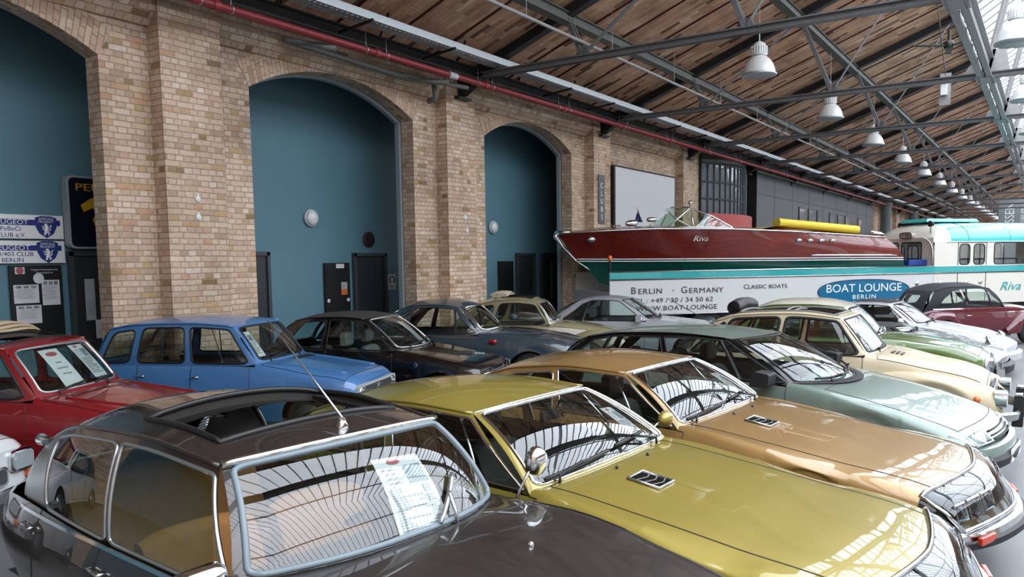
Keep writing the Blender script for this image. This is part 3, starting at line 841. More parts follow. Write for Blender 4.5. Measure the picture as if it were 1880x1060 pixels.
    def side_base(u, sg):
        d = wsD+(rsD-wsD)*u; p = B.shoulder(d, sg, gh.get('inset', .03)); p.z -= .0
        # meet the screen corners exactly
        k0 = max(0, 1-u/.12); k1 = max(0, 1-(1-u)/.12)
        c0 = Vector((bW.x, sg*wsW, bW.z)); c1 = Vector((bR.x, sg*rsW, bR.z))
        return p.lerp(c0, k0*k0).lerp(c1, k1*k1)
    def side_top(u, sg):
        d = RD[0]+(RD[-1]-RD[0])*u; w, z = pchip(RD, RY, [d])[0]; return Vector((L/2-d, sg*w, z))
    def s_side(sg):
        def f(u, v):
            p, q = bul(side_base(u, sg), side_top(u, sg), v, gh.get('sb', .04)); return p+Vector((0, sg*q, q*.2))
        return f
    fm = frame_m or paint_m; tm = trim_m or M_RUBBER
    sm_ = gh.get('screen_m') or fm
    for (nm, sf, w, st_) in (('windscreen', s_ws, gh.get('wswin', rrect(.045, .045, .03, .06, .09)), gh.get('wtr', .011)), ('rear_window', s_rs, gh.get('rswin', rrect(.08, .08, .08, .10, .12)), .010)):
        fr = MB(); g1 = MB(); t1 = MB()
        panel(sf, [(-1, 0), (1, 0), (1, 1), (-1, 1)], w, fr, g1, t1, st_, kr=8)
        go = build_glass(g1, nm, gh.get('ws_glass', glass), root); t1.build(nm+'_trim', screen_trim or tm, go, smooth=True); fr.build(nm+'_frame', sm_, root, angle=35)
    for sg in (-1, 1):
        sidef = MB(); sf = s_side(sg); div = gh['div']
        for q, wi in enumerate(gh['win']):
            (a0, a1), (b0, b1) = div[q], div[q+1]
            if wi is None:
                qp = MB() if gh.get('panel_m') else sidef
                qp.grid([[sf((a0+(b0-a0)*i/6)*(1-j/6)+(a1+(b1-a1)*i/6)*j/6, j/6) for j in range(7)] for i in range(7)])
                if gh.get('panel_m'): qp.build('quarter_panel', gh['panel_m'], root, smooth=True)
                continue
            gg = MB(); st = MB()
            panel(sf, [(a0, 0), (b0, 0), (b1, 1), (a1, 1)], wi, sidef, gg, st, gh.get('str', .009))
            go = build_glass(gg, 'side_window', glass, root); st.build('window_trim', tm, go, smooth=True)
        sidef.build('window_frame', fm, root, angle=35)
    # ---- roof: Coons patch with crown
    na, nb = 24, 26; cr = gh.get('crown', .05); pw = gh.get('crownp', 2)
    def coons(a, b):
        u = a*2-1
        F_, R_ = top_ws(u), top_rs(u); Lf, Rt = side_top(b, -1), side_top(b, 1)
        c00, c10, c01, c11 = top_ws(-1), top_ws(1), top_rs(-1), top_rs(1)
        P = F_*(1-b)+R_*b+Lf*(1-a)+Rt*a-(c00*(1-a)*(1-b)+c10*a*(1-b)+c01*(1-a)*b+c11*a*b)
        P.z += cr*(1-abs(u)**pw)*(1-abs(2*b-1)**gh.get('crownl', 3)); return P
    AA = [i/na for i in range(na+1)]; BB = [i/nb for i in range(nb+1)]
    ro = MB()
    if sunroof:
        a0, a1, b0, b1 = sunroof
        ins = lambda T, vals: sorted([t for t in T if all(abs(t-v) > .012 for v in vals)]+list(vals))
        AA = ins(AA, (a0, a1)); BB = ins(BB, (b0, b1))
    Vr = [coons(a, b) for b in BB for a in AA]; Fr = []
    for i in range(len(BB)-1):
        for j in range(len(AA)-1):
            if sunroof and a0 < (AA[j]+AA[j+1])/2 < a1 and b0 < (BB[i]+BB[i+1])/2 < b1: continue
            k = i*len(AA)+j; Fr.append((k, k+1, k+1+len(AA), k+len(AA)))
    ro.add(Vr, Fr); ro.build('roof', roof_m or paint_m, root, smooth=True)
    for sg in (-1, 1):
        rg = MB(); rg.tube([side_top(u, sg)+Vector((0, sg*.004, 0)) for u in np.linspace(0, 1, 24)], gh.get('gutter', .010), 6)
        rg.build('roof_gutter', gh.get('gutter_m') or fm, root, smooth=True)
    # ---- cabin
    im = mat('trim '+interior, interior, .75, noise=.1)
    db = MB(); zb = B.shoulder(dc[0])[2]
    x0 = L/2-dc[0]; G = []
    for (dx, z) in ((.12, zb-.04), (-.10, zb+.01), (-.22, zb-.02), (-.26, zb-.12), (-.2, zb-.3)): G.append([(x0+dx, y, z) for y in np.linspace(-wsW*.98, wsW*.98, 7)])
    db.grid(G); db.build('dashboard', mat('dashboard black', '#1b1b1d', .6), root, smooth=True)
    if steering:
        sw = MB(); c = Vector((x0-.42, .36, zb-.02)); ax = Vector((.5, 0, -.86)).normalized(); e1 = Vector((0, 1, 0)); e2 = ax.cross(e1)
        sw.tube([c+(e1*math.cos(a)+e2*math.sin(a))*.19 for a in [2*PI*i/28 for i in range(28)]], .013, 6, closed=True)
        sw.tube([c, c+ax*.35], .025, 6); sw.bar(c-e1*.18, c+e1*.18, .03, .012); sw.build('steering_wheel', gh.get('wheel_m') or M_BLACK, root, smooth=True)
    for s_ in seats:
        if s_[0] is None: continue
        d, y, z, w_, hr = s_[:5]; seat(root, L/2-d, y, z, w_, im, hr, *(s_[5:] if len(s_) > 5 else ()))
    for sg in (-1, 1):   # inner door lining
        tri = MB(); G = []
        for d in np.linspace(dc[0]+.05, dc[1]-.1, 12):
            p = B.shoulder(d, sg, .06); G.append([(p.x, p.y, p.z-.01), (p.x, sg*(abs(p.y)-.03), p.z-.25), (p.x, sg*(abs(p.y)-.05), zf)])
        tri.grid(G); tri.build('door_lining', mat('lining '+lining, lining, .8) if lining else im, root, smooth=True)
    if wheels is None: wheels = [(a, yw) for a in B.arches for yw in (B.Y[:, 2].max()-.13,)]
    for (d, y) in wheels:
        for sg in (-1, 1): wheel(root, L/2-d, sg*y, R, tyre_w, sg, tone=hub_m)
    K = dict(root=root, B=B, s_ws=s_ws, s_rs=s_rs, s_side=s_side, coons=coons, L=L, base_ws=base_ws, top_ws=top_ws, side_base=side_base, side_top=side_top, V=V)
    return K

def surf_ribbon(fn, pts, r, m, name, root, n=6):
    mb = MB(); mb.tube([fn(*p) for p in pts], r, n); return mb.build(name, m, root, smooth=True)
def wiper(K, u0, v0, u1, v1, lift=.02, m=None, name='wiper', arm=(.0, -.03)):
    s = K['s_ws']; mb = MB(); up = Vector((.5, 0, .8)).normalized()*lift
    n = 9; B_ = [s(u0+(u1-u0)*t, v0+(v1-v0)*t)+up for t in np.linspace(0, 1, n)]
    mb.tube(B_, .012, 6); mid = (B_[n//2]+up*.8)
    mb.tube([s(u0+arm[0], -.0+arm[1])+up*.4, s(u0+arm[0], .02)+up*1.6, mid, B_[n//2+1]], .009, 5)
    return mb.build(name, m or M_BLACK, K['root'], smooth=True)
def sheet(K, label, u, v, du, dv, kind=0, tilt=0, group='price sheets behind the windscreens', inset=.02, lines=9):
    """printed A4 sheet standing behind the windscreen: a thing of its own"""
    s = K['s_ws']; root = K['root']; n = Vector((.55, 0, .83)).normalized()*-inset
    def P(a, b):
        ca, sa = math.cos(tilt), math.sin(tilt); x, y = (a-.5)*du, (b-.5)*dv
        return s(u+(x*ca-y*sa), v+(x*sa*.9+y*ca))+n
    W = root.matrix_basis
    mx = Matrix.Translation(root.location) @ Matrix.Rotation(root.rotation_euler.z, 4, 'Z')
    t = empty('paper_sheet', mx @ P(.5, .0), 0, label, 'paper', group)
    inv = Matrix.Translation(-(mx @ P(.5, 0)))
    Q = lambda a, b, o=0: inv @ (mx @ (P(a, b)-n.normalized()*o))
    g = MB(); G = [[Q(a, b) for a in np.linspace(0, 1, 5)] for b in np.linspace(0, 1, 5)]; g.grid(G)
    G2 = [[Q(a, b, -.0015) for a in np.linspace(0, 1, 5)] for b in np.linspace(0, 1, 5)]; g.grid(G2, flip=True); g.build('page', M_PAPER, t)
    ink = MB()
    def blk(a0, a1, b0, b1): ink.add([Q(a0, b0, .002), Q(a1, b0, .002), Q(a1, b1, .002), Q(a0, b1, .002)], [(0, 1, 2, 3)])
    if lines:
        for i in range(lines):
            b = .55-.5*i/lines; blk(.08, .92-(.25 if i % 4 == 3 else .03*(i % 3)), b, b+.30/lines)
        for i in range(4): blk(.08, .38, .82-.06*i, .835-.06*i)
        ink.build('print', mat('grey print', '#8b8f94', .6), t)
        p = MB(); p.add([Q(.52, .62, .002), Q(.92, .62, .002), Q(.92, .86, .002), Q(.52, .86, .002)], [(0, 1, 2, 3)]); p.build('picture', mat('printed photo', '#7d8b92', .5, noise=.5, nscale=60), t)
        lo = MB(); lo.add([Q(.4+.14*math.cos(a), .93+.035*math.sin(a), .002) for a in [2*PI*i/20 for i in range(20)]], [tuple(range(20))]); lo.build('emblem', mat('sheet emblem', '#a8545a', .5), t)
    return t, Q
def mirror(K, base, head, w, h, name='wing_mirror', m=None, face=(-1, 0, 0), shape='round'):
    t = MB(); base = Vector(base); head = Vector(head); mb = MB(); mb.tube([base, base.lerp(head, .6)+Vector((0, 0, .01)), head], .009, 8)
    f = Vector(face).normalized(); sd = f.cross(Vector((0, 0, 1))).normalized(); up = sd.cross(f)
    k = 24; V = []
    e = .5 if shape == 'rect' else 1.0
    def ring(s, o): return [head+f*o+sd*(w/2*s*math.copysign(abs(math.cos(a))**e, math.cos(a)))+up*(h/2*s*math.copysign(abs(math.sin(a))**e, math.sin(a))) for a in [2*PI*i/k for i in range(k)]]
    G = [ring(.93, .012), ring(1, .012), ring(1, -.012), ring(.85, -.04), ring(.4, -.055), ring(.02, -.06)]
    mb2 = MB(); mb2.grid([[r[i] for r in G] for i in range(k)], closed_u=True)
    o = mb2.build(name, m or M_CHROME, K['root'], smooth=True); mb.build('mirror_arm', M_CHROME, o, smooth=True)
    g = MB(); g.add(ring(.93, .012), [tuple(range(k))]); g.build('mirror_glass', mat('mirror glass', '#cfd6da', .02, metal=1.0), o)
    return o
def lamp_round(K, c, r, n, name='headlight', rim=.014, depth=.05, glass=None):
    c = Vector(c); q = Vector(n).normalized().to_track_quat('Z', 'Y'); M = Matrix.Translation(c) @ q.to_matrix().to_4x4()
    b = MB(); b.lathe([(r, -depth), (r+rim, -depth*.3), (r+rim, 0), (r, .012), (r*.97, .004)], M=M, n=28); o = b.build(name, M_CHROME, K['root'], smooth=True)
    i = MB(); i.lathe([(r*.97, .0), (r*.7, -depth*.5), (r*.3, -depth*.8), (0, -depth*.85)], M=M, n=24); i.build('reflector', mat('reflector', '#c8ccd0', .15, metal=1), o, smooth=True)
    g = MB(); g.lathe([(r*.97, .006), (r*.8, .022), (r*.4, .036), (0, .04)], M=M, n=24); g.build('lens', glass or glass_mat('lens glass', (.85, .88, .9), .12), o, smooth=True)
    return o
def strip_on(K, name, m, ds, zf, h, sg=-1, out=.006, th=.012):
    """moulding on the flank along ds at height zf(d)"""
    B = K['B']; mb = MB(); G = []
    for d in ds:
        z = zf(d) if callable(zf) else zf
        p = B.side(d, z+h/2, sg); q = B.side(d, z-h/2, sg); o = Vector((0, sg*out, 0))
        G.append([p, p+o, q+o, q])
    mb.grid(G); return mb.build(name, m, K['root'], angle=40)
def handle(K, d, z, l=.12, sg=-1, m=None):
    B = K['B']; a = B.side(d, z, sg); b = B.side(d+l, z, sg); o = Vector((0, sg*.03, 0)); mb = MB()
    mb.tube([a, a+o, b+o*.9, b+o*.3], .010, 8); return mb.build('door_handle', m or M_CHROME, K['root'], smooth=True)
def patch(fn, u0, u1, v0, v1, nu=8, nv=6, mb=None):
    mb = mb or MB(); mb.grid([[fn(u0+(u1-u0)*i/nu, v0+(v1-v0)*j/nv) for j in range(nv+1)] for i in range(nu+1)]); return mb

def bumper(K, prof, ymax, m, name='bumper', wrap=.5, zc=.45, off=.05, n=24, back=None):
    """bumper swept round the nose (or tail): prof = list of (outward, z) relative to (off, zc)"""
    B = K['B']; L = K['L']; P = []
    for y in np.linspace(-1, 1, n+1): P.append((B.warp(0, y*ymax)+off-.06*abs(y)**6, y*ymax, (1.0, 0.0)))
    out = [( p[0], p[1], 1, 0) for p in P]
    x0 = P[0][0]
    def side(sg): return [(x0-.02-wrap*t, sg*(ymax+.05+.01*t), .25*(1-t) if t < .3 else 0, sg) for t in (.08, .3, .6, 1)]
    pts = side(-1)[::-1]+out+side(1); G = []
    for (x, y, nx, ny) in pts:
        l = math.hypot(nx, ny) or 1; G.append([(x+o*nx/l, y+o*ny/l, zc+z) for o, z in prof+[prof[0]]])
    mb = MB(); mb.grid(G); mb.add(G[0][:-1], [tuple(range(len(prof)))]); mb.add(G[-1][:-1], [tuple(range(len(prof)))])
    return mb.build(name, m, K['root'], angle=45)
def quadlamp(K, pts, name='headlight', depth=.05, m=None, lens=None):
    """rectangular lamp set in a frame: pts = 4 corners (outer face)"""
    P = [Vector(p) for p in pts]; n = (P[1]-P[0]).cross(P[3]-P[0]).normalized(); c = sum(P, Vector())/4
    if n.x < 0: n = -n
    f = MB(); f.tube(P, .010, 6, closed=True); f.add([p for p in P]+[p.lerp(c, .25)-n*depth for p in P], [(0, 1, 5, 4), (1, 2, 6, 5), (2, 3, 7, 6), (3, 0, 4, 7), (4, 5, 6, 7)])
    o = f.build(name, m or M_CHROME, K['root']); g = MB(); g.add([p+n*.004 for p in P]+[c+n*.015], [(0, 1, 4), (1, 2, 4), (2, 3, 4), (3, 0, 4)]); g.build('lens', lens or glass_mat('lens glass', (.85, .88, .9), .12), o); return o
# ------------------------------------------------------------------ the cars
CARS = {}
R_ = math.radians
POSE = dict(ds=(2.71, 2.98, -95.8), sm1=(4.52, 2.70, -93), sm2=(6.54, 2.65, -93.8), xm=(8.84, 2.65, -95.3), dyane=(10.68, 2.3, -89.5), green=(13.5, 2.84, -86), grey=(15.5, 2.65, -92), white911=(17.5, 2.6, -95.5),
            r4red=(4.06, 8.5, -64), r4blue=(6.85, 8.75, -69), r5=(9.34, 8.47, -73), darkblue=(11.5, 8.68, -71.5), beetle=(13.6, 8.6, -69), merc=(15.84, 7.6, -75), cabrio=(22.8, 1.7, -46), white=(1.82, 8.53, -62))
def pose(n):
    x, y, a = POSE[n]; return dict(loc=(x, y), yaw=R_(a))

# --- dark brown saloon with open roof (nearest)
B = Body([[0, .40, .30, .55, .42, .50, .52, .35, .56, .57], [.15, .62, .24, .72, .42, .66, .60, .45, .65, .66], [.6, .78, .22, .87, .48, .81, .74, .56, .765, .78],
          [1.1, .80, .22, .895, .52, .85, .84, .62, .865, .885], [1.6, .80, .22, .895, .56, .84, .905, .64, .94, .96], [2.1, .80, .22, .89, .52, .81, .90, .66, .95, .98],
          [3.2, .78, .22, .87, .52, .78, .88, .62, .96, 1.0], [4.1, .70, .24, .78, .54, .71, .87, .55, .95, 1.0], [4.7, .60, .28, .68, .55, .62, .82, .48, .88, .92], [5.1, .50, .40, .55, .52, .50, .68, .4, .74, .76]],
         5.1, nose=(.25, 2, .8), arches=(.93,), R=.34)
P_DS = paint('dark brown', '#2b2523', metal=.3, rough=.38)
gh = dict(ws=(1.82, 2.06, .76), rs=(4.78, 4.64, .52), fc=(2.22, 1.37), rc=(4.46, 1.18), roof=[(2.34, .62, 1.335), (2.9, .645, 1.385), (3.6, .625, 1.35), (4.36, .51, 1.16)], crown=.07, crownp=2.2,
          div=[(0, 0), (.40, .385), (.74, .83), (1, 1)], win=[rrect(.035, .02, .015, .09, .05), rrect(.03, .05, .015, .10, .07), None], wp=2.4, wb=.035, wtr=.015, sb=.03, str=.010, wswin=rrect(.03, .03, .03, .05, .06), inset=.02, panel_m=M_ALU, ws_glass=glass_mat('windscreen glass', (.74, .79, .77), .08))
K = CARS['ds'] = car('vintage_saloon', 'dark brown saloon with open sunroof and tan seats, nearest the camera', B, gh, P_DS, interior='#94632f', glass=glass_mat('green tinted saloon glass', (.52, .66, .57), .07), doors=((2.02, 3.12), (3.12, 3.95)), hood=(.12, 1.81, 9),
    seats=((2.75, .36, .36, .62, False, .56), (2.75, -.36, .36, .62, False, .56), (3.75, .0, .40, 1.2, False)), trim_m=M_ALU, screen_trim=mat('grey screen rubber', '#6f7d85', .4), sunroof=(.10, .90, .11, .42), lining='#33271c', frame_m=P_DS, R=.34, hub_m=M_ALU, **pose('ds'))

# --- two coupes of the same shape
def make_sm(key, name, label, pcol, int_col):
    B = Body([[0, .70, .30, .80, .38, .80, .46, .60, .50, .50], [.05, .76, .26, .86, .42, .845, .55, .64, .585, .595], [.20, .80, .24, .88, .47, .862, .645, .68, .675, .688],
              [.9, .82, .22, .91, .50, .88, .735, .70, .775, .785], [1.4, .82, .22, .918, .52, .875, .805, .70, .84, .855], [1.95, .82, .22, .915, .54, .85, .875, .70, .905, .925],
              [3.2, .80, .22, .88, .56, .80, .90, .62, .95, .96], [4.2, .74, .26, .80, .56, .74, .88, .6, .93, .94], [4.893, .66, .36, .72, .50, .68, .66, .5, .70, .72]],
             4.893, nose=(.24, 1.5, 1.3), arches=(1.02, 3.97), R=.33)
    gh = dict(ws=(1.95, 2.03, .84), rs=(4.62, 4.50, .56), fc=(2.52, 1.28), rc=(4.3, 1.10), roof=[(2.60, .63, 1.25), (3.1, .65, 1.275), (3.7, .59, 1.22), (4.25, .47, 1.08)], crown=.05, crownp=2.4,
              div=[(0, 0), (.46, .40), (1, 1)], win=[rrect(.06, .03, .03, .09, .04), [(.04, .03), (.55, .05), (.50, .80), (.45, .84), (.06, .86), (.03, .8)]], wp=2.2, wb=.03, wtr=.012, sb=.03, wswin=rrect(.03, .03, .03, .04, .05), ws_glass=glass_mat('windscreen glass', (.74, .79, .77), .08))
    P = paint(key, pcol, metal=.35, rough=.36)
    K = CARS[key] = car(name, label, B, gh, P, interior=int_col, doors=((1.98, 3.20),), hood=(.20, 1.99, 12), extra=(('headlight_panel', .0, .20, 6, 99, M_BLACKG),), seats=((2.95, .38, .30, .56, True, .55), (2.95, -.38, .30, .56, True, .55), (3.75, 0, .34, 1.1, False, .45)),
                        screen_trim=M_CHROME, trim_m=M_CHROME, hub_m=M_ALU, R=.33, **pose(key))
    return K
make_sm('sm1', 'coupe', 'olive gold coupe with a black bonnet vent, beside the dark brown saloon', '#95863a', '#26241d')
make_sm('sm2', 'coupe', 'bronze gold coupe parked between the olive gold coupe and the pale green hatchback', '#997948', '#2b2922')

# --- pale green hatchback
B = Body([[0, .72, .28, .80, .40, .80, .48, .62, .54, .55], [.10, .76, .24, .85, .42, .835, .56, .66, .615, .63], [.5, .80, .22, .88, .50, .86, .70, .70, .735, .75], [1.2, .80, .22, .895, .54, .865, .845, .70, .88, .895],
          [1.75, .80, .22, .895, .56, .845, .915, .68, .945, .96], [3.3, .80, .22, .89, .58, .82, .95, .62, .98, 1.0], [4.3, .76, .26, .84, .60, .78, .97, .6, 1.0, 1.02], [4.708, .72, .36, .78, .60, .74, .93, .58, .97, .98]],
         4.708, nose=(.20, 2, 1.0), arches=(.98, 3.83), R=.32)
gh = dict(ws=(1.36, 1.72, .77), rs=(4.62, 4.52, .66), fc=(2.20, 1.345), rc=(4.30, 1.27), roof=[(2.40, .585, 1.325), (3.0, .61, 1.36), (3.7, .58, 1.335), (4.22, .52, 1.26)], crown=.03, crownp=2.6,
          div=[(0, 0), (.46, .44), (.80, .80), (1, 1)], win=[[(.04, .03), (.97, .03), (.97, .90), (.10, .93)], rrect(.04, .04, .03, .1, .04), [(.05, .05), (.75, .10), (.55, .85), (.05, .88)]], wb=.025, wtr=.012, wswin=rrect(.035, .035, .02, .04, .04), sb=.025)
P_XM = paint('pale green silver', '#788a82', metal=.4, rough=.34, coat=.6)
K = CARS['xm'] = car('hatchback', 'pale silvery green wedge-shaped hatchback with black door mirror and black pillars', B, gh, P_XM, interior='#2b2e2f', doors=((1.72, 2.95), (2.95, 3.75)), hood=(.16, 1.38, 11),
    seats=((2.75, .38, .36, .52, True, .58), (2.75, -.38, .36, .52, True, .58), (3.7, 0, .36, 1.25, False)), frame_m=M_BLACKG, R=.32, **pose('xm'))

# --- cream economy car with rolled back canvas roof
def fender(K, st, arch, R, sg, m, name='front_wing', gap=.04):
    D = [a[0] for a in st]; Y = np.array([a[1:] for a in st]); G = []
    dd = sorted(set([round(x, 3) for x in list(np.linspace(D[0], D[-1], 34))+([arch+q for q in np.linspace(-R-gap, R+gap, 19)] if arch else [])])); dd = [d for d in dd if D[0] <= d <= D[-1]]
    for d in dd:
        yi, yo, zl, zt = pchip(D, Y, [d])[0]
        if arch:
            q = (R+gap)**2-(d-arch)**2
            if q > 0: zl = min(max(zl, R+math.sqrt(q)-.02), zt-.03)
        h = zt-zl; w = yo-yi
        P = np.array([[yi, zt-min(.10, h*.3)], [yi+w*.25, zt-.015], [yi+w*.55, zt], [yi+w*.84, zt-min(.07, h*.2)], [yo, zt-min(.22, h*.5)], [yo-.015, zl+h*.12], [yo-.02, zl]])
        G.append([(K['L']/2-d, sg*p[0], p[1]) for p in crom(P, 4)])
    mb = MB(); mb.grid(G); 
    for S in (G[0], G[-1]): mb.add(S, [tuple(range(len(S)))])
    return mb.build(name, m, K['root'], angle=50)
B = Body([[.16, .40, .40, .46, .5, .45, .70, .34, .765, .785], [.3, .48, .36, .52, .5, .50, .79, .38, .845, .865], [.8, .58, .34, .61, .55, .58, .90, .44, .945, .96], [1.25, .66, .32, .69, .6, .665, .985, .52, 1.02, 1.04],
          [1.5, .70, .30, .735, .6, .70, 1.0, .54, 1.03, 1.05], [2.6, .70, .30, .74, .6, .70, .99, .54, 1.03, 1.05], [3.4, .64, .34, .68, .6, .64, .95, .5, 1.0, 1.02], [3.87, .55, .45, .58, .6, .54, .82, .42, .86, .88]],
         3.87, arches=(3.12,), R=.30)
gh = dict(ws=(1.28, 1.40, .61), rs=(3.66, 3.60, .52), fc=(1.66, 1.45), rc=(3.28, 1.38), roof=[(1.70, .555, 1.44), (2.2, .575, 1.485), (2.9, .565, 1.45), (3.22, .53, 1.36)], crown=.03,
          div=[(0, 0), (.47, .42), (.83, .86), (1, 1)], win=[rrect(.09, .05, .05, .10, .08), rrect(.05, .05, .05, .10, .12), [(.10, .06), (.80, .06), (.55, .70), (.2, .84), (.08, .80)]], wb=.012, sb=.02, wtr=.012, wswin=rrect(.04, .04, .05, .06, .06), str=.019)
P_DY = paint('cream', '#c3b698', rough=.35, coat=.5)
K = CARS['dyane'] = car('economy_car', 'cream economy car with black canvas roof rolled back and red seats', B, gh, P_DY, interior='#b23a2a', lining='#26231f', doors=((1.42, 2.42), (2.42, 3.2)), hood=(.18, 1.27, 8),
    seats=((2.3, .3, .42, .5, False, .5), (2.3, -.3, .42, .5, False, .5), (3.1, 0, .42, 1.1, False, .5)), R=.30, tyre_w=.13, sunroof=(.12, .88, .06, .80), wheels=((.72, .62), (3.12, .62)), **pose('dyane'))

# --- two small high hatchbacks
def make_r4(key, label, P, int_col):
    B = Body([[0, .56, .34, .62, .45, .615, .66, .5, .735, .75], [.10, .60, .30, .675, .48, .66, .735, .5, .805, .82], [.6, .66, .26, .72, .52, .685, .82, .52, .885, .905], [1.05, .67, .26, .735, .55, .69, .89, .54, .94, .96],
              [1.35, .68, .26, .74, .56, .69, .93, .55, .97, .985], [2.6, .68, .26, .74, .56, .69, .93, .55, .97, .985], [3.3, .66, .28, .72, .56, .67, .92, .55, .96, .97], [3.62, .62, .34, .68, .56, .64, .88, .55, .92, .93], [3.668, .60, .40, .66, .56, .62, .80, .5, .84, .85]],
             3.668, arches=(.62, 3.05), R=.30, nose=(.10, 2, .5))
    gh = dict(ws=(1.20, 1.30, .625), rs=(3.63, 3.60, .60), fc=(1.60, 1.43), rc=(3.42, 1.38), roof=[(1.64, .565, 1.415), (2.2, .59, 1.45), (3.0, .585, 1.43), (3.38, .555, 1.37)], crown=.06, crownp=2.6,
              div=[(0, 0), (.40, .35), (.74, .72), (1, 1)], win=[rrect(.12, .06, .06, .10, .10), rrect(.06, .06, .06, .10, .12), rrect(.12, .22, .06, .14, .16)], wb=.012, sb=.02, wswin=rrect(.05, .05, .06, .07, .09), wtr=.014, str=.012, gutter=.014)
    K = CARS[key] = car('small_estate', label, B, gh, P, interior=int_col, doors=((1.36, 2.16), (2.16, 2.92)), hood=(.12, 1.22, 9), R=.30, tyre_w=.14,
        seats=((2.05, .32, .40, .5, False, .52), (2.05, -.32, .40, .5, False, .52), (2.9, 0, .40, 1.15, False, .5)), **pose(key), **(dict(sunroof=(.10, .90, .08, .26), screen_trim=M_ALU) if key == 'r4red' else {}))
    return K
make_r4('r4red', 'dark red small car with white notices in its windscreen and open canvas roof', paint('dark red', '#7d141c', rough=.3), '#3a2c26')
make_r4('r4blue', 'sky blue boxy small car standing before the brick pier', paint('sky blue', '#4678ae', rough=.35), '#26282b')

# --- black hatchback
B = Body([[0, .62, .30, .70, .40, .70, .55, .56, .64, .65], [.10, .68, .26, .75, .42, .735, .64, .58, .70, .71], [.6, .72, .24, .775, .5, .75, .76, .60, .80, .82], [1.15, .72, .24, .775, .54, .745, .84, .62, .885, .90], [1.5, .72, .24, .775, .56, .735, .88, .6, .92, .93],
          [2.6, .72, .24, .77, .56, .73, .89, .6, .93, .94], [3.2, .70, .26, .75, .56, .71, .90, .58, .94, .95], [3.506, .66, .34, .71, .56, .68, .86, .55, .9, .91]], 3.506, nose=(.10, 2, .6), arches=(.66, 3.02), R=.29)
gh = dict(ws=(1.18, 1.36, .66), rs=(3.46, 3.42, .62), fc=(1.80, 1.365), rc=(3.1, 1.33), roof=[(1.90, .56, 1.345), (2.3, .58, 1.37), (2.8, .57, 1.355), (3.06, .54, 1.31)], crown=.035, crownp=2.6,
          div=[(0, 0), (.56, .48), (1, 1)], win=[rrect(.06, .03, .03, .09, .05), [(.06, .04), (.62, .10), (.75, .30), (.62, .86), (.06, .90)]], wb=.02, sb=.02, wtr=.014, wswin=rrect(.04, .04, .04, .05, .08))
P_BK = paint('black', '#09090a', rough=.25)
K = CARS['r5'] = car('hatchback', 'black three-door hatchback with grey seats behind the sky blue car', B, gh, P_BK, interior='#6f7371', lining='#1a1a1b', roof_m=mat('charcoal vinyl roof', '#353434', .75, bump=.1, nscale=300), doors=((1.38, 2.46),), hood=(.10, 1.2, 11), screen_trim=M_ALU,
    seats=((2.05, .34, .36, .48, True, .52, .15), (2.05, -.34, .36, .48, True, .52, .15), (2.85, 0, .38, 1.15, False, .5)), R=.29, tyre_w=.16, **pose('r5'))

# --- dark blue rounded saloon of the fifties
B = Body([[.0, .45, .32, .60, .45, .62, .60, .42, .68, .70], [.12, .62, .27, .74, .46, .72, .74, .48, .78, .80], [.55, .72, .24, .80, .5, .77, .86, .52, .87, .90], [1.1, .76, .24, .82, .54, .77, .91, .58, .945, .97], [1.55, .76, .24, .82, .56, .76, .93, .6, .97, 1.0],
          [2.6, .76, .24, .82, .56, .755, .93, .6, .97, .99], [3.4, .74, .26, .80, .56, .72, .91, .58, .96, .98], [4.0, .66, .30, .74, .54, .66, .82, .52, .88, .90], [4.4, .54, .40, .60, .52, .54, .66, .42, .70, .72]], 4.4, nose=(.16, 2, .6), arches=(.80, 3.4), R=.33)
gh = dict(ws=(1.50, 1.70, .66), rs=(3.85, 3.72, .56), fc=(1.98, 1.43), rc=(3.2, 1.38), roof=[(2.10, .56, 1.405), (2.5, .585, 1.44), (2.9, .57, 1.42), (3.16, .52, 1.36)], crown=.075, crownp=2.2,
          div=[(0, 0), (.20, .06), (.66, .72), (1, 1)], win=[[(.14, .06), (.97, .06), (.97, .86), (.80, .86)], rrect(.02, .03, .05, .10, .05), [(.08, .06), (.62, .06), (.45, .70), (.10, .86)]], wb=.03, sb=.035, wtr=.02, wswin=rrect(.05, .05, .06, .07, .12))
P_DB = paint('dark blue', '#33434f', rough=.3)
K = CARS['darkblue'] = car('vintage_saloon', 'dark blue rounded fifties saloon with pale steering wheel and red wing lamp', B, gh, P_DB, interior='#4b4238', doors=((1.72, 2.75),), hood=(.15, 1.52, 10), screen_trim=M_CHROME,
    seats=((2.7, 0, .40, 1.2, False, .46), (3.4, 0, .40, 1.2, False, .45)), R=.33, **pose('darkblue'))

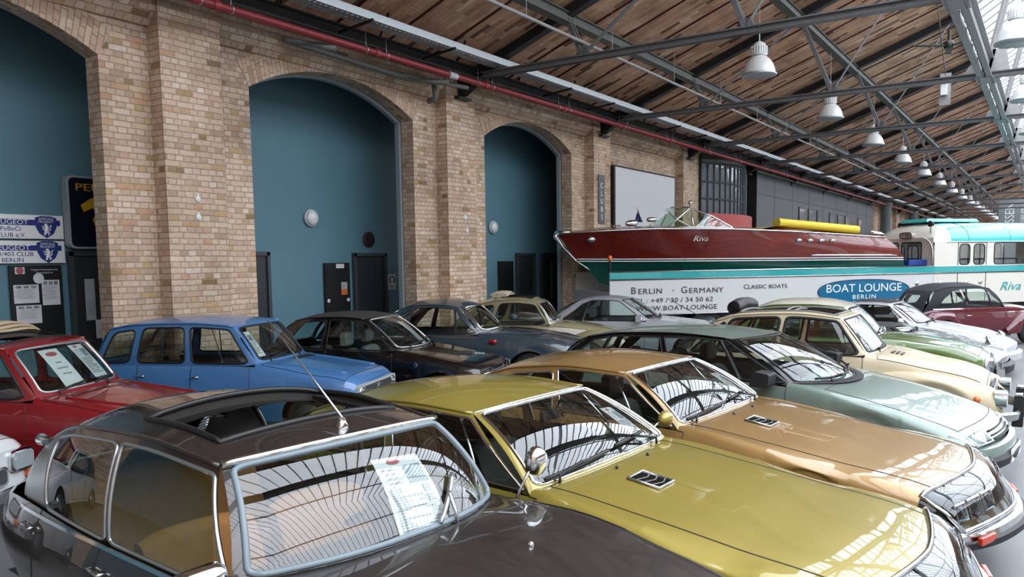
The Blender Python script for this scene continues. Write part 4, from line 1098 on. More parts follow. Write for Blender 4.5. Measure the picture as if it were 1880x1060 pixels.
# --- rounded ochre saloon
def make_beetle(key, label, P, int_col, **kw):
    B = Body([[.20, .30, .40, .36, .5, .34, .66, .24, .72, .73], [.35, .38, .36, .44, .5, .42, .74, .30, .81, .83], [.8, .48, .34, .54, .55, .50, .84, .36, .91, .93], [1.3, .60, .32, .65, .58, .60, .91, .44, .97, .99], [1.6, .64, .30, .69, .6, .64, .93, .5, .97, 1.0],
              [2.6, .65, .30, .70, .6, .65, .93, .5, .97, .99], [3.2, .60, .32, .66, .6, .61, .91, .48, .95, .97], [3.7, .46, .36, .54, .56, .50, .80, .38, .84, .86], [4.0, .34, .44, .42, .54, .38, .64, .28, .67, .68]], 4.07, arches=(), R=.32)
    gh = dict(ws=(1.42, 1.54, .60), rs=(3.62, 3.5, .48), fc=(1.76, 1.40), rc=(2.98, 1.36), roof=[(1.82, .50, 1.385), (2.2, .54, 1.43), (2.6, .53, 1.41), (2.95, .47, 1.34)], crown=.075, crownp=2.0,
              div=[(0, 0), (.58, .62), (1, 1)], win=[rrect(.07, .05, .05, .14, .12), rrect(.08, .32, .07, .18, .2)], wb=.02, sb=.05, wtr=.014, wswin=rrect(.05, .05, .06, .08, .10)); gh.update(kw.pop('ghx', {}))
    K = CARS[key] = car('rounded_saloon', label, B, gh, P, interior=int_col, doors=((1.56, 2.66),), hood=(.22, 1.44, 8), R=.32, tyre_w=.14, wheels=((.80, .62), (3.2, .62)),
        seats=((2.35, .3, .42, .46, False, .5), (2.35, -.3, .42, .46, False, .5), (3.0, 0, .42, 1.0, False, .5)), **kw, **pose(key))
    for sg in (-1, 1):
        fender(K, [[.12, .42, .60, .50, .66], [.3, .44, .72, .36, .78], [.7, .46, .765, .34, .86], [1.1, .52, .76, .30, .74], [1.5, .58, .72, .26, .40]], .80, .32, sg, P)
        fender(K, [[2.6, .60, .72, .26, .42], [3.0, .54, .765, .34, .82], [3.4, .48, .765, .36, .84], [3.8, .42, .70, .40, .68], [4.02, .40, .58, .48, .58]], 3.2, .32, sg, P, 'rear_wing')
        rb = MB(); rb.prism([(K['L']/2-1.45, .62), (K['L']/2-2.65, .62), (K['L']/2-2.65, .76), (K['L']/2-1.45, .76)], 'z', .24, .28) if sg > 0 else rb.prism([(K['L']/2-1.45, -.62), (K['L']/2-2.65, -.62), (K['L']/2-2.65, -.76), (K['L']/2-1.45, -.76)], 'z', .24, .28)
        rb.build('running_board', M_RUBBER, K['root'])
        lamp_round(K, (K['L']/2-.20, sg*.60, .66), .085, (1, sg*.05, .35))
    return K
make_beetle('beetle', 'ochre beige rounded saloon with folded canvas roof before the third arch', paint('ochre beige', '#8f8868', rough=.32), '#55504a', sunroof=(.14, .86, .12, .62), screen_trim=M_ALU)

# --- silver coupe by the lorry
B = Body([[0, .66, .30, .76, .42, .76, .54, .62, .66, .68], [.10, .72, .26, .82, .44, .81, .66, .66, .735, .75], [.6, .76, .22, .86, .5, .83, .78, .68, .83, .845], [1.3, .78, .22, .87, .54, .83, .87, .68, .905, .92], [1.75, .78, .22, .87, .56, .82, .90, .66, .94, .95],
          [3.2, .78, .22, .865, .58, .81, .91, .64, .95, .96], [4.0, .76, .24, .84, .58, .80, .92, .66, .97, .98], [4.655, .68, .34, .76, .56, .74, .84, .6, .89, .9]], 4.655, nose=(.10, 2, .8), arches=(.85, 3.56), R=.32)
gh = dict(ws=(1.55, 1.75, .70), rs=(3.85, 3.75, .62), fc=(2.20, 1.36), rc=(3.2, 1.35), roof=[(2.35, .56, 1.34), (2.7, .58, 1.365), (3.0, .57, 1.355), (3.18, .54, 1.33)], crown=.035, crownp=2.6,
          div=[(0, 0), (.66, .70), (1, 1)], win=[rrect(.06, .01, .02, .08, .04), [(.02, .02), (.70, .05), (.40, .75), (.02, .9)]], wb=.02, sb=.02, wtr=.012, wswin=rrect(.035, .035, .03, .04, .05))
P_SI = paint('silver', '#b4b9c1', metal=.3, rough=.33)
K = CARS['merc'] = car('coupe', 'silver coupe parked below the boat trailer', B, gh, P_SI, interior='#46505a', doors=((1.78, 3.02),), hood=(.10, 1.57, 11),
    seats=((2.6, .36, .38, .5, True, .55), (2.6, -.36, .38, .5, True, .55), (3.3, 0, .38, 1.1, False, .45)), R=.32, **pose('merc'))
# ------------------------------------------------------------------ boat transporter and the motor boat on it
BX, BY, BA = 17.41, 8.76, R_(-39)
M_CREAM = mat('cream coachwork', '#d9d6cc', rough=.25, coat=.6); M_TRAIL = mat('white trailer panel', '#cfd2d2', rough=.35, coat=.3)
M_TEALP = mat('teal coach paint', '#1d9fa0', rough=.28, coat=.7); M_TEALR = mat('teal roof paint', '#46b7b4', rough=.28, coat=.7)
tb = empty('boat_transporter', (BX, BY, -.06), BA, 'cream and teal coach with a long white boat trailer lettered with a phone number', 'coach'); ZO = .06
def Z(z): return z+ZO
W_ = 2.4
def wall_panels(m, y, x0, x1, z0, z1):
    return m.box(((x0+x1)/2, y, Z((z0+z1)/2)), (x1-x0, .04, z1-z0))
tr = MB(); tr.box((4.83, .02, Z(1.28)), (9.65, .04, 1.04)); tr.box((4.83, W_-.02, Z(1.28)), (9.65, .04, 1.04)); tr.box((.02, W_/2, Z(1.05)), (.04, W_, .58)); tr.box((4.83, W_/2, Z(.95)), (9.6, W_-.1, .1))
tr.build('trailer_body', M_TRAIL, tb, bevel=.01)
rl = MB(); rl.tube([(0, -.01, Z(1.815)), (9.65, -.01, Z(1.815))], .018, 8).tube([(0, -.01, Z(1.635)), (14.9, -.01, Z(1.635))], .012, 8).tube([(0, -.005, Z(.765)), (9.6, -.005, Z(.765))], .015, 8).tube([(9.65, -.01, Z(1.81)), (14.9, -.01, Z(1.81))], .012, 8); rl.build('chrome_moulding', M_CHROME, tb, smooth=True)
MB().box((7.45, -.012, Z(1.722)), (14.9, .016, .155)).build('teal_stripe', M_TEALP, tb)
dk = MB(); dk.tube([(0, -.012, Z(1.618)), (14.9, -.012, Z(1.618))], .006, 6); dk.build('pinstripe', M_BLACK, tb)
ch = MB(); ch.box((7.4, W_/2, Z(.62)), (14.6, 1.6, .22)); ch.build('chassis', M_BLACK, tb)
for x in (1.6, 2.7, 11.9, 14.2):
    for y, sg in ((.22, -1), (W_-.22, 1)): wheel(tb, x, y, .48, .26, sg)
lm = MB()
lm.lathe([(.05, 0), (.06, .02), (.05, .10), (.03, .13), (0, .14)], M=Matrix.Translation((.06, .1, Z(2.08))), n=14); o = lm.build('marker_lamp', mat('amber lens', '#d0682a', .2, coat=.5), tb, smooth=True)
MB().tube([(.06, .1, Z(1.82)), (.06, .1, Z(2.08))], .03, 10).build('lamp_post', M_BLACK, o)
for x in (9.1, 9.9, 10.8, 11.3): MB().lathe([(.05, -.02), (.06, 0), (.03, .02), (0, .03)], M=Matrix.Translation((x, -.02, Z(1.36))) @ Matrix.Rotation(PI/2, 4, 'X'), n=12).build('filler_cap', M_CHROME, tb)
# lettering on the trailer side (faces the camera side, -y)
TM = plane_M((1, 0, 0), (0, 0, 1)); GR = mat('grey lettering', '#3d4145', .5); WHL = mat('white lettering', '#eef2f4', .4)
def lab(s, x, z, size, m, sx=1.0, al='LEFT', shear=0, space=1.0, y=-.012): return text('lettering', s, size, m, tb, (x, y, Z(z)), TM, al, .002, sx, shear, space)
lab('B', .55, 1.355, .235, GR, 1.1); lab('ERLIN', .74, 1.335, .185, GR, 1.25, space=1.12); lab('\u00b7', 1.66, 1.34, .25, GR); lab('G', 1.90, 1.345, .235, GR, 1.1); lab('ERMANY', 2.12, 1.325, .185, GR, 1.25, space=1.12)
lab('T', .56, 1.115, .175, GR, 1.25); lab('EL.: +49 / 30 / 34 50 62', .70, 1.105, .165, GR, 1.25, space=1.06)
lab('WWW.BOAT-LOUNGE', .70, .915, .165, GR, 1.25, space=1.06)
lab('C', 3.67, 1.385, .165, GR, 1.2); lab('LASSIC BOATS', 3.80, 1.38, .14, GR, 1.25, space=1.04)
ov = MB(); V = [(7.37+1.47*math.copysign(abs(math.cos(a))**.8, math.cos(a)), -.002, Z(1.20)+.30*math.copysign(abs(math.sin(a))**.9, math.sin(a))) for a in [2*PI*i/64 for i in range(64)]]
ov.add(V+[(p[0], -.012, p[2]) for p in V], [tuple(range(64, 128))]+[(i, (i+1) % 64, 64+(i+1) % 64, 64+i) for i in range(64)])
so = ov.build('oval_sign', mat('oval sign blue', '#12688f', .35), tb)
MB().tube([(p[0], -.010, p[2]) for p in V], .012, 6, closed=True).build('sign_border', mat('sign border navy', '#0d2536', .4), so)
lab('BOAT LOUNGE', 7.36, 1.27, .30, WHL, 1.17, 'CENTER', y=-.016); lab('BERLIN', 7.36, 1.04, .16, WHL, 1.3, 'CENTER', space=1.2, y=-.016)
lab('Riva', 12.38, 1.21, .34, M_TEALP, 1.35, 'CENTER', .35)
# coach body: roof and ends by loft, sides by panels
prof = [(0, 2.47), (.02, 2.62), (.10, 2.78), (.26, 2.91), (.55, 3.0), (1.2, 3.05)]; prof = prof+[(W_-y, z) for y, z in prof[-2::-1]]
def ring(x, k, dz): return [(x, W_/2+(y-W_/2)*k, Z(2.47+(z-2.47)*dz)) for y, z in prof]
rfm = MB(); rfm.grid([ring(x, k, d) for x, k, d in ((9.66, .80, .08), (9.72, .90, .30), (9.82, .95, .55), (9.98, .98, .80), (10.2, 1.0, .94), (10.22, 1.0, .95))], mi=0)
rfm.grid([ring(x, k, d) for x, k, d in ((10.22, 1.0, .95), (10.5, 1.0, 1.0), (12.2, 1.0, 1.02), (14.9, 1.0, 1.0))], mi=1); rfm.build('coach_roof', [M_CREAM, M_TEALR], tb, smooth=True)
rs = MB()
for x in (10.85, 12.35): rs.tube([(p[0], p[1], p[2]+.004) for p in ring(x, 1.0, 1.008)], .006, 5)
rs.build('roof_seam', mat('seam grey', '#2f7577', .5), tb)
MB().box((11.0, 1.2, Z(3.10)), (1.9, 1.0, .10), taper=(.94, .9)).build('roof_hatch', M_TEALR, tb, bevel=.02)
GLB = glass_mat('coach glass', (.70, .78, .78), .10)
def flat(x0, x1, z0, z1, y): return lambda u, v: Vector((x0+(x1-x0)*u, y, Z(z0+(z1-z0)*v)))
cs = MB(); wt = MB(); WG = []
for y in (0, W_):
    def seg(x0, x1, z0, z1, win=None, rad=.1, l=.05, b=.06, t=.06, r=None):
        f = flat(x0, x1, z0, z1, y)
        if win is None: cs.grid([[f(0, 0), f(0, 1)], [f(1, 0), f(1, 1)]]); return
        r = l if r is None else r; w, h = x1-x0, z1-z0
        loop = rounded([(l, b), (w-r, b), (w-r, h-t), (l, h-t)], rad); gm_ = MB()
        panel(f, [(0, 0), (1, 0), (1, 1), (0, 1)], [(p[0]/w, p[1]/h) for p in loop], cs, gm_, wt, .016, kr=1); WG.append(gm_)
    seg(9.66, 10.48, .76, 2.47); seg(10.48, 11.48, .76, 1.80); seg(11.48, 14.9, .76, 1.80)
    seg(10.48, 10.94, 1.80, 2.47, 1, .12, .05, .05, .06, .05); seg(10.94, 11.48, 1.80, 2.47, 1, .12, .09, .05, .06, .06); seg(11.48, 14.9, 1.80, 2.47, 1, .10, .28, .05, .02, .2)
# rear wall with its window
f = lambda u, v: Vector((9.66, W_*.02+W_*.96*u, Z(1.75+.85*v)))
for (a, b_) in ((0, .52), (.52, 1)):
    gm_ = MB(); panel(f, [(a, 0), (b_, 0), (b_, 1), (a, 1)], rounded([(.34 if a == 0 else .05, .12), (.95 if a == 0 else .66, .12), (.95 if a == 0 else .66, .86), (.34 if a == 0 else .05, .86)], .08), cs, gm_, wt, .016, kr=1); WG.append(gm_)
cs.grid([[(9.66, .02, Z(.76)), (9.66, .02, Z(1.76))], [(9.66, W_-.02, Z(.76)), (9.66, W_-.02, Z(1.76))]]); cs.grid([[(14.9, 0, Z(.76)), (14.9, 0, Z(2.5))], [(14.9, W_, Z(.76)), (14.9, W_, Z(2.5))]])
cs.build('coach_body', M_CREAM, tb); wt.build('window_rubber', M_RUBBER, tb, smooth=True)
for g_ in WG: g_.build('side_window', GLB, tb)
am = MB(); am.tube([(9.62, .18+.9*q, Z(2.60)) for q in (1.0, .5)] + [(9.63, .45-.42*math.sin(a)*1.0, Z(2.18+.42*math.cos(a))) for a in [PI/2*i/8 for i in range(9)]] + [(9.64, .03, Z(1.85))], .018, 6); am.build('rear_moulding', M_CREAM, tb, smooth=True)
ds_ = MB(); ds_.tube([(10.48, -.006, Z(.8)), (10.48, -.006, Z(2.45)), (11.48, -.006, Z(2.45)), (11.48, -.006, Z(.8))], .008, 5); ds_.build('door_seam', M_BLACK, tb)
gt = MB(); gt.tube([(10.1, -.012, Z(2.475)), (14.9, -.012, Z(2.475))], .014, 6); gt.build('rain_gutter', M_CREAM, tb)
# route plate
pl = MB(); pl.prism([(1.16-.21+.21*math.copysign(abs(math.cos(a))**.6, math.cos(a)), Z(2.68+.075*math.copysign(abs(math.sin(a))**.6, math.sin(a)))) for a in [2*PI*i/28 for i in range(28)]], 'x', 9.56, 9.72); po = pl.build('route_plate', mat('route plate', '#b9b0a8', .4), tb)
MB().tube([(9.555, 1.16-.21+.22*math.copysign(abs(math.cos(a))**.6, math.cos(a)), Z(2.68+.08*math.copysign(abs(math.sin(a))**.6, math.sin(a)))) for a in [2*PI*i/28 for i in range(28)]], .012, 6, closed=True).build('plate_rim', M_BLACK, po)
text('lettering', 'T 106', .12, M_BLACK, tb, (9.55, .95, Z(2.68)), plane_M((0, -1, 0), (0, 0, 1)), 'CENTER', .002)
sl = MB(); sl.lathe([(.0, -.1), (.07, -.06), (.085, .03), (.08, .04), (0, .05)], M=Matrix.Translation((9.75, .25, Z(2.98))) @ Matrix.Rotation(-PI/2, 4, 'Y'), n=18); sl.tube([(9.75, .25, Z(2.72)), (9.75, .25, Z(2.95))], .012, 6); sl.build('work_lamp', M_BLACK, tb, angle=40)
# seats and wheel inside the cab
it = MB()
for x in (12.1, 13.0, 13.9):
    for y in (.5, 1.2, 1.9): it.box((x, y, Z(1.75)), (.12, .5, .55)); it.box((x+.25, y, Z(1.50)), (.5, .5, .12))
it.build('cab_seats', mat('cab seat grey', '#4f585a', .7), tb, bevel=.02)
bl = MB().box((9.35, .35, Z(1.92)), (.62, .22, .16)); tag(bl.build('toolbox', mat('blue plastic', '#27408f', .4), loc=None, bevel=.02), 'small blue box on the trailer behind the stern of the boat', 'box')
o = bpy.data.objects['toolbox']; o.location = (BX, BY, -.06); o.rotation_euler = (0, 0, BA)

# --- the boat
bt = empty('motor_boat', (BX, BY, -.06), BA, 'varnished mahogany motor boat with green bottom on the trailer', 'boat')
def wood(name, c1, c2, along=14):
    m, nt, b = newmat(name); N = nt.nodes.new; L = nt.links.new
    tc = N('ShaderNodeTexCoord'); mp = N('ShaderNodeMapping'); mp.inputs['Scale'].default_value = (.6, along, along); L(tc.outputs['Object'], mp.inputs[0])
    n = N('ShaderNodeTexNoise'); n.inputs['Scale'].default_value = 2.2; n.inputs['Detail'].default_value = 6; L(mp.outputs[0], n.inputs['Vector'])
    cr = N('ShaderNodeValToRGB'); cr.color_ramp.elements[0].position = .3; cr.color_ramp.elements[0].color = srgb(c1); cr.color_ramp.elements[1].position = .7; cr.color_ramp.elements[1].color = srgb(c2)
    L(n.outputs['Fac'], cr.inputs[0]); L(cr.outputs[0], b.inputs['Base Color']); b.inputs['Roughness'].default_value = .3; b.inputs['Coat Weight'].default_value = .7; b.inputs['Coat Roughness'].default_value = .015
    return m
M_MAH = wood('varnished mahogany', '#55110b', '#771f12'); M_DECK = wood('mahogany deck', '#6b3a1f', '#84492a', 20)
M_GREEN = mat('dark green bottom paint', '#0c4a40', .25, coat=.5); YC = 1.2
BS = [0, .06, .14, .25, .42, .6, .8, .93, 1.0]
rows = {  # x start, x end, half widths, z
 'keel': (.30, 8.90, [0, .01, .01, .01, .01, .01, .01, .01, .01], [1.52, 1.42, 1.36, 1.34, 1.38, 1.42, 1.46, 1.5, 1.52]),
 'chine': (-.05, 8.90, [0, .18, .42, .68, .92, 1.02, 1.02, .98, .95], [1.86, 1.78, 1.72, 1.69, 1.67, 1.66, 1.67, 1.69, 1.70]),
 'water': (-.36, 8.80, [0, .22, .50, .80, 1.04, 1.12, 1.10, 1.04, 1.0], [2.14, 2.13, 2.12, 2.11, 2.10, 2.09, 2.08, 2.07, 2.06]),
 'mid': (-.62, 8.62, [.015, .32, .62, .92, 1.12, 1.16, 1.10, 1.02, .96], [2.48, 2.49, 2.50, 2.50, 2.49, 2.46, 2.41, 2.37, 2.35]),
 'sheer': (-.86, 8.30, [.03, .42, .74, 1.02, 1.18, 1.16, 1.04, .94, .86], [2.76, 2.80, 2.83, 2.85, 2.84, 2.79, 2.71, 2.65, 2.62])}
NB = 44; sv = np.linspace(0, 1, NB)**1.25
def brow(n, sg):
    x0, x1, w, z = rows[n]; wi = pchip(BS, np.array([w, z]).T, sv)
    return [Vector((x0+(x1-x0)*s, YC+sg*a[0], Z(a[1]))) for s, a in zip(sv, wi)]
top = MB(); bot = MB(); wl = MB(); sr = MB(); sheers = {}
for sg in (-1, 1):
    R0 = {n: brow(n, sg) for n in rows}; sheers[sg] = R0['sheer']
    top.grid([crom([tuple(R0['water'][i]), tuple(R0['mid'][i]), tuple(R0['sheer'][i])], 5) for i in range(NB)])
    bot.grid([[R0['keel'][i], R0['chine'][i], R0['water'][i]] for i in range(NB)])
    for dz in (.0, -.055): wl.tube([p+Vector((0, sg*.012, dz)) for p in R0['water']], .014, 6)
    sr.tube([p+Vector((0, sg*.01, 0)) for p in R0['sheer']], .022, 8)
    if sg < 0: mid_n = R0
tops = [crom([tuple(brow('water', sg)[-1]), tuple(brow('mid', sg)[-1]), tuple(brow('sheer', sg)[-1])], 5) for sg in (-1, 1)]
top.grid([tops[0], tops[1]]); bot.grid([[brow(n, sg)[-1] for n in ('keel', 'chine', 'water')] for sg in (-1, 1)])
top.build('topsides', M_MAH, bt, angle=45); bot.build('hull_bottom', M_GREEN, bt, angle=40)
wl.build('waterline_stripe', M_WHITE, bt, smooth=True); sr.build('rubbing_strake', M_CHROME, bt, smooth=True)
dkm = MB(); dg = []
for a, b_ in zip(sheers[-1], sheers[1]):
    dg.append([a.lerp(b_, t)+Vector((0, 0, .11*(1-(2*t-1)**2)*min(1, abs(a.y-b_.y)/1.6))) for t in np.linspace(0, 1, 11)])
# cockpit opening between x 3.4 and 5.0
cut = [i for i in range(NB-1) if 3.0 < dg[i][5].x < 5.0]
for i in range(NB-1):
    for j in range(10):
        if i in cut and 2 <= j <= 7: continue
        dkm.add([dg[i][j], dg[i][j+1], dg[i+1][j+1], dg[i+1][j]], [(0, 1, 2, 3)])
dkm.build('deck', M_DECK, bt, smooth=True)
MB().box((4.1, YC, Z(2.35)), (1.9, 1.5, .05)).box((4.75, YC, Z(2.6)), (.25, 1.45, .5)).build('cockpit', mat('cream upholstery', '#d9d2c0', .6), bt, bevel=.03)
# bow fitting
bw = MB(); bw.tube([(-.90, YC, Z(2.80)), (-.92, YC, Z(2.70)), (-.70, YC, Z(2.42)), (-.38, YC, Z(2.10)), (.0, YC, Z(1.86)), (.45, YC, Z(1.54))], [.05, .055, .03, .025, .02, .02], 10); bw.tube([(-.92, YC, Z(2.80)), (-.62, YC-.22, Z(2.80))], [.05, .03], 8); bw.build('stem_guard', M_CHROME, bt, smooth=True)
# wrap-round windscreen
def wsp(t, v):   # t -1 (near) .. 1 (far)
    a = abs(t); sg = 1 if t >= 0 else -1
    bx = 1.78+.42*a**2+1.32*max(0, a-.45)/.55*a; by = YC+sg*min(.92, 1.35*a)*1.0; bz = 2.93-.05*a
    tx = 2.30+.25*a+1.0*max(0, a-.4)/.6; ty = YC+sg*min(.88, 1.28*a); tz = 3.44-.06*a-.50*max(0, a-.42)/.58
    k = v; p = Vector((bx+(tx-bx)*k, by+(ty-by)*k, Z(bz+(tz-bz)*k))); 
    return p
gl_ = MB(); gl_.grid([[wsp(t, v) for v in (0, .5, 1)] for t in np.linspace(-1, 1, 33)]); go = gl_.build('windscreen', glass_mat('green tinted glass', (.72, .86, .74), .10), bt, smooth=True)
fr_ = MB(); fr_.tube([wsp(t, 1) for t in np.linspace(-1, 1, 33)], .022, 8); fr_.tube([wsp(t, 0) for t in np.linspace(-1, 1, 33)], .02, 8)
for t in (-.45, .45): fr_.tube([wsp(t, 0), wsp(t, 1)], .022, 8)
for sg in (-1, 1): fr_.tube([wsp(sg*.46, 1), wsp(sg*.70, 0)], .018, 8)
fr_.build('screen_frame', M_CHROME, bt, smooth=True)
sl2 = MB(); q = wsp(-.45, 1); sl2.tube([q, q+Vector((0, 0, .08))], .02, 8); sl2.lathe([(.0, -.05), (.045, -.02), (.06, .04), (0, .05)], M=Matrix.Translation(q+Vector((0, 0, .13))) @ Matrix.Rotation(PI/2, 4, 'Y'), n=14); sl2.build('searchlight', M_CHROME, bt, angle=40)
scf = MB(); scf.grid([[wsp(-.62, .9)+Vector((.02*k+.02, -.03, -.0-.30*v)) + Vector((-.20*v, 0, 0)) for v in np.linspace(0, 1, 6)] for k in range(8)])
tag_s = scf.build('striped_cloth', mat('striped cloth', '#b9bcc8', .8, noise=.3, nscale=40)); tag_s.location = (BX, BY, -.06); tag_s.rotation_euler = (0, 0, BA); tag(tag_s, 'striped scarf tied to the windscreen frame of the motor boat', 'scarf')
# deck fittings
fg = MB(); fg.tube([(1.32, YC, Z(2.98)), (1.32, YC, Z(3.40))], .012, 6); fg.lathe([(0, -.02), (.02, 0), (0, .02)], M=Matrix.Translation((1.32, YC, Z(3.42))), n=8); fg.build('flag_staff', M_CHROME, bt)
fl_ = MB(); fl_.grid([[Vector((1.33+.16*k/6*v, YC+.02*math.sin(k*1.3), Z(3.38-.32*v))) for v in np.linspace(0, 1, 6)] for k in range(-3, 7)]); fl_.build('flag', mat('navy flag', '#232f5c', .8), bt, smooth=True)
MB().lathe([(.0, -.22), (.05, -.2), (.085, -.08), (.09, .06), (.03, .12), (0, .12)], M=Matrix.Translation((1.20, YC, Z(3.03))) @ Matrix.Rotation(PI/2, 4, 'Y'), n=16).build('horn', M_CHROME, bt, angle=50)
MB().lathe([(0, -.16), (.05, -.12), (.065, 0), (.05, .12), (0, .16)], M=Matrix.Translation((1.68, YC-.1, Z(3.12))) @ Matrix.Rotation(PI/2, 4, 'Y'), n=16).tube([(1.68, YC-.1, Z(2.9)), (1.68, YC-.1, Z(3.1))], .015, 6).build('deck_light', M_CHROME, bt, angle=50)
MB().tube([(.55, YC-.1, Z(2.97)), (.80, YC-.1, Z(2.97))], .014, 6).tube([(.62, YC-.1, Z(2.88)), (.62, YC-.1, Z(2.97))], .012, 6).tube([(.73, YC-.1, Z(2.88)), (.73, YC-.1, Z(2.97))], .012, 6).build('cleat', M_CHROME, bt)
def bside(s, k):
    i = int(np.searchsorted(sv, s)); P = crom([tuple(mid_n['water'][i]), tuple(mid_n['mid'][i]), tuple(mid_n['sheer'][i])], 5); return Vector(P[k])
vt = MB()
for x in (5.30, 5.66, 6.02, 6.38):
    s = (x+.7)/9.2; p = bside(s, 7); p.x = x; p.z = Z(2.545-.012*(x-5.3)); vt.lathe([(.0, -.07), (.045, -.05), (.05, .02), (.02, .10), (0, .12)], M=Matrix.Translation(p+Vector((0, -.02, 0))) @ Matrix.Rotation(PI/2, 4, 'Y'), n=14)
p = bside(.06, 8); vt.lathe([(.0, -.12), (.07, -.08), (.07, .08), (0, .12)], M=Matrix.Translation((-.12, p.y+.02, Z(2.62))) @ Matrix.Rotation(PI/2, 4, 'Y'), n=14)
vt.build('chrome_vents', M_CHROME, bt, smooth=True)
p = bside(.34, 7); text('lettering', 'Riva', .19, M_CHROME, bt, (2.46, .045, Z(2.60)), plane_M((1, .05, 0), (0, .04, 1)), 'CENTER', .006, 1.35, .35)
st_ = MB(); st_.box((6.9, .08, Z(2.12)), (3.3, .03, .05)); st_.build('bow_rail', M_CHROME, bt) if False else None
sg_ = MB(); sg_.tube([mid_n['water'][i]+Vector((0, -.02, .07)) for i in range(NB) if 5.6 < mid_n['water'][i].x < 8.6], .022, 6); sg_.build('spray_rail', M_CHROME, bt, smooth=True)
# sunbed cushions and engine hatch
MB().box((5.9, YC, Z(2.86)), (2.2, 1.5, .10), taper=(.97, .9)).build('engine_hatch', M_DECK, bt, bevel=.02)
cu = MB(); P_ = []
for t in np.linspace(0, 1, 26): P_.append((5.02+2.5*t, .52-.02*t, Z(3.02-.20*t)))
cu.tube(P_, .115, 16); cu.tube([(p[0]+.02, p[1]+.18, p[2]-.01) for p in P_], .10, 14); co = cu.build('sunbed_cushion', mat('yellow cushion', '#e3cf3f', .55), None, angle=50)
co.location = (BX, BY, -.06); co.rotation_euler = (0, 0, BA); tag(co, 'long yellow bolster cushion along the after deck of the boat', 'cushion')
c2 = MB(); c2.grid([[Vector((4.35+.9*a, .35+1.3*b_, Z(2.84+.09*math.sin(a*1.9)))) for b_ in np.linspace(0, 1, 8)] for a in np.linspace(0, 1, 8)])
c2o = c2.build('sunbed_mat', mat('olive yellow mat', '#b5a54a', .6), None, smooth=True); c2o.location = (BX, BY, -.06); c2o.rotation_euler = (0, 0, BA); tag(c2o, 'folded olive yellow mat lying ahead of the yellow bolster on the boat', 'mat')
sn = MB(); sn.tube([(8.0, .55, Z(2.78)), (8.4, .6, Z(2.74))], .03, 8); sn.tube([(8.0, .45, Z(2.74)), (8.35, .45, Z(2.70)), (8.35, 1.9, Z(2.70))], .025, 8); sn.build('stern_fitting', M_CHROME, bt, smooth=True)
cr_ = MB()
for x in (2.0, 6.5): cr_.box((x, YC, Z(1.30)), (.25, 1.7, .62), taper=(1, .7))
cr_.build('boat_cradle', M_BLACK, tb)
# --- green saloon with pale roof
B = Body([[.0, .52, .34, .62, .48, .64, .62, .50, .72, .735], [.10, .62, .28, .72, .48, .73, .70, .54, .775, .795], [.5, .70, .24, .77, .5, .76, .84, .52, .865, .90], [1.1, .74, .24, .79, .54, .76, .90, .56, .945, .98], [1.5, .74, .24, .79, .56, .75, .925, .6, .965, .995],
          [2.6, .74, .24, .79, .56, .745, .93, .6, .97, .99], [3.4, .72, .26, .77, .56, .72, .91, .58, .95, .97], [4.0, .66, .30, .74, .54, .68, .84, .52, .88, .90], [4.3, .58, .40, .66, .52, .6, .70, .46, .74, .76]], 4.3, nose=(.14, 2, .6), arches=(.80, 3.3), R=.33)
gh = dict(ws=(1.42, 1.58, .64), rs=(3.75, 3.62, .56), fc=(1.84, 1.425), rc=(3.3, 1.39), roof=[(1.94, .56, 1.405), (2.4, .585, 1.44), (2.9, .58, 1.43), (3.26, .54, 1.37)], crown=.06, crownp=2.4,
          div=[(0, 0), (.46, .44), (.84, .88), (1, 1)], win=[[(.08, .06), (.96, .06), (.96, .84), (.5, .88), (.2, .7)], rrect(.05, .06, .06, .12, .06), None], wb=.02, sb=.03, wtr=.018, wswin=rrect(.05, .05, .06, .07, .10))
P_GR = paint('leaf green', '#557038', rough=.28)
CARS['green'] = car('vintage_saloon', 'leaf green saloon with cream roof and chrome grille beside the cream economy car', B, gh, P_GR, interior='#4a4438', roof_m=paint('roof cream', '#c9c7b9'), doors=((1.58, 2.5), (2.5, 3.2)), hood=(.10, 1.43, 10), screen_trim=M_RUBBER,
    seats=((2.4, 0, .40, 1.15, False, .48), (3.2, 0, .40, 1.15, False, .48)), R=.33, **pose('green'))
